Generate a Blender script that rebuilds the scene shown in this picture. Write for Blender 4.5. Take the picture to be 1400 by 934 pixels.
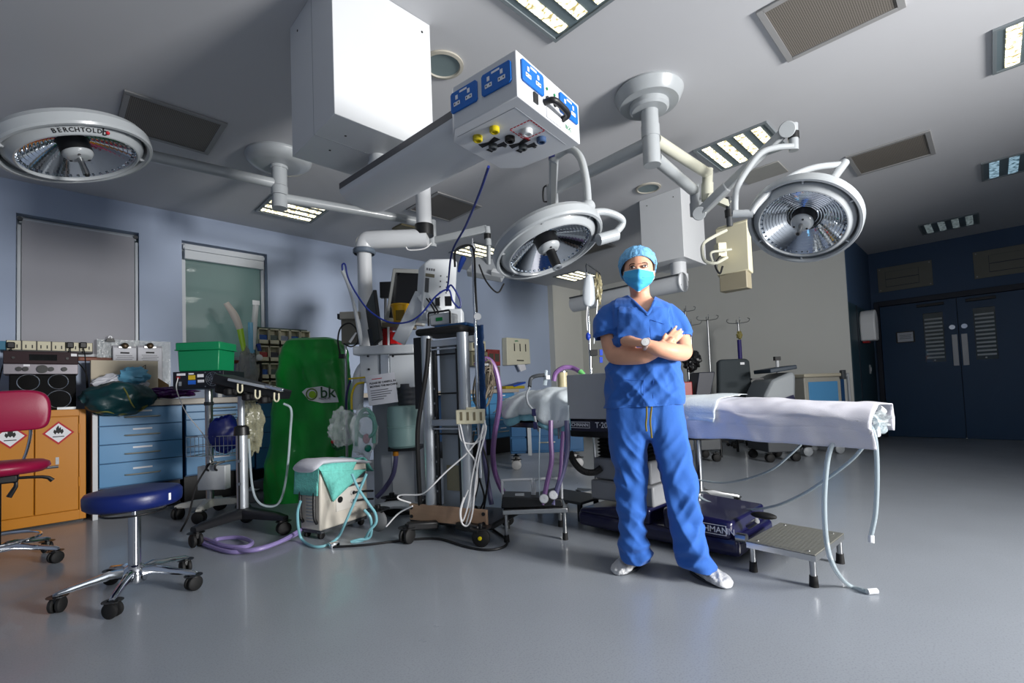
import bpy, bmesh, math, random
import numpy as np
from mathutils import Vector, Matrix, noise
random.seed(7)
for _o in list(bpy.data.objects): bpy.data.objects.remove(_o)
SC = bpy.context.scene
COL = SC.collection
# ------------------------------------------------------------------ camera
F, PX, PY, H = 646.56, 700.0, 511.0, 0.95
_yaw, _pitch, _roll = (math.radians(a) for a in (44.63, 2.358, -2.192))
CF = Vector((math.sin(_yaw)*math.cos(_pitch), math.cos(_yaw)*math.cos(_pitch), math.sin(_pitch)))
CR = Vector((math.cos(_yaw), -math.sin(_yaw), 0)); CU = CR.cross(CF)
CR, CU = math.cos(_roll)*CR+math.sin(_roll)*CU, -math.sin(_roll)*CR+math.cos(_roll)*CU
CP = Vector((0, 0, H))
cam = bpy.data.cameras.new('camera'); cob = bpy.data.objects.new('camera', cam); COL.objects.link(cob)
cam.sensor_width = 36; cam.lens = F/1400*36; cam.shift_y = (PY-467)/1400; cam.clip_start = .05
cob.matrix_world = Matrix.Translation(CP) @ Matrix((CR, CU, -CF)).transposed().to_4x4()
SC.camera = cob
def ray(x, y): return CF + CR*((x-PX)/F) - CU*((y-PY)/F)
def at(x, y, z=None, X=None, Y=None, D=None):
    d = ray(x, y)
    t = (z-H)/d.z if z is not None else X/d.x if X is not None else Y/d.y if Y is not None else D
    return CP + d*t
def zat(p, x, y):
    d = ray(x, y); return H + d.z*math.hypot(p[0], p[1])/math.hypot(d.x, d.y)
# ------------------------------------------------------------------ world and lights
W = bpy.data.worlds.new('world'); SC.world = W; W.use_nodes = True
W.node_tree.nodes['Background'].inputs[0].default_value = (.74, .8, .83, 1)
W.node_tree.nodes['Background'].inputs[1].default_value = 1.8
def area(name, loc, target, size, power, color, spread=180):
    l = bpy.data.lights.new(name, 'AREA'); l.shape = 'SQUARE'; l.size = size; l.energy = power; l.color = color
    l.spread = math.radians(spread)
    o = bpy.data.objects.new(name, l); COL.objects.link(o); o.location = loc
    o.rotation_euler = (Vector(target)-Vector(loc)).to_track_quat('-Z', 'Y').to_euler(); return o
area('key_softbox', (2.95, -3.3, 1.8), (2.3, 2.0, 1.65), 1.1, 225, (1, .985, .97), 128)
area('added_fill', (-1.3, -1.6, 2.0), (1.6, 2.6, 1.0), 1.6, 10, (.88, .94, 1), 170)  # weak fill added to brighten the left side, no actual umbrella
vs = SC.view_settings; vs.view_transform = 'Standard'; vs.look = 'None'; vs.gamma = 1; vs.exposure = 0.16; vs.use_curve_mapping = False
# ------------------------------------------------------------------ materials
def lin(c): return tuple((v/255/12.92 if v/255 <= .04045 else ((v/255+.055)/1.055)**2.4) for v in c)
MATS = {}
def M(name, rgb, rough=.5, metal=0., var=.06, scale=8., bump=0., bscale=60., coat=0., trans=0., alpha=1., emit=0., spec=.5, sheen=0., stretch=None):
    if name in MATS: return MATS[name]
    m = bpy.data.materials.new(name); m.use_nodes = True; nt = m.node_tree; b = nt.nodes['Principled BSDF']
    c = lin(rgb)
    b.inputs['Roughness'].default_value = rough; b.inputs['Metallic'].default_value = metal
    b.inputs['Coat Weight'].default_value = coat; b.inputs['Transmission Weight'].default_value = trans
    b.inputs['Alpha'].default_value = alpha; b.inputs['Specular IOR Level'].default_value = spec
    b.inputs['Sheen Weight'].default_value = sheen
    tc = nt.nodes.new('ShaderNodeTexCoord'); vec = tc.outputs['Object']
    if stretch:
        mp = nt.nodes.new('ShaderNodeMapping'); mp.inputs['Scale'].default_value = stretch
        nt.links.new(vec, mp.inputs[0]); vec = mp.outputs[0]
    n = nt.nodes.new('ShaderNodeTexNoise'); n.inputs['Scale'].default_value = scale; n.inputs['Detail'].default_value = 4
    nt.links.new(vec, n.inputs['Vector'])
    mx = nt.nodes.new('ShaderNodeMix'); mx.data_type = 'RGBA'
    mx.inputs[6].default_value = tuple(v*(1-var) for v in c)+(1,); mx.inputs[7].default_value = tuple(min(1, v*(1+var)) for v in c)+(1,)
    nt.links.new(n.outputs['Fac'], mx.inputs[0]); nt.links.new(mx.outputs[2], b.inputs['Base Color'])
    if emit:
        nt.links.new(mx.outputs[2], b.inputs['Emission Color']); b.inputs['Emission Strength'].default_value = emit
    if bump:
        n2 = nt.nodes.new('ShaderNodeTexNoise'); n2.inputs['Scale'].default_value = bscale; n2.inputs['Detail'].default_value = 3
        nt.links.new(vec, n2.inputs['Vector'])
        bp = nt.nodes.new('ShaderNodeBump'); bp.inputs['Strength'].default_value = bump; bp.inputs['Distance'].default_value = .01
        nt.links.new(n2.outputs['Fac'], bp.inputs['Height']); nt.links.new(bp.outputs[0], b.inputs['Normal'])
    MATS[name] = m; return m
white_paint = M('white_enamel', (208, 211, 214), .32, var=.02)
cream_plastic = M('cream_plastic', (214, 208, 180), .45, var=.04)
grey_plastic = M('grey_plastic', (150, 155, 160), .45, var=.04)
lgrey_plastic = M('light_grey_plastic', (196, 200, 203), .4, var=.03)
dgrey_plastic = M('dark_grey_plastic', (62, 66, 70), .5)
black_plastic = M('black_plastic', (18, 19, 21), .42)
black_rubber = M('black_rubber', (14, 14, 15), .7)
chrome = M('polished_chrome', (215, 218, 222), .1, 1., var=.02)
steel = M('brushed_steel', (175, 177, 178), .3, 1., var=.08, scale=40)
alu = M('satin_aluminium', (186, 192, 198), .36, .55, var=.03)
lamp_grey = M('lamp_grey_enamel', (164, 169, 172), .3, var=.02, coat=.3)
mirror = M('faceted_reflector', (220, 224, 228), .08, 1., var=.05, scale=30)
crystal = M('clear_prism', (190, 198, 206), .08, 1., var=.3, scale=60)
navy = M('navy_enamel', (22, 22, 62), .28, coat=.3)
steelblue = M('cabinet_blue_laminate', (76, 136, 182), .38, var=.04, scale=3)
worktop_m = M('worktop_laminate', (168, 160, 148), .4, var=.1, scale=50)
yellow_m = M('safety_yellow_enamel', (198, 126, 4), .4, var=.04, scale=4)
maroon = M('magenta_vinyl', (150, 12, 62), .38, var=.06, scale=3, bump=.05, bscale=200)
blue_vinyl = M('royal_blue_vinyl', (10, 30, 96), .36, var=.05, bump=.05, bscale=220)
scrub = M('scrub_blue_cotton', (40, 100, 186), .82, var=.1, scale=14, bump=.25, bscale=420, sheen=.15)
sheet_white = M('white_cotton_sheet', (214, 214, 223), .85, var=.04, scale=6, bump=.2, bscale=260)
white_plastic = M('white_plastic', (222, 224, 226), .35, var=.02)
paper = M('white_paper', (218, 219, 226), .8, var=.02)
green_cloth = M('emerald_nylon_cover', (4, 148, 46), .36, var=.12, scale=5, bump=.12, bscale=30)
teal_cloth = M('mint_quilted_pad', (112, 200, 188), .85, var=.3, scale=45, bump=.5, bscale=90)
paleblue_cloth = M('pale_aqua_drape', (220, 229, 233), .8, var=.08, scale=9, bump=.2, bscale=140)
aqua_cloth = M('aqua_underpad', (146, 204, 220), .8, var=.08, scale=9, bump=.2, bscale=140)
clear_plastic = M('clear_polythene', (205, 214, 216), .12, 0, var=.15, scale=30, alpha=.34, bump=.6, bscale=40)
cleartube = M('clear_pvc_tube', (196, 210, 216), .15, 0, var=.08, alpha=.5)
cyan_tube = M('cyan_silicone_tube', (130, 190, 200), .3, alpha=.85)
purple_tube = M('mauve_corrugated_hose', (124, 88, 142), .4, var=.12, scale=90)
violet_tube = M('pale_violet_tube', (150, 136, 190), .35, alpha=.85)
slate_tube = M('slate_violet_hose', (92, 90, 128), .4)
white_cable = M('white_cable', (222, 222, 222), .45)
black_cable = M('black_cable', (16, 16, 18), .5)
blue_cable = M('blue_gas_hose', (16, 36, 118), .4)
red_ink = M('red_print', (186, 20, 36), .6); black_ink = M('black_print', (14, 14, 18), .6); white_ink = M('white_print', (235, 236, 240), .6)
green_ink = M('green_print', (0, 120, 70), .6); grey_ink = M('grey_print', (90, 92, 100), .6)
socket_blue = M('socket_plate_blue', (0, 98, 186), .3, var=.02)
skin_m = M('skin', (226, 168, 138), .5, var=.07, scale=22, bump=.05, bscale=160, spec=.35)
hair_m = M('dark_brown_hair', (40, 24, 18), .6)
wood = M('beech_board', (170, 138, 112), .55, var=.12, scale=6, stretch=(1, 1, 12))
sage = M('sage_canister', (128, 158, 156), .38, var=.04)
glass_dark = M('black_glass', (8, 9, 12), .12, coat=.5)
teal_bag = M('dark_teal_nylon', (8, 52, 56), .38, var=.25, scale=7, bump=.25, bscale=25)
purple_bag = M('purple_plastic_bag', (74, 26, 96), .25, var=.2, scale=12, bump=.5, bscale=30)
bright_green = M('green_crate_plastic', (14, 130, 82), .38, var=.05)
lime = M('lime_plastic', (150, 196, 30), .4)
skyblue = M('sky_blue_film', (110, 180, 214), .35)
beige = M('beige_casing', (204, 198, 186), .42, var=.03)
card = M('cardboard', (196, 186, 166), .8, var=.06)
redbin = M('red_bin', (150, 12, 16), .4)
# ------------------------------------------------------------------ mesh builder
def frame(o, right, up=(0, 0, 1)):
    x = Vector(right).normalized(); z = Vector(up); y = z.cross(x).normalized(); z = x.cross(y).normalized()
    m = Matrix((x, y, z)).transposed().to_4x4(); m.translation = Vector(o); return m
def spline(pts, k=8):
    P = [Vector(p) for p in pts]
    if len(P) < 3 or k <= 1: return P
    out = []
    for i in range(len(P)-1):
        a = P[i-1] if i else 2*P[0]-P[1]; b, c = P[i], P[i+1]; d = P[i+2] if i+2 < len(P) else 2*P[-1]-P[-2]
        for j in range(k):
            t = j/k
            out.append(.5*((2*b)+(c-a)*t+(2*a-5*b+4*c-d)*t*t+(3*b-a-3*c+d)*t**3))
    out.append(P[-1]); return out
class MB:
    def __init__(s, Mx=None): s.v = []; s.f = []; s.M = Mx or Matrix()
    def add(s, vs, fs):
        b = len(s.v); s.v += [s.M @ Vector(v) for v in vs]; s.f += [tuple(b+i for i in f) for f in fs]; return s
    def box(s, c, d, R=None):
        hx, hy, hz = (q/2 for q in d); c = Vector(c)
        vs = [Vector((x, y, z)) for x in (-hx, hx) for y in (-hy, hy) for z in (-hz, hz)]
        if R is not None: vs = [R @ v for v in vs]
        return s.add([c+v for v in vs], [(0, 1, 3, 2), (4, 6, 7, 5), (0, 4, 5, 1), (2, 3, 7, 6), (0, 2, 6, 4), (1, 5, 7, 3)])
    def lim(s, x0, x1, y0, y1, z0, z1): return s.box(((x0+x1)/2, (y0+y1)/2, (z0+z1)/2), (abs(x1-x0), abs(y1-y0), abs(z1-z0)))
    def beam(s, a, b, w, h=None, up=(0, 0, 1)):
        a = Vector(a); b = Vector(b); h = h or w; d = b-a; L = d.length; z = d.normalized(); u = Vector(up)
        if abs(z.dot(u)) > .99: u = Vector((1, 0, 0))
        x = u.cross(z).normalized(); y = z.cross(x)
        return s.box((a+b)/2, (w, h, L), Matrix((x, y, z)).transposed())
    def rings(s, rs, closed=True, cap0=True, cap1=True):
        n = len(rs[0]); vs = [p for r in rs for p in r]; fs = []
        for i in range(len(rs)-1):
            for j in range(n if closed else n-1):
                k = (j+1) % n; fs.append((i*n+j, i*n+k, (i+1)*n+k, (i+1)*n+j))
        if closed and cap0: fs.append(tuple(range(n))[::-1])
        if closed and cap1: fs.append(tuple((len(rs)-1)*n+j for j in range(n)))
        return s.add(vs, fs)
    def tube(s, pts, r, n=10, k=8, caps=True, flat=1., up=None):
        P = spline(pts, k)
        if isinstance(r, (int, float)): rr = [r]*len(P)
        else:
            rr = [float(np.interp(i/(len(P)-1)*(len(r)-1), range(len(r)), r)) for i in range(len(P))]
        T = [(P[min(i+1, len(P)-1)]-P[max(i-1, 0)]).normalized() for i in range(len(P))]
        u = Vector(up) if up else (Vector((0, 0, 1)) if abs(T[0].z) < .9 else Vector((1, 0, 0))); rs = []
        for p, t, q in zip(P, T, rr):
            x = u.cross(t)
            if x.length < 1e-6: x = t.orthogonal()
            x.normalize(); y = t.cross(x).normalized(); u = y if not up else Vector(up)
            rs.append([p+x*math.cos(2*math.pi*j/n)*q+y*math.sin(2*math.pi*j/n)*q*flat for j in range(n)])
        return s.rings(rs, True, caps, caps)
    def cyl(s, a, b, r, r1=None, n=24): return s.tube([a, b], [r, r if r1 is None else r1], n, 1)
    def lathe(s, prof, o=(0, 0, 0), axis=(0, 0, 1), n=40, caps=False):
        z = Vector(axis).normalized(); x = z.orthogonal().normalized(); y = z.cross(x); o = Vector(o)
        return s.rings([[o+z*h+(x*math.cos(2*math.pi*j/n)+y*math.sin(2*math.pi*j/n))*max(r, 1e-5) for j in range(n)] for r, h in prof], True, caps, caps)
    def torus(s, o, axis, R, r, n=48, m=10, fl=1.):
        return s.lathe([(R+r*math.cos(2*math.pi*i/m), fl*r*math.sin(2*math.pi*i/m)) for i in range(m+1)], o, axis, n)
    def ball(s, c, r, n=20, m=12, R=None):
        r = Vector((r, r, r)) if isinstance(r, (int, float)) else Vector(r); c = Vector(c); rs = []
        for i in range(m+1):
            a = math.pi*i/m; sr = max(math.sin(a), 1e-3)
            ring = [Vector((r.x*sr*math.cos(2*math.pi*j/n), r.y*sr*math.sin(2*math.pi*j/n), -r.z*math.cos(a))) for j in range(n)]
            rs.append([c+(R @ q if R is not None else q) for q in ring])
        return s.rings(rs)
    def prism(s, poly, d, o=(0, 0, 0), x=(1, 0, 0), y=(0, 0, 1)):
        o = Vector(o); x = Vector(x); y = Vector(y); nrm = x.cross(y).normalized()
        a = [o+x*p[0]+y*p[1] for p in poly]; return s.rings([a, [q+nrm*d for q in a]])
    def build(s, name, mat, parent=None, bevel=0., ang=38, smooth=True, solid=0., seg=2):
        me = bpy.data.meshes.new(name); root = parent
        while root and root.parent: root = root.parent
        off = root.location if root else Vector()
        me.from_pydata([tuple(v-off) for v in s.v], [], s.f)
        bm = bmesh.new(); bm.from_mesh(me); bmesh.ops.remove_doubles(bm, verts=bm.verts, dist=1e-6)
        bmesh.ops.recalc_face_normals(bm, faces=bm.faces); bm.to_mesh(me); bm.free()
        if smooth:
            me.polygons.foreach_set('use_smooth', [True]*len(me.polygons)); me.set_sharp_from_angle(angle=math.radians(ang))
        me.materials.append(mat)
        o = bpy.data.objects.new(name, me); COL.objects.link(o)
        if parent: o.parent = parent
        if solid:
            q = o.modifiers.new('thickness', 'SOLIDIFY'); q.thickness = solid; q.offset = 0
        if bevel:
            q = o.modifiers.new('bevel', 'BEVEL'); q.width = bevel; q.segments = seg; q.limit_method = 'ANGLE'; q.angle_limit = math.radians(40)
        return o
def tag(o, label, cat, group=None):
    o['label'] = label; o['category'] = cat
    if group: o['group'] = group
    return o
def thing(name, label, cat, loc, group=None):
    o = bpy.data.objects.new(name, None); COL.objects.link(o); o.location = Vector(loc); o.empty_display_size = .1
    return tag(o, label, cat, group)
def struct(o): o['kind'] = 'structure'; return o
def dup(root, delta=None, rz=0., label=None, group=None):
    r = root.copy(); COL.objects.link(r)
    if delta is not None: r.location = root.location+Vector(delta)
    r.rotation_euler = (0, 0, rz)
    if label: r['label'] = label
    if group: r['group'] = group
    for ch in root.children:
        c = ch.copy(); COL.objects.link(c); c.parent = r
        for g in ch.children: d = g.copy(); COL.objects.link(d); d.parent = c
    return r
def text(name, body, o, x, y, size, mat, parent, depth=.0006, align='CENTER', bold=0.):
    cu = bpy.data.curves.new('t', 'FONT'); cu.body = body; cu.size = size; cu.align_x = align; cu.align_y = 'CENTER'; cu.extrude = depth; cu.offset = bold*size; cu.resolution_u = 3
    to = bpy.data.objects.new('t', cu); COL.objects.link(to)
    dg = bpy.context.evaluated_depsgraph_get(); me = bpy.data.meshes.new_from_object(to.evaluated_get(dg))
    bpy.data.objects.remove(to); bpy.data.curves.remove(cu)
    root = parent
    while root and root.parent: root = root.parent
    x = Vector(x).normalized(); y = Vector(y); z = x.cross(y).normalized(); y = z.cross(x)
    T = Matrix((x, y, z)).transposed().to_4x4(); T.translation = Vector(o)-(root.location if root else Vector())
    me.transform(T); me.materials.clear(); me.materials.append(mat)
    ob = bpy.data.objects.new(name, me); COL.objects.link(ob); ob.parent = parent; return ob
CRH = Vector((math.cos(_yaw), -math.sin(_yaw), 0)); CFH = Vector((math.sin(_yaw), math.cos(_yaw), 0))
def pbox(m, x0, y0, x1, y1, D, dep, ang=0.):
    """upright box whose front face covers a pixel rectangle at depth D, turned by ang about its front centre"""
    c = at((x0+x1)/2, (y0+y1)/2, D=D); w = abs(x1-x0)*D/F; h = abs(y1-y0)*D/F
    R = Matrix.Rotation(ang, 3, 'Z'); r = R @ CRH; b = R @ CFH
    return m.box(c+b*dep/2, (w, dep, h), Matrix((r, b, Vector((0, 0, 1)))).transposed())
def ptube(m, pts, r, n=8, k=8): return m.tube([at(p[0], p[1], D=p[2]) for p in pts], r, n, k)
# ------------------------------------------------------------------ room
ZC, YW, XP, XD, YE = 3.05, 6.1, 8.0, 9.85, 1.36
X0, Y0 = -3.2, -4.2
floor_m = M('speckled_vinyl_floor', (150, 156, 164), .3, var=.1, scale=1.6, coat=.15)
def _fleck(m):
    nt = m.node_tree; b = nt.nodes['Principled BSDF']; src = b.inputs['Base Color'].links[0].from_socket
    tc = nt.nodes.new('ShaderNodeTexCoord'); n = nt.nodes.new('ShaderNodeTexNoise'); n.inputs['Scale'].default_value = 150; n.inputs['Detail'].default_value = 2
    nt.links.new(tc.outputs['Object'], n.inputs['Vector'])
    r = nt.nodes.new('ShaderNodeValToRGB'); r.color_ramp.elements[0].position = .34; r.color_ramp.elements[1].position = .5
    r.color_ramp.elements[0].color = (.84, .84, .85, 1); r.color_ramp.elements[1].color = (1, 1, 1, 1)
    nt.links.new(n.outputs['Fac'], r.inputs[0])
    mx = nt.nodes.new('ShaderNodeMix'); mx.data_type = 'RGBA'; mx.blend_type = 'MULTIPLY'; mx.inputs[0].default_value = 1
    nt.links.new(src, mx.inputs[6]); nt.links.new(r.outputs[0], mx.inputs[7]); nt.links.new(mx.outputs[2], b.inputs['Base Color'])
    n3 = nt.nodes.new('ShaderNodeTexNoise'); n3.inputs['Scale'].default_value = 2.2; n3.inputs['Detail'].default_value = 5
    nt.links.new(tc.outputs['Object'], n3.inputs['Vector'])
    mr = nt.nodes.new('ShaderNodeMapRange'); mr.inputs[3].default_value = .22; mr.inputs[4].default_value = .42
    nt.links.new(n3.outputs['Fac'], mr.inputs[0]); nt.links.new(mr.outputs[0], b.inputs['Roughness'])
_fleck(floor_m)
ceil_m = M('matt_ceiling_paint', (198, 199, 202), .75, var=.02, scale=2)
wall_m = M('powder_blue_paint', (160, 174, 198), .55, var=.03, scale=2)
pale_m = M('pale_grey_paint', (196, 197, 192), .6, var=.03, scale=2)
doorwall_m = M('blue_grey_paint', (58, 82, 112), .6, var=.04, scale=2)
teal_wall = M('teal_wall_cladding', (30, 58, 70), .5, var=.05, scale=2)
struct(MB().lim(X0-.1, XD+.1, Y0-.1, YW+.3, -.1, 0).build('floor', floor_m))
struct(MB().lim(X0-.1, XD+.1, Y0-.1, YW+.3, ZC, ZC+.1).build('ceiling', ceil_m))
W1 = (-.195, .683); W2 = (1.05, 1.915); WZ0, WZ1 = 1.45, 2.752
m = MB(); T = .3
for a, b in ((X0, W1[0]), (W1[1], W2[0]), (W2[1], XP+.1)): m.lim(a, b, YW, YW+T, 0, ZC)
for a, b in (W1, W2): m.lim(a, b, YW, YW+T, 0, WZ0); m.lim(a, b, YW, YW+T, WZ1, ZC)
struct(m.build('wall_back', wall_m))
struct(MB().lim(7.1, XP, YW-.13, YW-.001, 0, ZC).build('wall_pier', pale_m))
struct(MB().lim(XP, XD, YE, YW+.3, 0, ZC).build('wall_right', pale_m))
struct(MB().lim(XP+.01, XD, YE-.012, YE-.001, 0, 2.05).build('wall_side', teal_wall))
struct(MB().lim(XP+.01, XD, YE-.010, YE-.001, 2.05, ZC).build('wall_side_upper', doorwall_m))
DY0, DY1, DZ = -.64, 1.285, 2.165
m = MB(); m.lim(XD, XD+.12, Y0, DY0, 0, ZC); m.lim(XD, XD+.12, DY0, DY1, DZ, ZC); m.lim(XD, XD+.12, DY1, YE, 0, ZC)
struct(m.build('wall_door', doorwall_m))
struct(MB().lim(XD+.12, XD+.16, DY0-.1, YE, 0, ZC).build('door_light_block', dgrey_plastic))  # unseen backing added to stop outside light leaking through the door gaps
struct(MB().lim(X0-.1, X0, Y0-.1, YW+.3, 0, ZC).build('wall_left', wall_m))
struct(MB().lim(X0, XD+.12, Y0-.1, Y0, 0, ZC).build('wall_front', pale_m))
skirt = M('grey_skirting_vinyl', (92, 98, 106), .5)
struct(MB().lim(XP-.012, XP-.001, YE, YW-.13, 0, .1).build('baseboard_right', skirt))
struct(MB().lim(X0, 7.1, YW-.012, YW-.001, 0, .1).build('baseboard_back', skirt))
struct(MB().lim(XD-.012, XD-.001, Y0, DY0-.08, 0, .1).build('baseboard_door', skirt))
# windows
frame_m = M('white_upvc_frame', (196, 202, 208), .35, var=.02)
blind_m = M('grey_roller_blind_fabric', (166, 166, 173), .8, var=.04, scale=2, bump=.05, bscale=300)
def frosted():
    m = bpy.data.materials.new('frosted_window_glass'); m.use_nodes = True; nt = m.node_tree; b = nt.nodes['Principled BSDF']
    b.inputs['Base Color'].default_value = lin((110, 128, 126))+(1,); b.inputs['Roughness'].default_value = .5; b.inputs['Coat Weight'].default_value = .6; b.inputs['Coat Roughness'].default_value = .03
    tr = nt.nodes.new('ShaderNodeBsdfTranslucent'); tr.inputs[0].default_value = lin((168, 188, 184))+(1,)
    n = nt.nodes.new('ShaderNodeTexNoise'); n.inputs['Scale'].default_value = 2.5; tc = nt.nodes.new('ShaderNodeTexCoord'); nt.links.new(tc.outputs['Object'], n.inputs[0])
    mr = nt.nodes.new('ShaderNodeMapRange'); mr.inputs[3].default_value = .3; mr.inputs[4].default_value = .55; nt.links.new(n.outputs['Fac'], mr.inputs[0])
    mx = nt.nodes.new('ShaderNodeMixShader'); nt.links.new(mr.outputs[0], mx.inputs[0]); nt.links.new(b.outputs[0], mx.inputs[1]); nt.links.new(tr.outputs[0], mx.inputs[2])
    nt.links.new(mx.outputs[0], nt.nodes['Material Output'].inputs[0]); return m
frost = frosted()
for i, (a, b) in enumerate((W1, W2)):
    w = struct(bpy.data.objects.new('window_%d' % (i+1), None)); COL.objects.link(w); w.location = ((a+b)/2, YW+.12, WZ0)
    m = MB(); t = .045; y0, y1 = YW+.1, YW+.16
    m.lim(a+.002, a+t, y0, y1, WZ0+.002, WZ1-.002); m.lim(b-t, b-.002, y0, y1, WZ0+.002, WZ1-.002); m.lim(a+t, b-t, y0, y1, WZ0+.002, WZ0+t); m.lim(a+t, b-t, y0, y1, WZ1-t, WZ1-.002)
    m.build('window_frame', frame_m, w, .004)
    MB().lim(a+t, b-t, YW+.125, YW+.135, WZ0+t, WZ1-t).build('pane', frost, w)
    MB().cyl((a+.02, YW+.06, WZ1-.05), (b-.02, YW+.06, WZ1-.05), .028).build('blind_roller', frame_m, w)
    if i == 0:
        MB().lim(a+.035, b-.035, YW+.03, YW+.034, WZ0+.03, WZ1-.05).build('roller_blind', blind_m, w)
        MB().lim(a+.035, b-.035, YW+.022, YW+.042, WZ0+.01, WZ0+.035).build('blind_hem_bar', frame_m, w)
        for x in (a+.025, b-.025): MB().cyl((x, YW+.01, WZ1-.045), (x, YW+.05, WZ1-.045), .018).build('blind_bracket', dgrey_plastic, w)
        MB().lim(a+.008, a+.03, YW+.02, YW+.06, WZ0+.02, WZ1-.1).build('blind_side_channel', frame_m, w); MB().lim(b-.03, b-.008, YW+.02, YW+.06, WZ0+.02, WZ1-.1).build('blind_side_channel', frame_m, w)
    else:
        MB().lim(a+.03, b-.03, YW+.02, YW+.07, WZ1-.19, WZ1-.09).build('blind_cassette', frame_m, w, .006)
        MB().lim(a+.03, b-.03, YW+.03, YW+.06, WZ1-.085, WZ1-.02).build('blind_headrail', frame_m, w, .006)
    MB().lim(a-.02, b+.02, YW-.04, YW+.1, WZ0-.035, WZ0).build('window_sill', M('brown_sill_paint', (128, 62, 30), .5), w, .004)
# double door
door_m = M('petrol_blue_door_laminate', (16, 62, 98), .45, var=.05, scale=3); dframe_m = M('dark_navy_door_frame', (16, 26, 44), .5)
kick_m = M('door_push_plate_steel', (150, 150, 150), .35, .8)
t = struct(bpy.data.objects.new('trim_1', None)); COL.objects.link(t); t.location = (XD, (DY0+DY1)/2, 0)
m = MB(); m.lim(XD-.03, XD+.1, DY1-.035, DY1+.03, 0, DZ+.06); m.lim(XD-.03, XD+.1, DY0-.03, DY0+.035, 0, DZ+.06); m.lim(XD-.03, XD+.1, DY0+.035, DY1-.035, DZ-.02, DZ+.06)
m.build('door_frame', dframe_m, t, .004)
for i, (ya, yb, va, vb, pa, pb, ly) in enumerate(((.32, DY1-.04, .478, .715, .335, .398, .385), (DY0+.04, .312, -.085, .148, .225, .292, .25))):
    d = struct(bpy.data.objects.new('door_%d' % (i+1), None)); COL.objects.link(d); d.location = (XD+.04, (ya+yb)/2, 0)
    za, zb = 1.18, 1.955; x0, x1 = XD+.01, XD+.055
    m = MB(); m.lim(x0, x1, ya, va, .008, DZ-.025); m.lim(x0, x1, vb, yb, .008, DZ-.025); m.lim(x0, x1, va, vb, .008, za); m.lim(x0, x1, va, vb, zb, DZ-.025)
    m.build('leaf', door_m, d)
    MB().lim(x0+.03, x0+.034, va, vb, za, zb).build('pane', M('vision_glass', (40, 58, 56), .15, coat=.4), d)
    for k in range(11):
        z = za+.075+k*.06
        MB().box((x0+.018, (va+vb)/2, z), (.006, vb-va-.03, .026)).build('slat', M('white_slat', (190, 196, 196), .5), d)
    MB().ball((x0+.01, (va+vb)/2+.01, za+.03), .012).build('slat_knob', white_plastic, d)
    MB().lim(x0-.006, x0+.001, pa, pb, 1.11, 1.585).build('push_plate', kick_m, d, .002)
    MB().cyl((x0-.008, ly, 1.70), (x0+.001, ly, 1.70), .035).build('lock', chrome, d)
    MB().lim(x0-.04, x0+.001, va-.02, va+.3, 2.06, 2.10).build('closer', black_plastic, d, .004)
    if i == 0:
        s = MB().lim(x0-.008, x0+.001, .825, 1.058, 1.52, 1.7).build('sign', black_plastic, d); MB().lim(x0-.010, x0-.007, .845, 1.04, 1.535, 1.685).build('sign_paper', paper, d)
        for k, w in enumerate((.15, .13, .15)): MB().lim(x0-.011, x0-.0095, .94-w/2, .94+w/2, 1.635-k*.025, 1.642-k*.025).build('print_line', grey_ink, d)
vent_m = M('beige_vent_panel', (120, 118, 108), .6)
for nm, ya, yb in (('above the left door leaf', .56, 1.24), ('above the right door leaf, cut by the picture edge', -.62, .1)):
    v = thing('wall_vent', 'beige louvred wall vent '+nm, 'vent', (XD-.01, (ya+yb)/2, 2.38), 'vents over the double door')
    MB().lim(XD-.014, XD-.001, ya, yb, 2.38, 2.78).build('panel', vent_m, v, .003)
    g0, g1 = ya+.16, yb-.1 if ya > 0 else yb-.16
    MB().lim(XD-.02, XD-.0135, g0, g1, 2.45, 2.70).build('grille_recess', dgrey_plastic, v)
    for k in range(2): MB().box((XD-.024, (g0+g1)/2, 2.515+k*.125), (.008, g1-g0-.01, .112)).build('louvre', vent_m, v)
    for yy in (ya+.03, yb-.03):
        for zz in (2.41, 2.75): MB().cyl((XD-.018, yy, zz), (XD-.0135, yy, zz), .008, n=10).build('screw', steel, v)
# wall dispenser on recess wall and switch
p = at(1178, 449, Y=YE-.02)
d = thing('soap_dispenser', 'white rounded hand gel dispenser on the teal wall by the double door', 'dispenser', (p.x, YE-.013, p.z-.2))
MB().prism([(-.12, -.2), (.12, -.2), (.15, .05), (.13, .16), (.06, .24), (0, .26), (-.06, .24), (-.13, .16), (-.15, .05)], .19, (p.x, YE-.205, p.z), (-1, 0, 0)).build('body', white_plastic, d, .02)
MB().box((p.x, YE-.07, p.z-.215), (.14, .08, .03)).build('push_lever', redbin, d, .005)
MB().lim(p.x-.28, p.x-.25, YE-.02, YE-.013, 0.1, 2.05).build('wall_edge_strip', dframe_m, struct(thing('trim_2', '', '', (p.x-.26, YE-.015, .1))))
for k in ('label', 'category'): del bpy.data.objects['trim_2'][k]
p = at(1190, 505, Y=YE-.02)
d = thing('wall_switch', 'grey wall switch on the teal wall beside the door frame', 'switch', (p.x, YE-.013, p.z-.05)); MB().box((p.x, YE-.02, p.z), (.09, .014, .14)).build('plate', grey_plastic, d, .003); MB().box((p.x, YE-.03, p.z), (.035, .008, .06)).build('rocker', white_plastic, d, .002)
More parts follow.
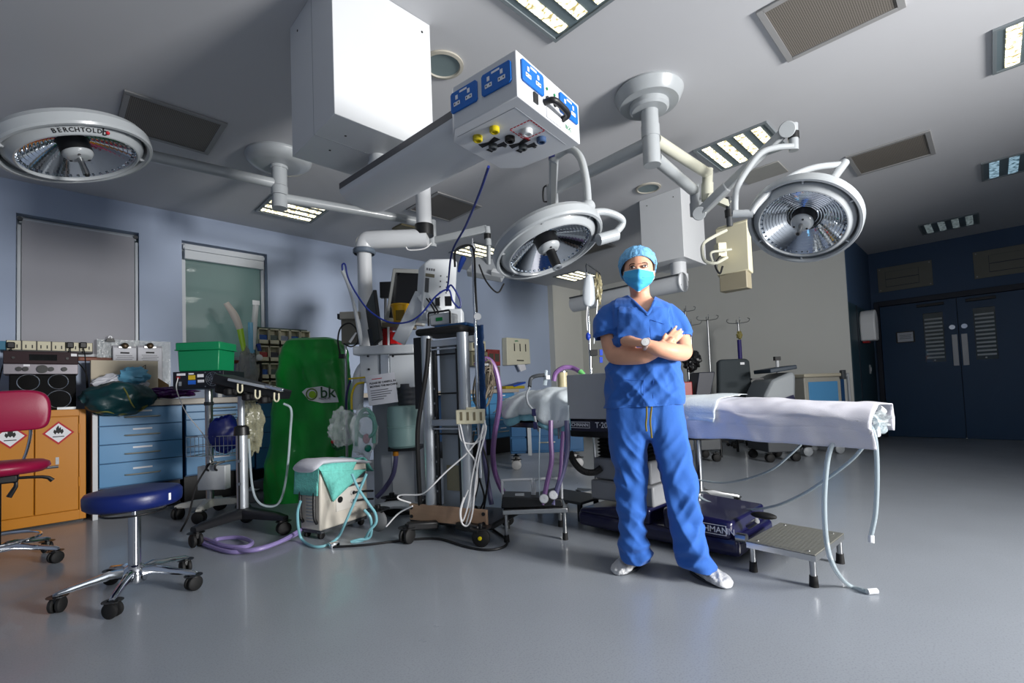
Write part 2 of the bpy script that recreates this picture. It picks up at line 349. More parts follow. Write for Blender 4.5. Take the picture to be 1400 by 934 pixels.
# ceiling lights
def strip_mat(name, c1, c2, st):
    m = bpy.data.materials.new(name); m.use_nodes = True; nt = m.node_tree; b = nt.nodes['Principled BSDF']
    b.inputs['Base Color'].default_value = (.05, .05, .05, 1); b.inputs['Roughness'].default_value = .3
    tc = nt.nodes.new('ShaderNodeTexCoord'); v = nt.nodes.new('ShaderNodeTexVoronoi'); v.inputs['Scale'].default_value = 46; mp = nt.nodes.new('ShaderNodeMapping'); mp.inputs['Scale'].default_value = (1, .6, 1)
    nt.links.new(tc.outputs['Object'], mp.inputs[0]); nt.links.new(mp.outputs[0], v.inputs[0])
    r = nt.nodes.new('ShaderNodeValToRGB'); r.color_ramp.elements[0].color = lin(c1)+(1,); r.color_ramp.elements[1].color = lin(c2)+(1,); r.color_ramp.elements[0].position = .35; r.color_ramp.elements[1].position = .75
    nt.links.new(v.outputs['Distance'], r.inputs[0]); nt.links.new(r.outputs[0], b.inputs['Emission Color']); b.inputs['Emission Strength'].default_value = st; return m
warm = strip_mat('warm_prismatic_tube', (255, 250, 222), (120, 108, 66), 3.0); cool = strip_mat('cool_prismatic_tube', (170, 205, 225), (60, 90, 104), .7); dimg = strip_mat('dim_prismatic_tube', (150, 165, 168), (60, 72, 74), .4)
lframe = M('light_panel_grey', (104, 118, 124), .45)
LIGHTS = [(1.57, 1.12, warm, 'partly lit ceiling light panel at the top edge above the socket unit'), (4.1, 1.15, warm, 'lit four-strip ceiling light panel behind the right spring arm'),
          (1.62, 4.93, warm, 'lit four-strip ceiling light panel below the left lamp mount'), (6.6, 4.93, warm, 'lit ceiling light panel far back near the pale wall pier'),
          (4.1, -.72, warm, 'lit ceiling light panel at the upper right picture edge'), (6.6, -.64, cool, 'cool bluish ceiling light panel at the right picture edge'),
          (8.57, .0, dimg, 'dim ceiling light panel nearest the double door'), (4.2, 4.88, warm, 'lit ceiling light panel behind the hanging monitor')]
for x, y, mt, lb in LIGHTS:
    l = thing('ceiling_light', lb, 'ceiling light', (x+.3, y+.3, ZC), 'square ceiling lights')
    m = MB(); z0 = ZC-.016; m.lim(x, x+.6, y, y+.02, z0, ZC-.001); m.lim(x, x+.6, y+.58, y+.6, z0, ZC-.001); m.lim(x, x+.02, y+.02, y+.58, z0, ZC-.001); m.lim(x+.58, x+.6, y+.02, y+.58, z0, ZC-.001)
    m.build('frame', M('light_trim', (120, 128, 132), .4), l); MB().lim(x+.02, x+.58, y+.02, y+.58, ZC-.008, ZC-.001).build('backing_panel', lframe, l)
    for k in range(4):
        yy = y+.095+k*.137; MB().lim(x+.04, x+.56, yy-.035, yy+.035, ZC-.013, ZC-.009).build('tube_strip', mt, l)
# ceiling vents
def grille_mat():
    m = M('perforated_vent_mesh', (92, 86, 80), .6); nt = m.node_tree; b = nt.nodes['Principled BSDF']
    tc = nt.nodes.new('ShaderNodeTexCoord'); v = nt.nodes.new('ShaderNodeTexVoronoi'); v.inputs['Scale'].default_value = 95; v.inputs['Randomness'].default_value = 0
    nt.links.new(tc.outputs['Object'], v.inputs[0]); r = nt.nodes.new('ShaderNodeValToRGB'); r.color_ramp.elements[0].color = lin((36, 34, 32))+(1,); r.color_ramp.elements[1].color = lin((128, 122, 114))+(1,); r.color_ramp.elements[0].position = .3; r.color_ramp.elements[1].position = .45
    nt.links.new(v.outputs['Distance'], r.inputs[0]); nt.links.new(r.outputs[0], b.inputs['Base Color']); return m
grille = grille_mat()
for x, y, lb in ((.365, 3.9, 'square perforated ceiling vent behind the left surgical lamp'), (2.85, .22, 'square perforated ceiling vent at the top edge right of the lamp mount'), (5.34, .25, 'square ceiling vent behind the right surgical lamp'), (2.86, 3.88, 'square ceiling vent above the white L-shaped pendant column'), (5.35, 3.75, 'square ceiling vent half hidden behind the central surgical lamp')):
    l = thing('ceiling_vent', lb, 'ceiling vent', (x+.3, y+.3, ZC), 'square ceiling vents'); m = MB(); z0 = ZC-.014; fw = .035
    m.lim(x, x+.6, y, y+fw, z0, ZC-.001); m.lim(x, x+.6, y+.6-fw, y+.6, z0, ZC-.001); m.lim(x, x+fw, y+fw, y+.6-fw, z0, ZC-.001); m.lim(x+.6-fw, x+.6, y+fw, y+.6-fw, z0, ZC-.001)
    m.build('frame', M('vent_frame', (150, 150, 150), .5), l, .002); MB().lim(x+fw, x+.6-fw, y+fw, y+.6-fw, ZC-.008, ZC-.001).build('mesh_panel', grille, l)
for (x, y), lb, r in (((1.79, 2.33), 'round ceiling loudspeaker beside the white pendant box', .13), ((4.5, 2.42), 'round ceiling loudspeaker between the lamp mount and small pendant box', .13)):
    l = thing('ceiling_speaker', lb, 'speaker', (x, y, ZC), 'round ceiling speakers'); MB().lathe([(r, -.001), (r, -.012), (r-.02, -.016), (r-.026, -.008)], (x, y, ZC)).build('rim', M('speaker_rim', (176, 172, 160), .5), l); MB().lathe([(r-.026, -.008), (r-.05, -.006), (.001, -.006)], (x, y, ZC)).build('grille', M('speaker_mesh', (120, 136, 138), .5), l)
l = thing('access_hatch', 'flat rounded ceiling hatch under the right spring arm', 'hatch', (5.1, 1.5, ZC)); MB().lim(4.92, 5.25, 1.3, 1.68, ZC-.012, ZC-.001).build('cover', M('hatch_paint', (150, 150, 146), .6), l, .01)
p = at(553, 311, z=ZC); l = thing('ceiling_plate', 'small beige cover plate on the ceiling above the white column', 'cover plate', p); MB().box((p.x, p.y, ZC-.012), (.22, .22, .022)).build('plate', M('beige_plate', (120, 112, 84), .6), l, .004)
# ------------------------------------------------------------------ ceiling pendants
def screw_dots(parent, pts, ax, r=.006):
    for p in pts: p = Vector(p); MB().cyl(p-Vector(ax)*.001, p+Vector(ax)*.002, r, n=10).build('screw', black_plastic, parent)
bx = (.975, 1.545, 2.12, 2.66, 2.31)
pend = thing('ceiling_pendant', 'large white ceiling pendant with boxed shaft, horizontal arm and socket head', 'pendant', ((bx[0]+bx[1])/2, (bx[2]+bx[3])/2, ZC))
h = MB().lim(*bx, ZC-.001).build('shaft_casing', white_paint, pend, .003)
seam = M('panel_seam', (150, 155, 160), .6)
MB().lim(bx[0]-.0006, bx[0]+.0002, 2.36, 2.364, bx[4], ZC).build('seam', seam, h); MB().lim(bx[0], bx[1], 2.36, 2.363, bx[4]-.0006, bx[4]).build('seam', seam, h)
screw_dots(h, [(1.03, bx[2], 2.98), (1.49, bx[2], 2.98)], (0, -1, 0)); screw_dots(h, [(bx[0], 2.55, 2.97)], (-1, 0, 0)); screw_dots(h, [(1.1, 2.27, bx[4]), (1.1, 2.46, bx[4]), (1.42, 2.2, bx[4]), (1.42, 2.55, bx[4])], (0, 0, -1))
ad = Vector((-.06, 1, 0)).normalized(); ax = Vector((1, .06, 0)).normalized()
nk = Vector((1.335, 2.36, 0))
m = MB(); m.cyl(nk+Vector((0, 0, 2.265)), nk+Vector((0, 0, 2.312)), .05); m.cyl(nk+Vector((0, 0, 2.19)), nk+Vector((0, 0, 2.268)), .058); m.build('neck', white_paint, pend)
prof = [(-.165, .055), (-.165, .015)]+[(-.165*math.cos(a), .015-.075*math.sin(a)) for a in [math.pi*i/14 for i in range(1, 14)]]+[(.165, .015), (.165, .055)]
a0 = Vector((1.375, 2.6, 2.15)); a1 = a0-ad*1.03
arm = MB().rings([[a+ax*p[0]+Vector((0, 0, p[1])) for p in prof] for a in (a0, a1)]).build('arm', white_paint, pend, ang=25)
MB().rings([[a-ax*.1665+Vector((0, 0, z)) for z in (.018, .052)]+[a-ax*.1635+Vector((0, 0, z)) for z in (.052, .018)] for a in (a0, a1)]).build('rail_strip', M('rail_grey', (92, 92, 94), .5), arm)
hx = Vector((.454, .058, 0)).normalized(); hy = Vector((-.058, .454, 0)).normalized(); ho = Vector((1.236, 1.167, 2.043)); UZ = Vector((0, 0, 1))
hd = MB().prism([(0, 0), (.458, 0), (.458, .33), (.39, .406), (.07, .406), (0, .33)], .178, ho, hx, hy).build('service_head', white_paint, pend, .004)
def HP(x, y, z): return ho+hx*x+hy*y+UZ*z
def plate(o, x, y, nrm):
    P = lambda a, b, d: o+x*a+y*b+nrm*d
    k = [(-.073+.008, -.043), (.073-.008, -.043), (.073, -.035), (.073, .035), (.065, .043), (-.065, .043), (-.073, .035), (-.073, -.035)]
    s = MB().prism(k, .008, P(0, 0, .0), x, y).build('socket_plate', socket_blue, hd, .002)
    for sx in (-.036, .03):
        for a, b, w, hh in ((sx, .014, .012, .017), (sx, -.012, .034, .015)):
            MB().prism([(-w/2, -hh/2), (w/2, -hh/2), (w/2, hh/2), (-w/2, hh/2)], .002, P(a, b, .008), x, y).build('socket_face', white_ink, hd)
        for dx in (-.01, .01): MB().prism([(-.0025, -.003), (.0025, -.003), (.0025, .003), (-.0025, .003)], .0008, P(sx+dx, -.012, .0102), x, y).build('socket_slot', black_ink, hd)
    MB().prism([(-.02, -.004), (.02, -.004), (.02, .004), (-.02, .004)], .0008, P(0, .03, .008), x, y).build('socket_label', white_ink, hd)
for xx in (.098, .362): plate(HP(xx, 0, .116), hx, UZ, -hy)
for yy in (.095, .265): plate(HP(0, yy, .105), -hy, UZ, -hx)
for xx in (.2, .255):
    MB().cyl(HP(xx, -.006, .085), HP(xx, .001, .085), .0095).build('earth_terminal', black_plastic, hd); MB().cyl(HP(xx, -.004, .125), HP(xx, .001, .125), .006).build('indicator', green_ink, hd)
MB().prism([(-.014, -.02), (.014, -.02), (.014, .02), (-.014, .02)], .006, HP(.115, 0, .045), hx, UZ).build('data_socket', black_plastic, hd)
m = MB().tube([HP(.18, 0, .06), HP(.19, -.035, .06), HP(.24, -.04, .058), HP(.3, -.035, .052), HP(.315, 0, .05)], .013, 10, 5); m.build('handle', black_plastic, hd)
MB().prism([(-.055, -.03), (.055, -.03), (.055, .01), (-.055, .01)], .004, HP(.245, 0, .035), hx, UZ).build('handle_backplate', white_ink, hd)
text('maker_name', 'BOC', HP(.36, -.0008, .03), hx, UZ, .024, green_ink, hd)
OUT = [((653, 187), (196, 178, 20), .021), ((676, 175), (196, 178, 20), .021), ((697, 188), (20, 18, 16), .022), ((674, 198), (70, 74, 76), .019), ((721, 178), (225, 228, 228), .022), ((740, 189), (60, 84, 120), .021), ((715, 199), (70, 74, 76), .019)]
bz = ho.z
for i, ((x, y), c, r) in enumerate(OUT):
    p = at(x, y, z=bz); g = MB().lathe([(r, 0), (r, -.016), (r-.004, -.02), (r*.55, -.02), (r*.5, -.012), (.001, -.012)], p).build('gas_outlet', M('outlet_ring_%d' % i, c, .35), hd)
for (x, y) in ((674, 198), (715, 199)):
    p = at(x, y, z=bz-.0004)
    for s in (1, -1): MB().prism([(.012*s, -.052), (.046*s, -.046), (.03*s, .0), (.046*s, .046), (.012*s, .052)][::s], .0008, p, hx, -hy).build('gas_marking', black_ink, hd)
    text('gas_name', 'AIR', p+hx*.04-hy*.03+Vector((0, 0, -.001)), hx, -hy, .02, black_ink, hd)
p = at(721, 178, z=bz-.0004); q = .052
for a, b in (((-q, -q), (q, -q)), ((q, -q), (q, q)), ((q, q), (-q, q)), ((-q, q), (-q, -q))):
    for k in range(6):
        t0 = (k+.15)/6; t1 = (k+.85)/6; f = lambda t: p+hx*(a[0]+(b[0]-a[0])*t)-hy*(a[1]+(b[1]-a[1])*t)
        MB().beam(f(t0), f(t1), .005, .001).build('gas_border', red_ink, hd)
text('gas_name', 'OXYGEN', p+hx*.03-hy*-.04+Vector((0, 0, -.001)), hx, -hy, .018, red_ink, hd)
MB().lim(0, 0.0001, 0, .0001, 0, .0001)
for a, b in ((HP(.05, .05, -.0004), HP(.41, .05, -.0004)), (HP(.05, .05, -.0004), HP(.05, .36, -.0004))): MB().beam(a, b, .002, .0012).build('seam', seam, hd)
# blue hose running from the service head down to the anaesthetic machine
hose = thing('gas_hose', 'long blue gas hose hanging from the socket head down to the anaesthetic machine', 'hose', at(668, 228, D=1.85))
ptube(MB(), [(668, 228, 1.85), (655, 265, 2.1), (636, 310, 2.5), (618, 345, 2.8), (613, 385, 3.0), (611, 398, 3.05), (617, 390, 3.05), (629, 410, 3.06), (628, 421, 3.06), (619, 412, 3.05), (613, 396, 3.04), (596, 405, 3.05), (575, 430, 3.1), (555, 441, 3.15), (530, 440, 3.2), (505, 425, 3.25), (488, 403, 3.3), (476, 380, 3.3), (472, 362, 3.3), (468, 362, 3.3), (468, 370, 3.3)], .0058, 8, 6).build('hose', blue_cable, hose)
# second pendant
b2 = (4.75, 5.3, 2.185, 2.67, 2.31)
p2 = thing('ceiling_pendant', 'smaller white ceiling pendant box with round ended arm above the person', 'pendant', ((b2[0]+b2[1])/2, (b2[2]+b2[3])/2, ZC))
h = MB().lim(*b2, ZC-.001).build('shaft_casing', white_paint, p2, .003); screw_dots(h, [(b2[0], 2.27, 2.97), (b2[0], 2.58, 2.97)], (-1, 0, 0))
q = at(911, 370, z=2.22); q2 = Vector((4.97, 2.36, 0))
m = MB(); m.cyl(q2+UZ*2.16, q2+UZ*2.312, .085); m.cyl(q2+UZ*2.1, q2+UZ*2.18, .1); m.build('neck', white_paint, p2)
e0 = at(933, 386, D=4.3); e1 = at(812, 424, D=5.0)
dd = (e1-e0); dd.z = 0; e1 = e0+dd.normalized()*1.25
MB().cyl(e0, e1, .085, n=32).build('arm', white_paint, p2); MB().cyl(e0-dd.normalized()*.015, e0+dd.normalized()*.002, .09, n=32).build('arm_end_cap', white_paint, p2, .004)
for a in (0, 2.1, 4.2): screw_dots(p2, [e0-dd.normalized()*.014+UZ*.07*math.cos(a)+dd.normalized().cross(UZ)*.07*math.sin(a)], -dd.normalized(), .004)
sd = dd.normalized().cross(UZ); MB().beam(e0+UZ*.062+sd*.062*(-1 if sd.x > 0 else 1), e1+UZ*.062+sd*.062*(-1 if sd.x > 0 else 1), .03, .012).build('rail_strip', dgrey_plastic, p2)
# ------------------------------------------------------------------ surgical lamps
def vb(x, y):
    v = ray(x, y).normalized(); r = (CR-v*CR.dot(v)).normalized(); return r, v.cross(r).normalized(), -v   # right, down, towards camera
def lamp_head(root, c, n, R, xr, black_handle=False, logo=None):
    n = n.normalized(); z = -n; x = (xr-z*xr.dot(z)).normalized(); y = z.cross(x); Mx = Matrix((x, y, z)).transposed().to_4x4(); Mx.translation = c
    K = R/.40
    def L(prof, name, mat, par, nn=64, ang=30):
        m = MB(Mx); m.lathe([(r*K, h*K) for r, h in prof], n=nn); return m.build(name, mat, par, ang=ang)
    hd = L([(.40, .0), (.402, .05), (.385, .08), (.34, .10), (.12, .15), (.06, .155), (.001, .155)], 'head_shell', lamp_grey, root)
    L([(.40, .0), (.394, -.014), (.378, -.016), (.368, 0), (.368, .06)], 'outer_ring', lamp_grey, hd)
    L([(.352, .06), (.352, .012), (.347, .002), (.311, -.034), (.303, -.036), (.298, -.026), (.304, .04)], 'bezel', lamp_grey, hd)
    pr = []; N = 11
    for i in range(N):
        r0 = .3-(.3-.07)*i/N; r1 = .3-(.3-.07)*(i+1)/N; zz = lambda r: -.018+.115*(1-(r/.302)**1.6)
        pr += [(r0, zz(r0)), (r1+.002, zz(r1)+.006)]
    L(pr, 'reflector', mirror, hd, 72, 12)
    m = MB(Mx)
    for k in range(44):
        a = 2*math.pi*k/44; m.ball((.286*K*math.cos(a), .286*K*math.sin(a), -.004*K), (.009*K, .009*K, .016*K), 6, 5)
    m.build('prism_ring', crystal, hd, smooth=False)['kind'] = 'stuff'
    for k in range(6):
        a = 2*math.pi*k/6+.4; rm = Matrix.Rotation(a, 3, 'Z'); m = MB(Mx); m.box(rm @ Vector((.359*K, 0, .02*K)), (.03*K, .012*K, .05*K), rm); m.build('spoke', lamp_grey, hd)
    L([(.001, -.03), (.05, -.03), (.062, -.026), (.078, -.008), (.08, .0), (.08, .03)], 'centre_hub', lamp_grey, hd)
    L([(.082, .004), (.082, .11)], 'hub_sleeve', black_plastic, hd)
    for k in range(3):
        a = 2*math.pi*k/3+.6; m = MB(Mx); m.cyl((.052*K*math.cos(a), .052*K*math.sin(a), -.032*K), (.052*K*math.cos(a), .052*K*math.sin(a), -.026*K), .008*K, n=10); m.build('hub_hole', black_plastic, hd)
    m = MB(Mx)
    if black_handle:
        m.cyl((0, 0, -.03*K), (0, 0, -.16*K), .033*K); m.build('handle', black_plastic, hd); m = MB(Mx); m.lathe([(.034*K, -.16*K), (.034*K, -.17*K), (.018*K, -.172*K), (.016*K, -.15*K), (.001, -.15*K)]); m.build('handle_cap', alu, hd)
    else:
        m.cyl((0, 0, -.03*K), (0, 0, -.135*K), .016*K, .02*K); m.build('handle', steel, hd); m = MB(Mx); m.cyl((0, 0, -.134*K), (0, 0, -.142*K), .012*K); m.build('handle_bore', black_plastic, hd)
    if logo:
        for i, ch in enumerate(logo):
            a = math.radians(258+i*4.6); rr = .329*K; P = Mx @ Vector((rr*math.cos(a), rr*math.sin(a), -.0172*K)); rad = (Mx.to_3x3() @ Vector((math.cos(a), math.sin(a), 0))).normalized()
            tx = rad.cross(n); rad = (rad-n).normalized(); P = P+tx.cross(rad)*.001
            text('brand_letter' if ch != 'b' else 'brand_emblem', ch, P, tx, rad, .034*K if ch != 'b' else .06*K, black_ink, hd, bold=.02)
            if ch == 'b': m = MB(); m.ball(P+tx*.012, .009, 10, 6); m.build('brand_emblem', red_ink, hd)
    return hd, Mx
# left + monitor mount
h1 = Vector((1.42, 4.18, 0))
s1 = thing('surgical_light', 'grey surgical lamp at far left on a ceiling mount with two long arms', 'surgical lamp', (h1.x, h1.y, ZC))
MB().lathe([(.001, ZC-.001), (.255, ZC-.001), (.262, ZC-.02), (.25, ZC-.05), (.22, ZC-.075), (.16, ZC-.085), (.001, ZC-.085)], h1).build('ceiling_canopy', lamp_grey, s1)
zz = [zat(h1, 383, y) for y in (232, 256, 268, 285)]
m = MB(); m.cyl(h1+UZ*(ZC-.086), h1+UZ*zz[0], .07); m.cyl(h1+UZ*(zz[0]+.0), h1+UZ*(zz[1]+.004), .062); m.cyl(h1+UZ*zz[1], h1+UZ*(zz[2]+.003), .066); m.cyl(h1+UZ*zz[2], h1+UZ*zz[3], .062); m.build('hub', lamp_grey, s1)
zl = zat(h1, 381, 252); zr = zat(h1, 383, 270)
jl = h1+(at(205, 213, z=zl)-h1-UZ*zl).normalized()*1.5+UZ*zl
MB().cyl(h1+UZ*zl, jl, .042).build('arm', lamp_grey, s1)
jr = at(590, 306, z=zr); MB().cyl(h1+UZ*zr, Vector((jr.x, jr.y, zr)), .04).build('arm', lamp_grey, s1)
m = MB(); m.cyl((jl.x, jl.y, zl+.05), (jl.x, jl.y, zl-.17), .05); m.build('elbow_joint', lamp_grey, s1)
cl = at(106.6, 210.5, D=2.45)
r_, d_, t_ = vb(103, 192)
sj = Vector((jl.x, jl.y, zl-.12)); le = cl+Vector((-.25, .36, .02))
MB().beam(sj, le+UZ*.12, .07, .09).build('spring_arm', lamp_grey, s1, .01)
MB().tube([le+UZ*.12, le+UZ*.02, cl+Vector((-.16, .24, .12)), cl+Vector((-.05, .08, .16))], .024, 10, 6).build('fork', lamp_grey, s1)
lamp_head(s1, cl, Vector((.311, -.094, -.946)), .327, r_, logo='BERCHTOLDb')
# right arm with spring arm and hanging screen holder
je = Vector((jr.x, jr.y, zr)); zb = zat(je, 590, 338)
m = MB(); m.cyl(je+UZ*.03, (je.x, je.y, zb), .045); m.build('elbow_joint', lamp_grey, s1)
sa = Vector((je.x, je.y, zb+.06)); sb = at(666, 313, D=(sa-CP).dot(CF)-.15)
MB().beam(sa, sb, .05, .075).build('spring_arm', lamp_grey, s1, .01)
sc = at(668, 336, D=(sb-CP).dot(CF)); MB().cyl(sb+UZ*.02, sc, .03).build('swivel', lamp_grey, s1); MB().cyl(sb-UZ*.05, sb-UZ*.1, .034).build('brake_band', black_plastic, s1)
Dm = (sc-CP).dot(CF)
fr = frame(at(668, 368, D=Dm), CRH)
m = MB(fr @ Matrix.Rotation(-.7, 4, 'X') @ Matrix.Rotation(.35, 4, 'Y')); m.box((0, 0, 0), (.36, .07, .26)); mh = m.build('hanging_monitor', grey_plastic, s1, .01)
for a in (-.1, .12):
    m = MB(fr @ Matrix.Rotation(-.7, 4, 'X') @ Matrix.Rotation(.35, 4, 'Y')); m.box((.14, -.05, a), (.13, .05, .06)); m.build('side_bracket', lgrey_plastic, mh, .006)
ptube(MB(), [(655, 362, Dm-.15), (665, 385, Dm-.2), (680, 400, Dm-.2), (689, 388, Dm-.15)], .008).build('cable', black_cable, mh)
MB().beam(sc, at(668, 362, D=Dm), .03).build('bracket', lamp_grey, s1)
# ------------------------------------------------------------------ mount 2
h2 = Vector((3.05, 1.6, 0)); zz = [zat(h2, 893, y) for y in (152, 172, 188, 226)]
s2 = thing('surgical_light', 'round grey surgical lamp in the centre hanging beside the person', 'surgical lamp', (h2.x, h2.y, ZC))
MB().lathe([(.001, ZC-.001), (.23, ZC-.001), (.238, ZC-.018), (.215, ZC-.07), (.2, ZC-.09), (.001, ZC-.092)], h2).build('ceiling_canopy', lamp_grey, s2)
MB().lathe([(.001, ZC-.09), (.135, ZC-.09), (.135, zz[0]+.02), (.12, zz[0]+.004), (.001, zz[0])], h2).build('canopy_collar', lamp_grey, s2)
q = h2-Vector((h2.x, h2.y, 0)).normalized()*.136; tq = Vector((0, 0, 1)).cross(-Vector((h2.x, h2.y, 0))).normalized(); text('maker_name', 'BOC', q+UZ*(zz[0]+.07), tq, UZ, .035, green_ink, s2)
m = MB(); m.cyl(h2+UZ*(zz[0]+.001), h2+UZ*zz[1], .06); m.cyl(h2+UZ*(zz[1]+.002), h2+UZ*(zz[2]+.0), .064); m.cyl(h2+UZ*zz[2], h2+UZ*zz[3], .06); m.build('hub', lamp_grey, s2)
za = zat(h2, 885, 195); jc = at(755, 260, z=za); MB().cyl(h2+UZ*za, jc, .045).build('arm', lamp_grey, s2)
m = MB(); m.cyl(jc+UZ*.04, jc-UZ*.15, .05); m.build('elbow_joint', lamp_grey, s2)
tc_ = at(757, 207, D=2.95); MB().beam(jc-UZ*.1, tc_, .06, .085).build('spring_arm', lamp_grey, s2, .012)
MB().cyl(tc_+UZ*.06, tc_-UZ*.06, .03).build('swivel', lamp_grey, s2); MB().cyl(tc_-UZ*.005, tc_-UZ*.05, .034).build('brake_band', M('blue_band', (16, 30, 110), .4), s2)
cc = at(750.5, 338.5, D=2.75); r_, d_, t_ = vb(757, 328)
nc = t_*.45+(r_*.46+d_*.89)*.89
hd, Mx = lamp_head(s2, cc, Vector((.068, -.358, -.931)), .33, r_, True)
pv = at(801, 291, D=2.66)
ptube(MB(), [(757, 222, 2.94), (762, 214, 2.93), (778, 204, 2.88), (793, 215, 2.8), (801, 245, 2.74), (804, 280, 2.68)], .023, 12).build('fork', lamp_grey, s2)
m = MB(); m.cyl(at(805, 281, D=2.7), at(791, 298, D=2.62), .04); m.build('pivot', lamp_grey, s2)
ptube(MB(), [(805, 291, 2.68), (828, 290, 2.72), (848, 298, 2.76), (850, 308, 2.78), (838, 322, 2.76)], .021, 12).build('side_handle', lamp_grey, s2)
m = MB(); m.cyl(at(843, 321, D=2.76), at(818, 328, D=2.72), .034); m.build('handle_socket', lamp_grey, s2)
ptube(MB(), [(748, 276, 3.2), (743, 274, 3.2), (743, 258, 3.15), (748, 253, 3.1)], .006).build('cable_loop', black_cable, s2)
# right lamp hangs from the same canopy
s3 = thing('surgical_light', 'round grey surgical lamp on the right with bright faceted reflector', 'surgical lamp', (h2.x+.0, h2.y, 2.7))
zb = zat(h2, 900, 210); j3 = at(950, 262, z=zb); MB().cyl(h2+UZ*zb+(j3-h2-UZ*zb).normalized()*.07, j3, .045).build('arm', lamp_grey, s3)
m = MB(); z2 = zat(j3, 951, 290); m.cyl(j3+UZ*.05, (j3.x, j3.y, zat(j3, 951, 278)), .042); m.cyl((j3.x, j3.y, zat(j3, 951, 278)+.002), (j3.x, j3.y, z2-.03), .048); m.build('elbow_joint', lamp_grey, s3)
D3 = (j3-CP).dot(CF); k0 = at(956, 292, D=D3-.08); k1 = at(1076, 177, D=3.35)
m = MB(); m.beam(k0, k0+(k1-k0)*.36, .06, .085); m.build('spring_arm_sleeve', lamp_grey, s3, .015)
MB().beam(k0+(k1-k0)*.3, k1, .05, .07).build('spring_arm', lamp_grey, s3, .012)
for p in (k0, k1): MB().cyl(p-(CP-p).normalized()*-.05, p-(CP-p).normalized()*.05, .055).build('joint_cover', lamp_grey, s3, .006)
e3 = at(1084, 170, D=3.35); MB().cyl(e3, at(1085, 206, D=3.35), .032).build('swivel', lamp_grey, s3); MB().cyl(at(1084.5, 181, D=3.35), at(1085, 190, D=3.35), .036).build('brake_band', black_plastic, s3)
ptube(MB(), [(1083, 200, 3.33), (1060, 202, 3.3), (1040, 210, 3.25), (1022, 232, 3.18), (1008, 256, 3.1), (1005, 275, 3.06), (1005, 291, 3.03)], .021, 12).build('fork', lamp_grey, s3)
m = MB(); m.cyl(at(1002, 293, D=3.03), at(1030, 292, D=2.98), .026); m.build('fork_joint', lamp_grey, s3)
ptube(MB(), [(1027, 291, 2.98), (1035, 280, 2.97), (1055, 260, 2.97), (1085, 240, 2.98), (1115, 229, 3.02), (1150, 225, 3.08)], .021, 12).build('bow', lamp_grey, s3)
m = MB(); m.cyl(at(1155, 222, D=3.08), at(1138, 245, D=3.04), .028); m.build('pivot', lamp_grey, s3)
c3 = at(1096.5, 304.5, D=3.0); r_, d_, t_ = vb(1099, 289)
lamp_head(s3, c3, Vector((-.633, .093, -.768)), .322, r_)
# third arm of the mount: beige holder with handle
s4 = thing('screen_bracket', 'slim cream monitor bracket with tubular handle hanging left of the right lamp', 'bracket', (h2.x+.1, h2.y, 2.6))
zc = zat(h2, 900, 185); j4 = at(968, 238, z=zc); MB().cyl(h2+UZ*zc+(j4-h2-UZ*zc).normalized()*.07, j4, .042).build('arm', M('cream_enamel', (196, 196, 180), .35), s4)
D4 = (j4-CP).dot(CF); ce = MATS['cream_enamel']
m = MB(); m.cyl(j4+UZ*.04, at(967, 252, D=D4), .042); m.cyl(at(967, 251, D=D4), at(967, 274, D=D4), .048); m.build('elbow_joint', ce, s4)
m = MB(); m.beam(at(968, 268, D=D4-.05), at(997, 280, D=3.9), .05); m.build('link', ce, s4)
m = MB(); m.cyl(at(996, 270, D=3.9), at(998, 310, D=3.9), .025); m.build('hanger_post', dgrey_plastic, s4)
m = MB(); m.cyl(at(996, 287, D=3.9), at(997, 297, D=3.9), .032); m.build('brake_band', black_plastic, s4)
fr = frame(at(1002, 338, D=3.9), CRH+CFH*.9)
MB(fr).prism([(-.03, -.22), (.05, -.24), (.05, .19), (.03, .21), (-.02, .18)], .26, (0, .13, 0)).build('panel', cream_plastic, s4, .008)
m = MB(fr); m.lim(-.04, .06, -.11, .11, -.36, -.22); m.build('lower_panel', M('cream_dark', (150, 142, 120), .5), s4, .006)
ptube(MB(), [(993, 315, 3.8), (975, 324, 3.75), (962, 333, 3.72), (960, 345, 3.72), (964, 357, 3.72), (978, 360, 3.75), (994, 352, 3.8)], .013, 8).build('handle', ce, s4)
ptube(MB(), [(1000, 341, 3.75), (985, 343, 3.75), (972, 346, 3.74), (974, 358, 3.74)], .01, 8).build('lever', ce, s4)
pbox(MB(), 982, 331, 994, 351, 3.8, .08).build('connector_block', cream_plastic, s4, .006)
ptube(MB(), [(985, 350, 3.75), (978, 362, 3.75), (984, 374, 3.75), (988, 364, 3.75)], .008, 8).build('cable', black_cable, s4)
pbox(MB(), 1009, 376, 1015, 390, 3.85, .05).build('clip', black_plastic, s4, .003)
# ------------------------------------------------------------------ white L column carrying the anaesthetic machine supplies
L0 = thing('service_column', 'thick white L-shaped service column rising from the anaesthetic machine to the ceiling', 'pendant column', at(498, 480, D=4.35))
cv = at(498, 345, D=4.35); ch = at(585, 330, D=4.35)
top = Vector((cv.x, cv.y, cv.z+.11)); end = Vector((ch.x, ch.y, top.z))
MB().tube([(cv.x, cv.y, at(498, 480, D=4.35).z), (cv.x, cv.y, cv.z)], .064, 24, 1).build('vertical_tube', white_paint, L0)
MB().tube([(cv.x, cv.y, cv.z), (cv.x, cv.y, top.z-.06), Vector((cv.x, cv.y, top.z-.012))+(end-top).normalized()*.02, top+(end-top).normalized()*.07, top+(end-top)*.5, end], .082, 24, 6).build('elbow_arm', white_paint, L0)
MB().lathe([(.09, -.02), (.1, -.01), (.1, .02), (.09, .03)], cv).build('collar', M('blue_grey_collar', (96, 108, 122), .4), L0)
jt = Vector((end.x, end.y, end.z))-(end-top).normalized()*.03
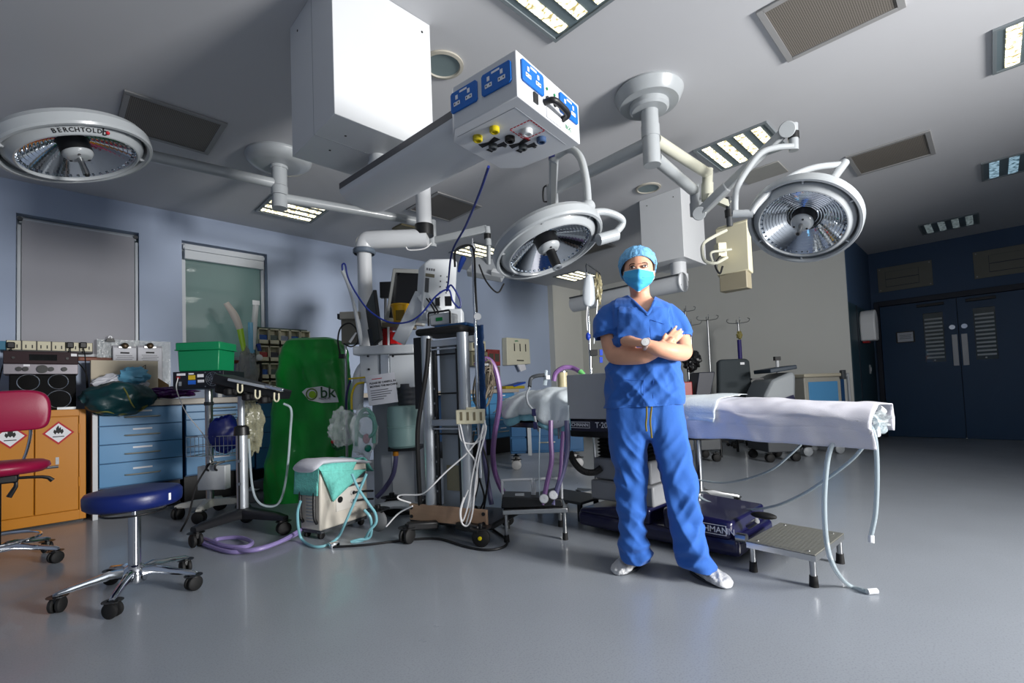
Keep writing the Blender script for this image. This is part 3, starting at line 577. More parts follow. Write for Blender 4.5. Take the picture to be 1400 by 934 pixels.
m = MB(); m.cyl(jt+UZ*.02, jt+UZ*.12, .085); m.build('joint_ring', black_plastic, L0); MB().cyl(jt+UZ*.12, (jt.x, jt.y, ZC-.0), .07).build('drop_tube', white_paint, L0)
ptube(MB(), [(555, 338, 4.2), (560, 342, 4.2), (580, 340, 4.2), (590, 332, 4.2)], .006).build('cable_loop', white_cable, L0)
# ------------------------------------------------------------------ generic helpers for objects
def blob(c, r, amp, seed, freq=3., n=40, m=26, Rm=None):
    mb = MB(); mb.ball((0, 0, 0), 1., n, m); out = []
    for v in mb.v:
        d = v.normalized(); k = 1+amp*noise.fractal(d*freq+Vector((seed, seed*1.7, 0)), 1., 2., 4)*1.6
        q = Vector((v.x*r[0]*k, v.y*r[1]*k, v.z*r[2]*k)); out.append(Vector(c)+(Rm @ q if Rm is not None else q))
    mb.v = out; return mb
def caster(root, p, r=.04, d=(1, 0, 0), forkm=None, wheelm=None, twin=True):
    d = Vector(d).normalized(); s = UZ.cross(d); p = Vector((p[0], p[1], 0)); forkm = forkm or black_plastic
    m = MB(); m.lathe([(r*.3, .0), (r*1.15, .002), (r*1.15, .0)], p+UZ*r*2.05); m.cyl(p+UZ*r*1.1, p+UZ*(r*2.5), r*.28, n=12); m.box(p+UZ*r*1.75, (r*.35, r*1.2, r*.9), Matrix((s, d, UZ)).transposed())
    f = m.build('caster', forkm, root)
    for k in ((-1, 1) if twin else (0,)):
        m = MB(); a = p+UZ*r+s*(k*r*.42 if twin else 0); w = r*.3; m.lathe([(.001, -w), (r*.8, -w), (r, -w*.5), (r, w*.5), (r*.8, w), (.001, w)], a, s, 24); m.build('wheel', wheelm or black_rubber, f)
    return f
def loop_tube(name, label, cat, pts, r, mat, n=8, k=8, grp=None):
    o = thing(name, label, cat, pts[0], grp); MB().tube(pts, r, n, k).build('tube', mat, o); return o
# ------------------------------------------------------------------ yellow flammables cabinet
YC = 5.53
yc = thing('flammables_cabinet', 'yellow steel flammables cabinet with hazard diamonds on its doors', 'cabinet', (-.18, 5.75, 0))
m = MB(); m.lim(-.62, .247, YC+.005, 6.05, .02, .955); body = m.build('body', yellow_m, yc, .004)
m = MB(); m.lim(-.62, -.585, YC-.012, YC+.006, .02, .955); m.lim(.205, .247, YC-.012, YC+.006, .02, .955); m.lim(-.585, .205, YC-.012, YC+.006, .9, .955); m.lim(-.585, .205, YC-.012, YC+.006, .02, .1); m.build('face_frame', yellow_m, yc, .003)
MB().lim(-.6, .23, YC+.02, 6.0, 0, .022).build('plinth', black_plastic, yc)
xs = at(47, 640, Y=YC).x
for a, b in ((-.58, xs-.003), (xs+.003, .2)):
    d = MB().lim(a, b, YC-.016, YC+.004, .105, .895).build('door', yellow_m, yc, .004)
    MB().lim((a+b)/2-.01, (a+b)/2+.01, YC-.02, YC-.015, .5, .56).build('lock', steel, d)
for k in (.3, .75): MB().cyl((.203, YC-.018, k), (.203, YC-.018, k+.08), .006, n=10).build('hinge', yellow_m, yc)
def diamond(px_, py_):
    c = at(px_, py_, Y=YC-.0175); s = .098; q = [(0, -s), (s, 0), (0, s), (-s, 0)]
    d = MB().prism(q, .001, c, (1, 0, 0)).build('hazard_diamond', red_ink, yc); MB().prism([(a*.82, b*.82) for a, b in q], .001, c+Vector((0, -.001, 0)), (1, 0, 0)).build('diamond_field', white_ink, d)
    fl = [(-.02, -.02), (-.032, .0), (-.026, .022), (-.016, .012), (-.014, .034), (0, .056), (.004, .03), (.014, .042), (.016, .018), (.026, .024), (.032, .002), (.02, -.02), (.01, -.004), (0, -.016), (-.01, -.004)]
    MB().prism(fl, .001, c+Vector((0, -.002, .008)), (1, 0, 0)).build('flame_symbol', black_ink, d); MB().lim(c.x-.035, c.x+.035, c.y-.0035, c.y-.001, c.z-.034, c.z-.027).build('flame_symbol', black_ink, d)
diamond(80, 592); diamond(14, 597)
# speaker stack and amplifiers
def span(x0, y0, x1, y1, Y):
    a = at(x0, (y0+y1)/2, Y=Y); b = at(x1, (y0+y1)/2, Y=Y); t = at((x0+x1)/2, y0, Y=Y); q = at((x0+x1)/2, y1, Y=Y); return a.x, b.x, q.z, t.z
Ys = 5.6
x0, x1, z0, z1 = span(12, 512, 104, 559, Ys); z0 = .957
sp = thing('speaker_unit', 'black panel unit with four chrome-ringed round cones on the yellow cabinet', 'speaker', ((x0+x1)/2, Ys+.12, z0))
MB().lim(x0, x1, Ys, Ys+.25, z0, z1).build('body', M('speaker_black', (8, 8, 10), .6, spec=.1), sp, .006)
for (px_, py_, rr) in ((39, 523, .066), (80, 522, .062), (37, 547, .075), (81, 546, .075)):
    c = at(px_, py_, Y=Ys-.002); MB().torus(c, (0, 1, 0), rr, .0045, 48, 8).build('chrome_ring', chrome, sp); MB().lathe([(rr, .0), (rr*.5, .002), (.001, .003)], c+Vector((0, .0015, 0)), (0, -1, 0)).build('cone', M('cone_black', (6, 6, 7), .6, spec=.1), sp)
MB().lim(at(78, 556, Y=Ys).x, x1, Ys-.03, Ys-.002, z0, z0+.02).build('foot_bar', steel, sp)
a0_, a1_, zA, zB = span(4, 497, 107, 511, Ys-.02); zA = z1+.001; zm = zA+.085
am = thing('amplifier', 'silver amplifier with round knobs on top of the speaker unit', 'amplifier', ((a0_+a1_)/2, Ys+.12, zA)); MB().lim(a0_, a1_, Ys-.02, Ys+.26, zA, zm).build('casing', M('silver_front', (128, 124, 130), .35, .5), am, .004)
for px_, rr in ((26, .018), (35, .018), (58, .034), (70, .018), (88, .018)): c = at(px_, 505, Y=Ys-.021); c.z = (zA+zm)/2; MB().cyl(c, c+Vector((0, -.018, 0)), rr, n=20).build('knob', black_plastic, am)
MB().lim(at(32, 500, Y=Ys).x, at(41, 500, Y=Ys).x, Ys-.022, Ys-.0195, zm-.02, zm-.004).build('sticker', white_ink, am)
zt = zm+.105
am = thing('tuner', 'dark brownish tuner unit with wide display on the silver amplifier', 'tuner', ((a0_+a1_)/2, Ys+.12, zm)); MB().lim(a0_, a1_, Ys-.02, Ys+.26, zm+.001, zt).build('casing', M('dark_burgundy', (44, 24, 30), .5, spec=.2), am, .004)
MB().lim(at(40, 490, Y=Ys).x, at(78, 490, Y=Ys).x, Ys-.023, Ys-.019, zm+.03, zm+.08).build('display', glass_dark, am); MB().lim(at(97, 482, Y=Ys).x, at(105, 482, Y=Ys).x, Ys-.022, Ys-.019, zt-.035, zt-.012).build('sticker', white_ink, am)
for px_ in (18, 92): c = at(px_, 490, Y=Ys-.021); c.z = zm+.05; MB().cyl(c, c+Vector((0, -.01, 0)), .01, n=14).build('knob', black_plastic, am)
# power trunking on the wall
Yt = 5.98; x0, x1, z0, z1 = span(8, 467, 127, 480, Yt)
tr = thing('power_strip', 'cream multi-socket power strip with black plugs under the blind window', 'power strip', ((x0+x1)/2, YW-.06, z0-.02))
MB().lim(x0, x1, Yt, YW-.001, z0-.012, z1).build('trunking', black_plastic, tr, .003); w = (x1-x0)/6
for k in range(6):
    s = MB().lim(x0+k*w+.004, x0+(k+1)*w-.004, Yt-.008, Yt+.001, z0+.004, z1-.002).build('socket', cream_plastic, tr, .003)
    for dx in (-.02, .02): MB().lim(x0+(k+.5)*w+dx-.004, x0+(k+.5)*w+dx+.004, Yt-.0088, Yt-.0078, z0+.02, z0+.05).build('pin_slot', black_ink, s)
for px_ in (15, 96, 114):
    c = at(px_, 472, Y=Yt-.03); b = MB().box((c.x, Yt-.025, c.z), (.05, .036, .055)).build('plug', black_plastic, tr, .008); c2 = at(118, 515, Y=5.85) if px_ > 90 else at(4, 500, Y=5.9)
    MB().tube([(c.x, Yt-.035, c.z-.03), (c.x+.01, Yt-.05, c.z-.1), c2+Vector((0, 0, .02 if px_ == 96 else 0)), (c2.x+.01 if px_ > 90 else c2.x-.05, 5.95, 1.0)], .005, 6).build('lead', black_cable, tr)
x0, x1, z0, z1 = span(-14, 466, 8, 478, 5.97); MB().lim(x0, x1, 5.97, YW-.002, z0, z1).build('wall_box', M('teal_box', (30, 110, 140), .4), tr, .004)
# ------------------------------------------------------------------ blue drawer cabinets and worktop
YB = 5.45
handle_m = M('satin_handle', (190, 186, 170), .3, .7)
def drawer_unit(x0, x1, zs, label, grp='fitted blue drawer cabinets', yb=YB, ybk=6.08, plinth=True):
    u = thing('drawer_cabinet', label, 'cabinet', ((x0+x1)/2, (yb+ybk)/2, 0), grp)
    MB().lim(x0, x1, yb+.022, ybk, zs[-1]-.01, zs[0]+.004).build('carcass', M('cabinet_carcass', (40, 86, 128), .5), u)
    if plinth: MB().lim(x0+.005, x1-.005, yb+.12, ybk, 0, zs[-1]-.012).build('plinth', black_plastic, u)
    for a, b in zip(zs, zs[1:]):
        d = MB().lim(x0+.004, x1-.004, yb, yb+.02, b+.003, a-.003).build('drawer', steelblue, u, .003); c = (x0+x1)/2; w = (x1-x0)*.21; zh = b+(a-b)*.45
        MB().tube([(c-w, yb+.002, zh), (c-w*.8, yb-.018, zh), (c, yb-.026, zh), (c+w*.8, yb-.018, zh), (c+w, yb+.002, zh)], .007, 8, 6).build('handle', handle_m, d)
        if a-b > .12: MB().lim(c-w*.55, c+w*.55, yb-.0012, yb+.001, zh+.045, zh+.06).build('drawer_label', white_ink, d)
    return u
drawer_unit(.325, .932, (.955, .795, .632, .468, .262), 'four-drawer blue cabinet under the dark teal bag')
drawer_unit(.955, 1.56, (.955, .885, .81, .655, .5, .28), 'five-drawer blue cabinet behind the pole stand')
drawer_unit(1.57, 2.2, (.955, .795, .632, .468, .262), 'blue drawer cabinet mostly hidden behind the green covered machine')
for a, b, lb in ((4.3, 4.85, 'blue drawer cabinet at the back right of the equipment tower'), (4.87, 5.42, 'blue drawer cabinet below the yellow tray on the back worktop')): drawer_unit(a, b, (.955, .795, .632, .468, .262), lb)
MB().lim(.285, .32, YB-.005, 6.08, 0, .955).build('end_panel', white_paint, thing('end_panel', 'white end panel closing the blue drawer cabinets', 'panel', (.3, 5.75, 0)), .002)
wt = MB().lim(.28, 5.5, YB-.03, 6.085, .962, 1.02).build('worktop', worktop_m, None, .006); tag(wt, 'long grey-brown worktop running over the blue drawer cabinets', 'worktop'); CT = 1.02
# ------------------------------------------------------------------ clutter on the worktop
def sit(mb, z):   # drop a mesh so that its lowest point touches z
    lo = min(v.z for v in mb.v); mb.v = [v+UZ*(z-lo) for v in mb.v]; return mb
c = at(166, 546, Y=5.42); m = blob((c.x-.02, 5.47, c.z+.0), (.25, .2, .16), .12, 3.1, 1.5, 60, 40)
for i, v in enumerate(m.v):
    if v.y < 5.43 and v.z < CT+.03: m.v[i] = Vector((v.x, min(v.y, 5.405), v.z))
    elif v.z < CT+.006 and v.y > 5.41: m.v[i] = Vector((v.x, v.y, CT+.006))
bag = thing('soft_bag', 'dark teal nylon bag slumped over the worktop edge', 'bag', (c.x, 5.5, CT)); m.build('body', teal_bag, bag, ang=80)
piping = M('olive_piping', (110, 110, 50), .6)
from mathutils.bvhtree import BVHTree
_bt = BVHTree.FromPolygons(m.v, m.f)
def onbag(pts):
    out = []
    for x, y in pts:
        d = ray(x, y).normalized(); h = _bt.ray_cast(CP, d)
        out.append(h[0]-d*.004 if h[0] is not None else _bt.find_nearest(at(x, y, Y=5.35))[0])
    return out
MB().tube(onbag([(162, 522), (172, 535), (180, 552), (190, 562), (205, 560)]), .006, 6).build('piping', piping, bag); MB().tube(onbag([(128, 573), (145, 563), (170, 566), (205, 562)]), .006, 6).build('piping', piping, bag)
c = at(155, 517, Y=5.68); m = sit(blob((c.x+.05, 5.72, c.z), (.2, .12, .09), .2, 8.2, 2.2, 22, 14), CT+.06); pp = thing('crumpled_paper', 'crumpled white wrapping paper heaped behind the dark teal bag', 'paper', (c.x, 5.72, CT)); m.build('sheet', paper, pp, smooth=False)
c = at(182, 507, Y=5.7); m = sit(blob((c.x, 5.62, c.z), (.11, .06, .08), .24, 2.2, 2.4, 24, 16), CT+.13); pp = thing('plastic_wrapper', 'scrunched pale blue plastic wrapper on the crumpled paper', 'wrapper', (c.x, 5.62, CT+.1)); m.build('film', skyblue, pp)
c = at(233, 533, Y=5.55); m = sit(blob((c.x, 5.56, c.z), (.2, .1, .05), .25, 5.5, 2.6), CT+.001); pp = thing('plastic_bag', 'shiny purple plastic bag lying on the worktop', 'bag', (c.x, 5.56, CT)); m.build('film', purple_bag, pp)
Yc = 5.86; x0, x1, z0, z1 = span(124, 493, 216, 508, Yc)
cb = thing('cardboard_box', 'long white cardboard box with open flap leaning before the clipboards', 'box', ((x0+x1)/2, Yc+.08, CT)); MB().lim(x0, x1, Yc, Yc+.12, CT+.001, z1).build('carton', card, cb, .003)
MB().prism([(0, 0), (.1, -.09), (.09, .03), (.0, .1)], .004, (x1, Yc+.02, CT+.12), (1, 0, 0)).build('flap', M('brown_flap', (92, 72, 40), .8), cb); MB().tube([(x1-.1, Yc-.002, CT+.06), (x1-.1, Yc-.002, z1-.04), (x1-.13, Yc-.002, z1-.07)], .003, 5, 1).build('arrow_print', black_ink, cb)
Yd = 6.03; x0, x1, z0, z1 = span(133, 465, 234, 520, Yd); dr = thing('document_rack', 'clear acrylic document rack on the wall behind the worktop', 'rack', ((x0+x1)/2, Yd+.03, CT)); MB().lim(x0, x1, Yd+.03, Yd+.036, CT+.001, z1).build('back_panel', clear_plastic, dr); MB().lim(x0, x1, Yd-.03, Yd+.03, CT+.001, CT+.012).build('shelf', clear_plastic, dr)
for (xa, xb), lb in (((154, 187), 'clipboard with two printed sheets, left of the pair behind the cardboard box'), ((188, 222), 'clipboard with printed sheet beside the green crate')):
    a, b, q0, q1 = span(xa, 473, xb, 505, Yd); cbd = thing('clipboard', lb, 'clipboard', ((a+b)/2, Yd, CT+.03), 'clipboards in the rack'); MB().lim(a, b, Yd+.0, Yd+.005, CT+.04, q1).build('board', M('clip_board_grey', (150, 150, 158), .5), cbd); MB().lim(a+.006, b-.006, Yd-.004, Yd-.0005, CT+.05, q1-.02).build('sheet', paper, cbd)
    MB().lim((a+b)/2-.05, (a+b)/2+.05, Yd-.014, Yd+.0, q1-.025, q1-.005).build('clip', steel, cbd, .003); MB().lathe([(.03, 0), (.03, .012), (.012, .02), (.001, .02)], ((a+b)/2, Yd-.002, q1), (0, -1, 0)).build('clip_lever', M('dark_brass', (70, 58, 44), .4, .8), cbd)
    MB().lim((a+b)/2-.035, (a+b)/2+.035, Yd-.0052, Yd-.0038, q1-.078, q1-.062).build('print_heading', black_ink, cbd)
    for k in range(4): MB().lim((a+b)/2-.07+.01*(k % 2), (a+b)/2+.07-.012*((k+1) % 2), Yd-.0052, Yd-.0038, q1-.1-.018*k, q1-.096-.018*k).build('print_line', grey_ink, cbd)
bc = at(151, 464, Y=Yd+.02); q = thing('bulldog_clip', 'small black bulldog clip gripping the top of the acrylic rack', 'clip', (bc.x, Yd+.033, bc.z-.02)); MB().prism([(-.035, -.025), (.035, -.025), (.025, .008), (-.025, .008)], .03, (bc.x, Yd+.048-.03, bc.z), (1, 0, 0)).build('jaw', black_plastic, q); MB().torus((bc.x, Yd+.033, bc.z+.02), (0, 1, 0), .012, .003, 20, 6).build('loop', steel, q)
# window sill items: syringe pump-like small camera stand and packaged tubes in a bag
sc_ = at(308, 480, Y=5.95); q = thing('instrument_packet', 'white upright instrument packet standing behind the green crate', 'packet', (sc_.x, 5.95, CT)); x0, x1, z0, z1 = span(297, 474, 303, 512, 5.95); MB().lim(x0, x1, 5.94, 5.965, CT+.001, z1).build('packet', white_plastic, q, .003)
for s in (-.025, .025): MB().torus((x0+s*.8, 5.95, z1+.03), (0, 1, 0), .022, .003, 20, 6).build('finger_ring', black_cable, q)
MB().lim(x0-.003, x0+.003, 5.948, 5.952, z1-.01, z1+.015).build('shank', steel, q)
pk = thing('packaging_bag', 'grey clear plastic bag of long packaged tubes beside the bin rack', 'bag', (at(340, 515, Y=5.8).x, 5.8, CT))
x0, x1, z0, z1 = span(326, 478, 352, 520, 5.78)
blob(((x0+x1)/2, 5.8, (CT+z1)/2+.01), ((x1-x0)/2*1.05, .07, (z1-CT)/2), .18, 4.4, 2.6).build('bag', M('smoky_polythene', (150, 150, 146), .2, var=.3, scale=16, alpha=.7, bump=.5, bscale=30), pk)
def pk_tube(pts, w, mat, name): MB().tube([at(x, y, Y=5.8) for x, y in pts], w, 8, 4, flat=.35, up=(0, 1, 0)).build(name, mat, pk)
pk_tube([(335, 485), (331, 465), (328, 449)], [.022, .03, .034], lime, 'lime_sleeve'); pk_tube([(328, 450), (321, 432), (309, 414)], [.035, .042, .03], M('grey_white_paddle', (196, 188, 180), .5), 'paddle')
pk_tube([(346, 512), (344, 480), (343, 441)], [.026, .03, .03], skyblue, 'blue_packet'); pk_tube([(346, 478), (348, 440), (350, 416)], [.024, .03, .03], M('white_packet', (206, 210, 210), .4), 'white_packet'); MB().box(at(350, 414, Y=5.79), (.075, .01, .05)).build('packet_header', white_plastic, pk)
# bin rack
Yr = 5.92; rk = thing('bin_rack', 'cream rack of small open storage bins beside the green covered machine', 'rack', (at(390, 500, Y=Yr).x, Yr+.08, CT))
xa = at(353, 455, Y=Yr).x; xb = at(424, 455, Y=Yr).x; zt = at(370, 447, Y=Yr).z; nb = 5; nr = 4; w = (xb-xa)/nb; hh = (zt-CT-.005)/nr
MB().lim(xa-.02, xb+.01, Yr+.12, 6.08, CT+.001, zt+.01).build('back_frame', M('rack_green_grey', (70, 92, 86), .5), rk); conts = [M('cont_%d' % i, c, .5, var=.5, scale=60) for i, c in enumerate(((170, 60, 60), (120, 130, 150), (60, 60, 70), (40, 90, 170), (210, 210, 210), (80, 96, 90)))]
for r in range(nr):
    for k in range(nb):
        a = xa+k*w+.003; b = a+w-.006; q0 = CT+.002+r*hh; q1 = q0+hh*.9
        m = MB(); m.lim(a, b, Yr, Yr+.12, q0, q0+.008); m.lim(a, a+.008, Yr, Yr+.12, q0, q1); m.lim(b-.008, b, Yr, Yr+.12, q0, q1); m.lim(a, b, Yr, Yr+.006, q0, q0+(q1-q0)*.28); m.lim(a, b, Yr, Yr+.12, q1-.012, q1); m.lim(a, b, Yr+.112, Yr+.12, q0, q1)
        bn = m.build('bin', cream_plastic, rk); MB().lim(a+.012, b-.012, Yr+.02, Yr+.1, q0+.008, q0+(q1-q0)*.62).build('contents', conts[(r*3+k*2) % 6], bn, .01)
cw = at(354, 480, Y=5.8); q = thing('pressure_gauge', 'small white and blue gauge hanging on a black strap from the bin rack', 'gauge', (cw.x, 5.88, cw.z-.1)); MB().lathe([(.001, 0), (.035, 0), (.035, .02), (.028, .024), (.001, .024)], at(354, 489, Y=5.89), (0, -1, 0)).build('dial', white_plastic, q); MB().tube([at(353, 470, Y=5.89), at(355, 480, Y=5.89)], .022, 8, 1).build('loop', M('blue_strap', (30, 60, 150), .5), q); MB().tube([at(356, 496, Y=5.89), at(357, 505, Y=5.89), at(357, 522, Y=5.89)], .014, 8, 2).build('strap', black_rubber, q)
# ------------------------------------------------------------------ blue stool
def star_base(root, c, R, n, z1, z0, mat, a0, rc, w=.03):
    for k in range(n):
        a = a0+2*math.pi*k/n; d = Vector((math.cos(a), math.sin(a), 0)); c = Vector(c)
        s = UZ.cross(d); rs = []
        for t, ww, hh, zz in ((.02, w*1.2, .045, z1), (.1, w, .04, z1+.008), (R*.6, w*.85, .03, (z0+z1)/2+.008), (R*.97, w*.75, .022, z0+.004), (R*1.04, w*.6, .014, z0-.003)):
            o = Vector((c.x, c.y, 0))+d*t+UZ*zz; rs.append([o+s*ww*.5*u+UZ*hh*.5*v for u, v in ((-1, -1), (1, -1), (1, .5), (.5, 1), (-.5, 1), (-1, .5))])
        MB().rings(rs).build('leg', mat, root, ang=50); caster(root, Vector((c.x, c.y, 0))+d*R*.985, rc, s+d*.5)
st = Vector((.325, 3.13, 0)); zs = zat(st, 187, 668)
so = thing('stool', 'round blue vinyl stool on a chrome five-star base in the left foreground', 'stool', st)
R = .205
MB().lathe([(.001, zs-.085), (R-.02, zs-.085), (R-.003, zs-.072), (R, zs-.05), (R, zs-.02), (R-.01, zs-.005), (R-.035, zs), (.001, zs+.004)], st, n=64).build('seat', blue_vinyl, so, ang=60)
tg = (CP-st); tg.z = 0; tg.normalize(); tg = Matrix.Rotation(.75, 3, 'Z') @ tg; MB().box(st+tg*(R+.001)+UZ*(zs-.04), (.012, .004, .035), Matrix((UZ.cross(tg), tg, UZ)).transposed()).build('seat_tag', white_ink, so)
MB().cyl(st+UZ*(zs-.105), st+UZ*(zs-.084), .07).build('seat_plate', black_plastic, so)
MB().torus(st+UZ*(zs-.115), (0, 0, 1), .135, .005, 48, 8).build('height_ring', black_plastic, so); m = MB(); m.beam(st+UZ*(zs-.113)-Vector((.135, 0, 0)), st+UZ*(zs-.113)+Vector((.135, 0, 0)), .01); m.build('height_ring_bar', black_plastic, so)
m = MB(); m.cyl(st+UZ*(zs-.15), st+UZ*(zs-.1), .014); m.build('gas_piston', chrome, so); MB().cyl(st+UZ*.13, st+UZ*(zs-.14), .027).build('column', chrome, so); MB().lathe([(.05, .065), (.055, .09), (.045, .135), (.028, .15)], st).build('hub', chrome, so)
star_base(so, st, .29, 5, .11, .085, chrome, math.radians(248), .036)
# ------------------------------------------------------------------ magenta chair
pc = Vector((-.22, 4.32, 0)); po = thing('clinic_chair', 'magenta vinyl clinic chair with chrome base at the left picture edge', 'chair', pc)
Dp = (at(50, 600, D=1)-CP).length and (Vector((pc.x, pc.y, .6))-CP).dot(CF)
zseat = zat(pc, 30, 630)
MB().rings([[pc+Vector((math.cos(a)*rr*1.12, math.sin(a)*rr, z)) for a in [2*math.pi*i/48 for i in range(48)]] for rr, z in ((.01, zseat-.075), (.19, zseat-.07), (.22, zseat-.04), (.215, zseat-.015), (.19, zseat), (.01, zseat+.006))]).build('seat', maroon, po, ang=60)
yb = pc.y+.16
bp = [(-.36, 0), (-.36, .16)]
bc = at(32, 568, Y=yb); rs = []
prof = [(-.30, -.04), (-.30, .07), (-.2, .14), (0, .165), (.13, .16), (.19, .11), (.2, 0), (.17, -.085), (.05, -.1), (-.2, -.1)]
for dy, k in ((-.035, .9), (-.03, .97), (0, 1.), (.03, .97), (.038, .9)): rs.append([Vector((bc.x-.08+p[0]*k*.95+.02, yb+dy+.08*(p[0])**2*4*-.4, bc.z+p[1]*k)) for p in spline([(*p, 0) for p in prof]+[(*prof[0], 0)], 5)[:-1]])
MB().rings(rs).build('backrest', maroon, po, ang=60)
MB().tube([(bc.x+.03, yb+.05, bc.z-.02), (bc.x+.03, yb+.06, bc.z-.15), (bc.x-.01, yb+.05, zseat-.03), (pc.x+.02, pc.y+.05, zseat-.1)], [.02, .02, .02, .02], 8, 5, flat=.5).build('back_bar', chrome, po)
MB().box(pc+UZ*(zseat-.1), (.2, .18, .05)).build('mechanism', black_plastic, po, .01)
for a, b in (((58, 652), (72, 657)), ((22, 660), (12, 680))): MB().tube([pc+UZ*(zseat-.1), at(*a, Y=pc.y), at(*b, Y=pc.y)], [.008, .01, .014], 8, 3).build('lever', black_plastic, po)
MB().tube([at(60, 640, Y=pc.y), at(80, 638, Y=pc.y)], .009, 8, 1).build('tilt_lever', steel, po)
MB().cyl(pc+UZ*.12, pc+UZ*(zseat-.12), .026).build('column', black_plastic, po)
star_base(po, pc, .31, 5, .12, .09, chrome, math.radians(-30), .036)
MB().torus(pc+UZ*.17, (0, 0, 1), .2, .009, 48, 8).build('foot_ring', chrome, po)
# ------------------------------------------------------------------ pole stand with electronics unit, green crate
p1 = Vector((1.0, 4.74, 0)); s = thing('equipment_stand', 'steel pole stand on white caster base carrying the black electronic unit', 'stand', p1)
D1 = (p1+UZ*.95-CP).dot(CF)
ztop = zat(p1, 283, 529)
MB().cyl(p1+UZ*.09, p1+UZ*ztop, .03).build('pole', steel, s)
white_base = M('white_base_plastic', (196, 196, 188), .45)
for k in range(4):
    a = math.radians(150+90*k); d = Vector((math.cos(a), math.sin(a), 0)); rs = []
    for t, w, hh, z in ((.0, .1, .06, .12), (.12, .08, .05, .12), (.23, .06, .035, .11), (.26, .04, .02, .105)): o = p1+d*t+UZ*z; q = UZ.cross(d); rs.append([o+q*w*.5*u+UZ*hh*.5*v for u, v in ((-1, -1), (1, -1), (1, 0), (.6, 1), (-.6, 1), (-1, 0))])
    MB().rings(rs).build('base_leg', white_base, s, ang=50); caster(s, p1+d*.24, .048, UZ.cross(d)+d*.3)
MB().lathe([(.036, -.015), (.036, .015)], p1+UZ*zat(p1, 283, 552), caps=True).build('clamp_ring', dgrey_plastic, s)
zb = zat(p1, 298, 650); fr1 = frame(p1, CRH)
b = MB(fr1).lim(-.035, .2, -.11, -.03, zb-.1, zb+.1).build('control_box', lgrey_plastic, s, .008)
for k in (.06, .13): MB(fr1).tube([(k, -.1, zb+.06), (k, -.135, zb+.08), (k+.01, -.13, zb+.115), (k+.05, -.08, zb+.13)], .009, 8, 4).build('plug', black_plastic, b)
# basket
m = MB(fr1); wz0, wz1 = zat(p1, 300, 619), zat(p1, 300, 594)
for z in (wz0, (wz0+wz1)/2, wz1):
    for a, b_ in (((-.06, -.2), (.38, -.2)), ((.38, -.2), (.38, .0)), ((.38, 0), (-.06, 0)), ((-.06, 0), (-.06, -.2))): m.cyl((*a, z), (*b_, z), .0035, n=6)
for k in range(14):
    x = -.06+k*.44/13; m.cyl((x, -.2, wz0), (x, -.2, wz1), .0025, n=5)
    if k % 2: m.cyl((x, 0, wz0), (x, 0, wz1), .0025, n=5); m.cyl((x, -.2, wz0), (x, 0, wz0), .0025, n=5)
m.build('wire_basket', chrome, s)
bb = thing('blue_breathing_bag', 'deep blue rubber bag resting in the wire basket', 'bag', fr1 @ Vector((.2, -.1, wz0))); sit(blob(fr1 @ Vector((.2, -.1, wz0+.12)), (.13, .08, .15), .1, 9.1, 2.), wz0+.004).build('bag', M('cobalt_rubber', (12, 30, 118), .35), bb)
fu = frame(at(270, 519, D=D1-.25), CRH)
u = thing('electronic_unit', 'black electronic unit with round fan grille and stickers on the steel pole', 'electronics', fu @ Vector((0, .15, -.075)))
hU = .15; wU = .41; m = MB(fu); m.lim(-.2, .21, 0, .3, -.075, .068); m.build('casing', M('unit_black', (22, 24, 32), .45), u, .004)
for x, z, w, h_, c in ((-.15, .045, .03, .018, white_ink), (-.115, .045, .035, .018, white_ink), (-.05, .048, .04, .012, white_ink), (-.045, .018, .055, .036, M('yellow_sticker', (210, 180, 40), .5)), (-.045, -.022, .06, .032, M('blue_sticker', (40, 110, 220), .5)), (.025, .03, .05, .025, white_ink), (.028, -.014, .05, .022, white_ink), (-.14, -.03, .02, .035, grey_plastic), (-.155, .022, .03, .016, redbin)):
    MB(fu).lim(x-w/2, x+w/2, -.003, .001, z-h_/2, z+h_/2).build('sticker', c, u)
for rr in (.01, .025, .04, .055): MB(fu).torus((.125, -.003, 0), (0, 1, 0), rr, .0022, 32, 6).build('fan_guard', steel, u)
for k in range(4): a = math.pi*k/4+.39; MB(fu).beam((.125-.058*math.cos(a), -.003, -.058*math.sin(a)), (.125+.058*math.cos(a), -.003, .058*math.sin(a)), .003).build('fan_guard', steel, u)
for x in (.065, .185):
    for z in (-.058, .055): MB(fu).cyl((x, -.004, z), (x, .001, z), .005, n=8).build('screw', steel, u)
g = thing('green_crate', 'closed green plastic crate standing on the black electronic unit', 'crate', fu @ Vector((-.01, .15, .069)))
h_ = (507-467)*(D1-.25)/F
m = MB(fu); m.rings([[(x*k, y, z) for x, y in ((-.175, .02), (.165, .02), (.165, .24), (-.175, .24))] for k, z in ((.95, .07), (1., .07+h_*.72))]); gb = m.build('tub', bright_green, g, .008)
MB(fu).lim(-.185, .175, .01, .25, .07+h_*.73, .07+h_).build('lid', bright_green, g, .008); MB(fu).lim(-.19, .18, .004, .256, .07+h_*.72, .07+h_*.76).build('lid_rim', bright_green, g, .003)
cbl = thing('signal_cable', 'thin white cable drooping from the black electronic unit across the blue drawers', 'cable', fu @ Vector((-.16, -.01, .0))); MB().tube([fu @ Vector((-.155, -.004, .02)), fu @ Vector((-.14, -.04, -.08)), at(255, 565, D=D1-.2), at(280, 598, D=D1-.15), p1+UZ*zat(p1, 290, 640)+CRH*.05], .004, 6).build('cable', white_cable, cbl)
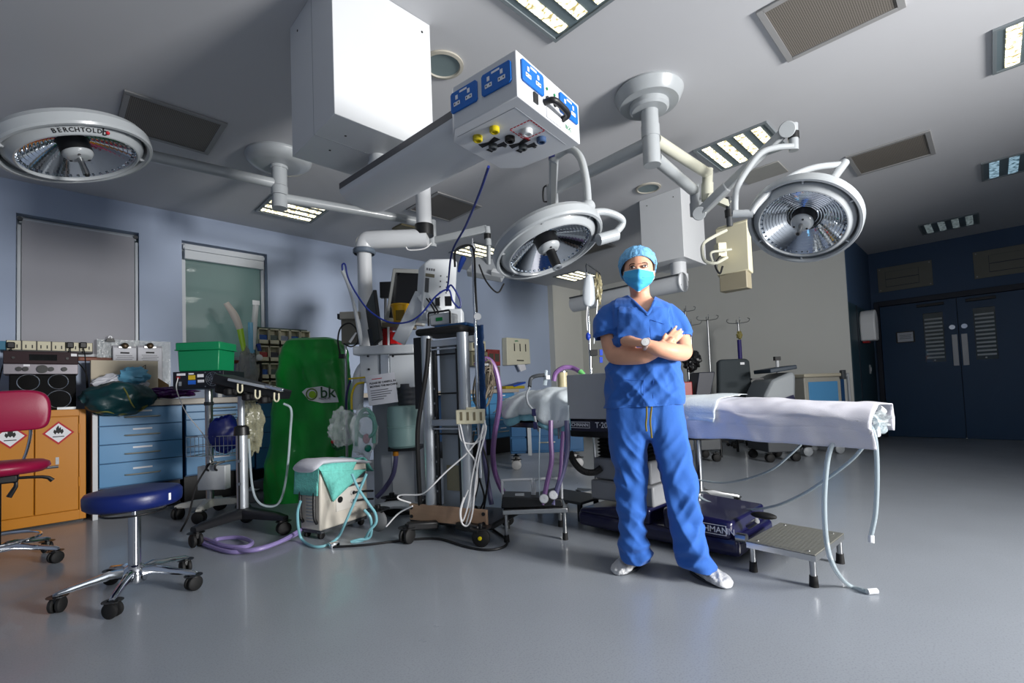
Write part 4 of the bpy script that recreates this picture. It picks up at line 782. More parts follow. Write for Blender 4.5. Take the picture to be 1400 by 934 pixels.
# second stand
p2s = Vector((1.06, 4.02, 0)); D2 = (p2s+UZ*.8-CP).dot(CF)
s = thing('equipment_stand', 'aluminium telescopic stand on black three-wheel base carrying a black instrument tray', 'stand', p2s); fr2 = frame(p2s, CRH)
za, zb_, zc_ = zat(p2s, 323, 542), zat(p2s, 323, 590), zat(p2s, 325, 697)
MB().cyl(p2s+UZ*(zb_-.1), p2s+UZ*za, .024).build('inner_tube', alu, s); MB().cyl(p2s+UZ*.13, p2s+UZ*(zb_-.02), .04).build('outer_tube', alu, s); MB().lathe([(.055, -.03), (.05, .03), (.03, .045)], p2s+UZ*zb_).build('clamp_collar', black_plastic, s)
MB().tube([p2s-CFH*.042+UZ*(zb_-.03), p2s-CFH*.043+UZ*.4, p2s-CFH*.045+UZ*.15], .006, 6, 4).build('cable', black_cable, s)
for z in (.35, .52): MB().box(p2s-CFH*.045+UZ*z, (.03, .012, .02), Matrix((CRH, CFH, UZ)).transposed()).build('cable_clip', steel, s)
for tgt in ((268, 748), (388, 731), (338, 714)):
    e = at(*tgt, z=0); e = Vector((e.x, e.y, 0)); d = (e-p2s); Ld = d.length; d.normalize(); q = UZ.cross(d); rs = []
    for t, w, hh, z in ((0, .14, .07, .13), (Ld*.4, .1, .055, .13), (Ld*.85, .07, .045, .125), (Ld+.02, .05, .03, .12)): o = p2s+d*t+UZ*z; rs.append([o+q*w*.5*u_+UZ*hh*.5*v for u_, v in ((-1, -1), (1, -1), (1, .4), (.7, 1), (-.7, 1), (-1, .4))])
    MB().rings(rs).build('base_leg', M('base_black', (22, 23, 28), .4), s, ang=50); caster(s, e, .046, q+d*.4)
t = thing('instrument_tray', 'black instrument holder tray with silver bar and white hooks on the aluminium stand', 'tray', p2s+UZ*za)
ft = frame(p2s+UZ*za, CRH) @ Matrix.Rotation(-.12, 4, 'Z')
def T(x, y): return at(x, y, D=D2-.1)
m = MB(); m.beam(T(304, 518), T(388, 540), .07, .24, up=CFH); m.build('tray', black_plastic, t, .008)
m = MB(); m.beam(T(298, 530), T(330, 535), .08, .1, up=CFH); m.build('cushion', black_rubber, t, .02)
MB().beam(at(312, 519, D=D2-.25), at(366, 530, D=D2-.25), .022, .02).build('silver_bar', alu, t, .004); MB().beam(at(363, 528, D=D2-.25), at(388, 534, D=D2-.25), .03, .028).build('bar_end', chrome, t, .008)
for x, y in ((328, 523), (352, 531), (378, 535)): MB().tube([at(x-3, y+2, D=D2-.26), at(x-3, y+11, D=D2-.27), at(x, y+14, D=D2-.27), at(x+3, y+11, D=D2-.27), at(x+3, y+3, D=D2-.26)], .006, 8, 4).build('hook', cream_plastic, t)
for x, y in ((340, 543), (362, 547), (315, 536)): MB().box(at(x, y, D=D2-.2), (.07, .1, .05)).build('pad', black_rubber, t, .012)
pv = thing('plastic_sack', 'large crinkled clear plastic sack hanging below the instrument tray', 'bag', at(345, 620, D=D2+.1)); blob(at(343, 583, D=D2+.15), (.09, .07, .2), .22, 6.6, 2.6).build('film', M('yellowish_polythene', (170, 168, 140), .2, var=.3, scale=14, alpha=.5, bump=.8, bscale=26), pv)
loop_tube('power_lead', 'black power lead looping from the grey control box to the floor', 'cable', [fr1 @ Vector((.06, -.11, zb+.11)), at(285, 636, D=D1-.25), at(268, 665, D=D1-.35), at(258, 705, D=D1-.4), at(247, 728, D=D1-.5), at(253, 738, D=D1-.55), at(268, 733, z=.01)], .007, black_cable)
loop_tube('suction_line', 'thin clear grey tube looping from the instrument tray past the green cover', 'tube', [at(388, 552, D=D2-.25), at(398, 560, D=D2-.25), at(397, 590, D=D2-.2), at(393, 640, D=D2-.2), at(386, 678, D=D2-.2), at(375, 692, D=D2-.2), at(355, 688, D=D2-.2), at(345, 665, D=D2-.15), at(340, 600, D=D2-.15)], .008, cleartube)
loop_tube('violet_tube', 'pale violet tubing coiled on the floor before the black base', 'tube', [at(410, 728, z=.03), at(385, 740, z=.02), at(350, 751, z=.015), at(318, 755, z=.015), at(290, 748, z=.015), at(275, 741, z=.02), at(280, 737, z=.03), at(305, 746, z=.035), at(335, 748, z=.035), at(344, 741, z=.03), at(325, 735, z=.02), at(295, 738, z=.015), at(300, 745, z=.015), at(340, 753, z=.03), at(380, 742, z=.035), at(412, 724, z=.05)], .014, violet_tube)
# ------------------------------------------------------------------ green covered machine
gc = Vector((2.06, 4.62, 0)); Dg = (gc+UZ*.9-CP).dot(CF); fg = frame(gc, CRH)
g = thing('covered_machine', 'tall machine under a bright emerald green dust cover with printed logo', 'covered machine', gc)
def gx(px_): return (px_-(PX+F*((gc-CP).dot(CR))/((gc-CP).dot(CF))))*Dg/F
rows = [(462, 388, 442), (466, 384, 452), (480, 380, 458), (510, 375, 462), (545, 372, 466), (580, 368, 466), (620, 364, 462), (660, 358, 462), (692, 362, 460)]
rs = []; n = 110
for i, (y, xa, xb) in enumerate(rows):
    z = zat(gc, (xa+xb)/2, y); a, b = ((at(q_, y, D=Dg-.2)-gc).dot(CRH) for q_ in (xa, xb)); cx = (a+b)/2; hw = (b-a)/2; dp = .3+.03*i if i else .22; ring = []
    for j in range(n):
        t_ = 2*math.pi*j/n; k = (abs(math.cos(t_))**6+abs(math.sin(t_))**6)**(-1/6)
        fold = 1+(.012+.006*i)*noise.noise(Vector((math.cos(t_)*2.3, math.sin(t_)*2.3, z*1.6)))*2
        ring.append(fg @ Vector((cx+hw*math.cos(t_)*k*fold, dp*.5*math.sin(t_)*k*fold, z)))
    rs.append(ring)
rr = []
NS = 9
for i in range(len(rs)-1):
    for s_ in range(NS):
        f_ = s_/NS; ro = []
        for j in range(n):
            p = rs[i][j].lerp(rs[i+1][j], f_); q = fg.inverted() @ p; nv = Vector((q.x, q.y, 0)).normalized(); k = min(1, (i+f_)/1.2)
            w_ = .020*(1-2*abs(noise.noise(Vector((q.x*7+q.z*2.2, q.y*7, q.z*2.4)))))+.014*noise.noise(Vector((q.x*4-q.z*5, q.y*5, q.z*3+7)))+.006*noise.noise(q*22)
            ro.append(p+fg.to_3x3() @ (nv*w_*k))
        rr.append(ro)
rr.append(rs[-1])
MB().rings(rr).build('dust_cover', green_cloth, g, ang=70)
fz = lambda x, y, d=.26: at(x, y, D=Dg-d)
pl = [(413, 536), (419, 531), (440, 528), (457, 533), (462, 545), (463, 550), (440, 551), (422, 547)]
m = MB(); pts = [fz(x, y, .232) for x, y in pl]; m.rings([pts, [p-CFH*.004 for p in pts]]); m.build('logo_patch', white_ink, g)
text('logo_letters', 'bk', fz(448, 537, .242), CRH, UZ, .15, M('logo_green', (30, 80, 40), .5), g, bold=.01); MB().torus(fz(426, 539, .242), CFH, .05, .006, 30, 6).build('logo_ring', M('logo_olive', (100, 130, 30), .5), g); MB().lathe([(.034, 0), (.02, .004), (.001, .005)], fz(427, 539.5, .24), -CFH).build('logo_leaf', lime, g); text('logo_small', 'MEDICAL', fz(444, 545, .242), CRH, UZ, .028, grey_ink, g)
for x in (345, 386): 
    p = fg @ Vector((gx(x)+.1, -.18, 0)); caster(g, p, .06, CRH, lgrey_plastic, M('grey_wheel', (120, 124, 126), .5), False)
MB(fg).lim(gx(352)+.04, gx(458), -.14, .16, .1, .2).build('machine_base', dgrey_plastic, g, .01)
# ------------------------------------------------------------------ beige suction unit with cloths
c0 = at(438, 727, z=.06); ex = at(504, 705, z=.06)-c0; wS = ex.length; ex.normalize(); ey = UZ.cross(ex); dS = .2; hS = .43
su = thing('suction_unit', 'beige box-shaped suction unit on small casters in front of the green cover', 'medical unit', (c0.x, c0.y, 0))
fs = Matrix((ex, ey, UZ)).transposed().to_4x4(); fs.translation = Vector((c0.x, c0.y, .06))
MB(fs).prism([(0, 0), (wS, .0), (wS*.98, hS*.93), (wS*.02, hS)], -dS).build('casing', beige, su, .012)
MB(fs).lim(.01, wS-.01, .01, dS-.01, -.022, .002).build('base_plate', dgrey_plastic, su)
for x in (.03, wS-.05):
    for y in (.03, dS-.03): caster(su, fs @ Vector((x, y, 0)), .022, ex, steel)
MB(fs).lim(wS*.3, wS*.86, -.006, .002, .1, .26).build('connector_panel', M('panel_ivory', (210, 206, 198), .4), su, .003); MB(fs).lim(wS*.3, wS*.86, -.012, .0, .255, .27).build('panel_lip', dgrey_plastic, su)
MB(fs).cyl((wS*.38, -.01, .18), (wS*.38, .0, .18), .022).build('socket', black_plastic, su)
for z in (.15, .21): MB(fs).cyl((wS*.62, -.03, z), (wS*.62, 0, z), .014).build('port', chrome, su); MB(fs).tube([(wS*.62, -.03, z), (wS*.75, -.06, z), (wS*1.0, -.05, z-.02)], .008, 8, 4).build('lead', black_cable, su)
MB(fs).lim(wS*.5, wS*.95, -.003, .001, .3, .36).build('dark_window', dgrey_plastic, su)
for k in range(9): MB(fs).box((-.001, dS*.5, .06+k*.022), (.006, .07, .008)).build('vent_slot', grey_plastic, su)
for y in (.03, dS-.03): MB(fs).tube([(-.002, y, .27), (-.02, y, .25), (-.022, y, .1), (-.002, y, .05)], .011, 8, 5).build('side_handle', black_plastic, su)
MB(fs).box((-.002, dS*.5, .3), (.008, .03, .025)).build('switch', black_plastic, su, .002)
# mint pad + white sheet
def quilt(o, poly, d=.006): return MB(fs).prism(poly, d, o)
pd = thing('absorbent_pad', 'mint green quilted pad draped over the beige suction unit', 'cloth', fs @ Vector((wS/2, dS/2, hS)))
m = MB(fs); nx, ny = 26, 22; vs_ = []; fs_ = []
for i in range(nx+1):
    for j in range(ny+1):
        u = i/nx; v = j/ny; x = -.09+u*(wS+.14); y = -.03+v*(dS+.06); z = hS+.012
        if x < 0: z -= (-x)*2.2; x = -.012+x*.15
        if y < 0: y, z = -.012, z-(-y)*6*max(0, math.sin(math.pi*min(1, max(0, (x+.02)/(wS*.8)))))-.0
        if x > wS-.03: z -= (x-wS+.03)*1.4
        z += .006*noise.noise(Vector((x*14, y*14, 1))); vs_.append((x, y, z))
for i in range(nx):
    for j in range(ny): a = i*(ny+1)+j; fs_.append((a, a+1, a+ny+2, a+ny+1))
m.add(vs_, fs_); m.build('top_layer', teal_cloth, pd, solid=.006, ang=80)
m = MB(fs); n = 14; tri = []
for i in range(n+1):
    for j in range(n+1-i):
        a, b = i/n, j/n; P = Vector((.0, 0, hS-.02))*(1-a-b)+Vector((wS*.93, 0, hS-.075))*a+Vector((wS*.22, 0, hS*.42))*b; P.y = -.018-.008*noise.noise(P*16); tri.append(P)
idx = {}; k = 0
for i in range(n+1):
    for j in range(n+1-i): idx[(i, j)] = k; k += 1
fc = []
for i in range(n):
    for j in range(n-i):
        fc.append((idx[(i, j)], idx[(i+1, j)], idx[(i, j+1)]))
        if i+j < n-1: fc.append((idx[(i+1, j)], idx[(i+1, j+1)], idx[(i, j+1)]))
m.add(tri, fc); m.build('hanging_corner', teal_cloth, pd, solid=.006, ang=80)
sh = thing('folded_sheet', 'folded white sheet lying on the mint pad', 'cloth', fs @ Vector((wS/2, dS/2, hS+.02)))
m = MB(fs); rs = []
for i in range(25):
    u = i/24; x = -.045+u*(wS+.09); z = hS+.035-.07*u**2-(.04*max(0, .12-u)/.12); w = dS*.62
    rs.append([(x, dS*.5+w*math.cos(t_)*(1 if i not in (0, 24) else .9), z+(.026-.008*u)*math.sin(t_)*(1+.15*noise.noise(Vector((u*6, t_, 0))))) for t_ in [2*math.pi*q/20 for q in range(20)]])
m.rings(rs); m.build('sheet', sheet_white, sh, ang=70)
DS = (c0-CP).dot(CF)
ct = thing('cyan_tubing', 'pale cyan twin tubing crossing in loops in front of the beige unit', 'tube', at(490, 650, D=DS-.05))
P_ = lambda l, d=-.1: [at(x, y, D=DS+d) for x, y in l]
MB().tube(P_([(481, 648), (490, 668), (505, 690), (513, 702), (514, 715), (505, 726)])+[at(497, 738, z=.012), at(480, 741, z=.012), at(490, 738, z=.02), at(506, 734, z=.03)]+P_([(507, 710), (498, 697)]), .009, 8).build('tube', cyan_tube, ct); MB().tube(P_([(501, 648), (494, 665), (483, 690), (472, 715)])+[at(462, 735, z=.03), at(445, 746, z=.012), at(428, 747, z=.012), at(413, 738, z=.02)]+P_([(408, 722), (407, 700), (411, 685)], -.05), .009, 8).build('tube', cyan_tube, ct)
MB().box(at(457, 745, z=.015), (.06, .04, .03)).build('connector', chrome, ct, .004)
# ------------------------------------------------------------------ anaesthetic machine
am_ = at(525, 700, z=0); am_ = Vector((am_.x, am_.y, 0))
A = thing('anaesthetic_machine', 'white anaesthetic machine with shelf, sage canister and notice sheet', 'medical machine', am_)
DA = (am_-CP).dot(CF)+.02
wm = M('machine_white', (205, 210, 214), .38, var=.02)
def AB(name, x0, y0, x1, y1, d, dep, mat, bev=.006, par=None, ang=0.): return pbox(MB(), x0, y0, x1, y1, DA+d, dep, ang).build(name, mat, par or A, bev)
AB('top_shelf', 482, 472, 566, 484, -.1, .5, wm, .01)
AB('left_cabinet', 492, 485, 519, 523, -.05, .4, wm, .008); AB('gas_rail', 520, 484, 532, 522, -.07, .4, alu, .004); AB('right_cabinet', 533, 485, 574, 530, -.05, .4, wm, .008)
for x, y in ((503, 487), (504, 505), (537, 487)): p = at(x, y, D=DA-.06 if y > 490 else DA-.105); MB().cyl(p-CFH*.004, p+CFH*.01, .009, n=10).build('knob', black_plastic, A)
AB('back_column', 510, 522, 572, 694, .12, .35, M('machine_grey', (158, 164, 172), .4), .008)
AB('lower_panel', 536, 615, 566, 690, .1, .05, wm, .006)
MB().tube([at(x, y, D=DA-.0) for x, y in ((500, 500), (494, 508), (490, 522), (488, 560))], .05, 12, 5).build('side_column', wm, A)
nt_ = at(522, 532, D=DA-.14); fn = frame(nt_, CRH) @ Matrix.Rotation(-.1, 4, 'Y')
nw, nh = 40*(DA-.14)/F/2, 41*(DA-.14)/F/2
no = MB(fn).lim(-nw, nw, -.002, 0, -nh, nh).build('notice_sheet', paper, A)
nx_ = fn.to_3x3() @ Vector((1, 0, 0)); nz_ = fn.to_3x3() @ Vector((0, 0, 1))
def ntx(t_, x, z, s, mt, b=0.): text('notice_text', t_, fn @ Vector((x, -.0032, z)), nx_, nz_, s, mt, no, .0003, 'LEFT', b)
ntx('PLEASE BE CAREFUL IN', -nw*.78, nh*.45, .021, black_ink, .03); ntx('MOVING THE MACHINE', -nw*.78, nh*.22, .021, black_ink, .03)
for k, w in enumerate((.72, .86, .8, .62, .5)): MB(fn).lim(-nw*.78, -nw*.78+2*nw*w*.85, -.0032, -.0022, -nh*(.04+.15*k)-.003, -nh*(.04+.15*k)+.003).build('notice_text', grey_ink, no)
MB(fn).lim(-nw*.6, nw*.1, -.0032, -.0022, nh*.7, nh*.75).build('notice_text', red_ink, no)
pb = at(556, 543, D=DA-.0); m = MB(); m.lathe([(.07, -.11)]+[(.07+.004*(i % 2), -.11+.02*i) for i in range(11)]+[(.07, .11)], pb, caps=True); m.build('bellows', M('dark_bellows', (52, 56, 62), .5), A, ang=20)
pb = at(551, 583, D=DA-.05); m = MB(); h2_ = 56*DA/F/2; m.lathe([(.001, -h2_), (.105, -h2_), (.122, -h2_*.9), (.126, -h2_*.05), (.132, -h2_*.04), (.132, 0), (.126, .005), (.128, h2_*.6), (.118, h2_*.95), (.1, h2_), (.001, h2_)], pb); m.build('absorber_canister', sage, A)
AB('canister_base', 530, 611, 573, 617, -.08, .2, black_plastic); m = MB(); ptube(m, [(541, 617, DA-.03), (541, 630, DA-.03), (537, 650, DA-.0), (526, 668, DA+.05), (515, 680, DA+.05)], .02, 10); m.build('drain_hose', slate_tube, A); ptube(MB(), [(541, 616, DA-.035), (541, 623, DA-.035)], .024, 12, 1).build('hose_clip', yellow_m, A)
MB().tube([at(505, 697, D=DA-.3), at(540, 690, D=DA-.25), at(580, 694, D=DA-.2)], .055, 12, 5, flat=.55).build('base', wm, A); AB('base_plate', 505, 700, 575, 716, -.15, .5, black_plastic, .01)
q = at(517, 726, z=0); caster(A, (q.x, q.y), .075, CRH*.6-CFH*.3, black_plastic, M('grey_hub_wheel', (120, 122, 124), .5), False); caster(A, Vector((q.x, q.y, 0))+CFH*.4, .075, CRH, black_plastic, None, False); caster(A, Vector((q.x, q.y, 0))+CRH*.32+CFH*.35, .075, CRH, black_plastic, None, False)
# hanging breathing circuits
bc_ = thing('breathing_circuit', 'coiled mint breathing tubes in clear plastic bags hanging from the anaesthetic machine', 'breathing circuit', at(490, 600, D=DA-.15))
blob(at(470, 585, D=DA-.15), (.12, .07, .15), .2, 12.3, 2.4).build('clear_bag', clear_plastic, bc_); blob(at(498, 590, D=DA-.17), (.11, .06, .2), .18, 15.3, 2.4).build('clear_bag', clear_plastic, bc_)
mint = M('mint_corrugated_tube', (120, 178, 164), .4, var=.12, scale=70)
MB().torus(at(500, 583, D=DA-.17), (CFH+CRH*.3), .09, .015, 40, 8).build('tube_coil', mint, bc_); MB().tube([at(x, y, D=DA-.17) for x, y in ((487, 610), (489, 575), (499, 560), (511, 572), (511, 606))], .016, 8).build('tube', mint, bc_)
MB().ball(at(455, 604, D=DA-.2), .016).build('red_cap', redbin, bc_); MB().ball(at(503, 613, D=DA-.2), (.03, .02, .03)).build('teal_cap', M('teal_cap', (0, 130, 110), .4), bc_); MB().ball(at(501, 600, D=DA-.19), (.03, .02, .04)).build('pink_piece', M('pink_piece', (214, 140, 160), .4), bc_); blob(at(463, 608, D=DA-.17), (.05, .03, .04), .2, 1.1).build('dark_valve', M('dark_green_valve', (12, 70, 40), .4), bc_)
loop_tube('yellow_hose', 'yellow gas hose curving out of the left side of the anaesthetic machine', 'hose', [at(498, 523, D=DA-.1), at(487, 526, D=DA-.1), at(481, 540, D=DA-.1), at(481, 560, D=DA-.12)], .009, M('yellow_hose_rubber', (206, 180, 20), .4)); loop_tube('yellow_hose', 'short straight yellow hose end just above the curved one', 'hose', [at(477, 518, D=DA-.1), at(499, 516, D=DA-.1)], .007, MATS['yellow_hose_rubber'], k=1)
loop_tube('dark_blue_hose', 'dark blue gas hose hanging beside the yellow hoses', 'hose', [at(479, 520, D=DA-.05), at(474, 540, D=DA-.05), at(473, 575, D=DA-.05), at(478, 600, D=DA-.05)], .01, M('navy_hose', (24, 22, 80), .4))
# left hand IV pole with pump
ip = thing('infusion_pump', 'grey-beige infusion pump on a thin pole beside the green cover', 'pump', at(473, 600, D=DA+.35)); DI = DA+.35
MB().cyl(Vector((at(472, 560, D=DI).x, at(472, 560, D=DI).y, .0)), at(472, 440, D=DI), .012).build('pole', steel, ip); pbox(MB(), 466, 428, 486, 470, DI-.06, .12).build('pump_body', M('pump_beige', (120, 116, 104), .5), ip, .01); pbox(MB(), 464, 426, 490, 436, DI-.1, .16).build('clamp', M('pump_top', (168, 164, 152), .5), ip, .006); pbox(MB(), 461, 429, 466, 436, DI-.08, .06).build('clamp_knob', black_plastic, ip)
ptube(MB(), [(465, 485, DI-.12), (462, 465, DI-.15), (466, 448, DI-.15), (478, 442, DI-.15), (488, 452, DI-.15), (489, 468, DI-.15), (480, 474, DI-.15), (470, 470, DI-.15)], .007, 6).build('cable', black_cable, ip)
pbox(MB(), 463, 484, 470, 490, DI-.14, .04).build('cable_plug', black_plastic, ip); ptube(MB(), [(478, 468, DI-.16), (487, 455, DI-.17)], [.012, .008], 8, 1).build('white_probe', white_plastic, ip)
lp = thing('lamp_wand', 'thin white flexible wand leaning up to the left of the white column', 'wand', at(492, 470, D=DA-.05)); ptube(MB(), [(494, 472, DA-.05), (490, 445, DA-.05), (482, 410, DA-.05), (474, 385, DA-.05), (468, 370, DA-.05)], [.016, .02, .012, .012, .016], 8).build('wand', lgrey_plastic, lp)
# monitors
mo = thing('monitor', 'thin dark flat monitor seen edge-on above the machine shelf', 'monitor', at(513, 472, D=DA+.05)); dm = DA+.05
P4 = [at(x, y, D=d) for x, y, d in ((499, 420, dm+.15), (510, 396, dm), (519, 464, dm-.05), (507, 474, dm+.1))]
nn = (P4[1]-P4[0]).cross(P4[3]-P4[0]).normalized()
m = MB(); m.rings([P4, [p+CRH*.03+CFH*.01 for p in P4]]); m.build('panel', black_plastic, mo, .005); m = MB(); m.beam(at(508, 450, D=dm+.1), at(512, 472, D=dm+.08), .05); m.build('stand', black_plastic, mo)
mo = thing('monitor', 'grey framed monitor with black screen behind the yellow sharps bin', 'monitor', at(552, 470, D=DA+.5)); dm = DA+.5
fm = frame(at(557, 405, D=dm), Matrix.Rotation(-.25, 3, 'Z') @ CRH) @ Matrix.Rotation(.14, 4, 'Y') @ Matrix.Rotation(-.1, 4, 'X')
w_, hh_ = .2, .27
MB(fm).lim(-w_, w_, 0, .06, -hh_, hh_).build('casing', M('monitor_grey', (150, 152, 150), .45), mo, .012); MB(fm).lim(-w_+.045, w_-.01, -.004, .001, -hh_+.05, hh_-.045).build('screen', glass_dark, mo)
MB().cyl(at(545, 450, D=dm+.05), at(545, 520, D=dm+.05), .03).build('post', lgrey_plastic, mo); pbox(MB(), 516, 438, 538, 448, dm-.05, .2).build('arm', cream_plastic, mo, .005)
bxm = at(526, 396, D=DA+1.0); x = thing('wall_display', 'small black display box between the white column and grey monitor', 'display', bxm); pbox(MB(), 519, 385, 535, 407, DA+1., .06).build('casing', black_plastic, x, .004); m = MB(); m.beam(at(527, 405, D=DA+1.03), at(527, 470, D=DA+1.03), .02); m.build('post', dgrey_plastic, x)
sb = thing('sharps_bin', 'yellow plastic sharps bin on the shelf beside the white arm', 'sharps bin', at(548, 441, D=DA+.3)); ds = DA+.3; k_ = ds/F
m = MB(); o = at(548, 429, D=ds); m.lathe([(.001, -11*k_), (10*k_, -11*k_), (12.5*k_, 10*k_), (13.5*k_, 10*k_), (13.5*k_, 12.5*k_), (.001, 12.5*k_)], o); m.build('bin', M('sharps_yellow', (232, 176, 0), .4), sb); m = MB(); pbox(m, 541, 424, 553, 438, ds-12.5*k_, .002); m.build('label', M('sharps_label', (120, 96, 10), .6), sb)
sy = thing('shelf_unit', 'small wooden shelf with red trays behind the monitor post', 'shelf', at(540, 470, D=DA+.35)); pbox(MB(), 522, 440, 562, 447, DA+.3, .25).build('shelf', M('shelf_grey', (120, 110, 90), .5), sy, .004)
pbox(MB(), 523, 449, 530, 472, DA+.32, .2).build('red_tray', redbin, sy, .004); pbox(MB(), 533, 454, 543, 470, DA+.32, .2).build('red_tray', M('bright_red', (190, 10, 14), .4), sy, .004); pbox(MB(), 516, 445, 522, 472, DA+.31, .1).build('support', lgrey_plastic, sy)
ptube(MB(), [(531, 447, DA+.28), (531, 472, DA+.28)], .01, 8, 1).build('post', white_plastic, sy)
# ventilator panel
vt = thing('ventilator', 'white ventilator panel with rows of buttons on an angled white arm', 'ventilator', at(600, 450, D=DA-.25)); dv = DA-.3
fv = frame(at(598, 398, D=dv), Matrix.Rotation(.42, 3, 'Z') @ CRH) @ Matrix.Rotation(.07, 4, 'Y') @ Matrix.Rotation(.06, 4, 'X')
vb_ = MB(fv).prism([(-.12, -.24), (.15, -.24), (.15, .25), (.11, .27), (-.07, .24), (-.115, .2)], -.2).build('casing', wm, vt, .012)
for r_i in range(5):
    for c_i in range(2):
        MB(fv).box((.0+c_i*.05+.02, -.003, .12-r_i*.042), (.008, .006, .01)).build('button', dgrey_plastic, vb_)
MB(fv).lim(-.1, -.03, -.004, .001, .1, .125).build('label_plate', M('label_khaki', (96, 92, 72), .5), vb_); MB(fv).lim(-.1, -.07, -.004, .001, -.02, .09).build('display_window', dgrey_plastic, vb_)
for k in range(4): MB(fv).lim(-.095+k*.018, -.083+k*.018, -.003, .001, .15, .168).build('print_letter', grey_ink, vb_)
m = MB(); m.beam(at(545, 468, D=dv+.05), at(577, 402, D=dv+.0), .11, .03, up=CFH); m.build('arm', wm, vt, .008); m = MB(); m.beam(at(576, 402, D=dv-.02), at(604, 436, D=dv-.05), .09, .03, up=CFH); m.build('arm', wm, vt, .008)
pbox(MB(), 581, 424, 610, 437, dv-.12, .12).build('flow_sensor_block', wm, vt, .015); pbox(MB(), 607, 422, 632, 446, dv-.1, .14).build('lower_unit', wm, vt, .012)
pbox(MB(), 595, 407, 601, 418, dv-.11, .02).build('black_window', black_plastic, vt); pbox(MB(), 608, 405, 617, 418, dv-.12, .02).build('black_window', black_plastic, vt)
for dx in (0, 4): ptube(MB(), [(583+dx, 408, dv-.13), (590+dx, 418, dv-.15), (595+dx, 428, dv-.15), (590, 432, dv-.14)], .006, 6).build('cable', black_cable, vt)
# ------------------------------------------------------------------ equipment tower
tA = at(591, 707, z=.12); tB = at(641, 712, z=.12); e1 = (tB-tA); e1.z = 0; sepT = e1.length; e1.normalize(); e2 = UZ.cross(e1)
tw = thing('equipment_tower', 'mobile equipment tower with two thick aluminium tubes and wooden base board', 'equipment tower', ((tA.x+tB.x)/2, (tA.y+tB.y)/2, 0))
ft = Matrix((e1, e2, UZ)).transposed().to_4x4(); ft.translation = Vector((tA.x, tA.y, 0))
DT = (tA-CP).dot(CF); zT = zat(tA, 588, 460)
for x in (0, sepT): MB(ft).cyl((x, 0, .1), (x, 0, zT), .041, n=32).build('tube', alu, tw)
MB(ft).lim(-.12, -.055, .0, .07, zat(tA, 570, 560), zT).build('black_post', black_plastic, tw, .006)
MB(ft).lim(.06, sepT-.03, .06, .075, .13, zT-.03).build('back_panel', M('panel_alu', (160, 168, 176), .4, .1), tw)
for zz_ in (zat(tA, 610, 471), zat(tA, 610, 577)): MB(ft).lim(.0, sepT, -.02, .02, zz_-.022, zz_+.022).build('crossbar', alu, tw, .004); MB(ft).lim(.05, sepT-.04, -.025, .0, zz_-.045, zz_-.035).build('crossbar_lip', alu, tw)
for x in (.07, sepT-.05): MB(ft).tube([(x, -.005, zT-.06), (x, -.008, .6), (x, -.005, .13)], .008, 8, 3).build('rail', black_plastic, tw)
for zz_ in (zat(tA, 610, 486), zat(tA, 610, 538), zat(tA, 610, 592)): MB(ft).cyl((.07, -.005, zz_), (sepT-.05, -.005, zz_), .006, n=8).build('rung', black_plastic, tw)
MB(ft).lim(.045, .062, 0, .03, .13, zT-.04).build('bolt_rail', black_plastic, tw)
for k in range(9): MB(ft).cyl((.053, -.006, .2+k*.1), (.053, .002, .2+k*.1), .007, n=8).build('bolt', steel, tw)
MB(ft).lim(.1, sepT-.07, .045, .058, .3, .47).build('rating_label', M('rating_label', (140, 134, 108), .5), tw)
MB(ft).lim(-.16, sepT+.16, -.045, -.02, .1, .21).build('wooden_board', wood, tw, .003)
for x in (-.14, sepT+.14):
    for z in (.125, .185): MB(ft).cyl((x, -.052, z), (x, -.044, z), .012, n=12).build('board_bolt', black_plastic, tw)
MB(ft).lim(-.18, sepT+.18, -.02, .4, .075, .115).build('base', black_plastic, tw, .01)
cl_ = at(557, 743, z=0); cr_ = at(658, 748, z=0)
for p in (cl_, cr_):
    p = Vector((p.x, p.y, 0)); o = Vector((tA.x+tB.x, tA.y+tB.y, 0))/2; m = MB(); m.beam(p+UZ*.11, Vector((o.x, o.y, .095))+(p-o)*.3, .06, .05); m.build('base_leg', black_plastic, tw, .01)
caster(tw, cl_, .05, e2, black_plastic); f_ = caster(tw, cr_, .058, e1+e2*.2, black_plastic, None, False); fdir = UZ.cross((e1+e2*.2).normalized()); sgn = -1 if fdir.dot(CFH) > 0 else 1; cpt = Vector((cr_.x, cr_.y, .058)); MB().lathe([(.012, 0), (.012, .02), (.001, .022)], cpt+fdir*sgn*.004, fdir*sgn).build('wheel_cap', M('yellow_cap', (214, 196, 0), .4), f_)
for x in (-.1, sepT+.1): caster(tw, ft @ Vector((x, .36, 0)), .04, e1)
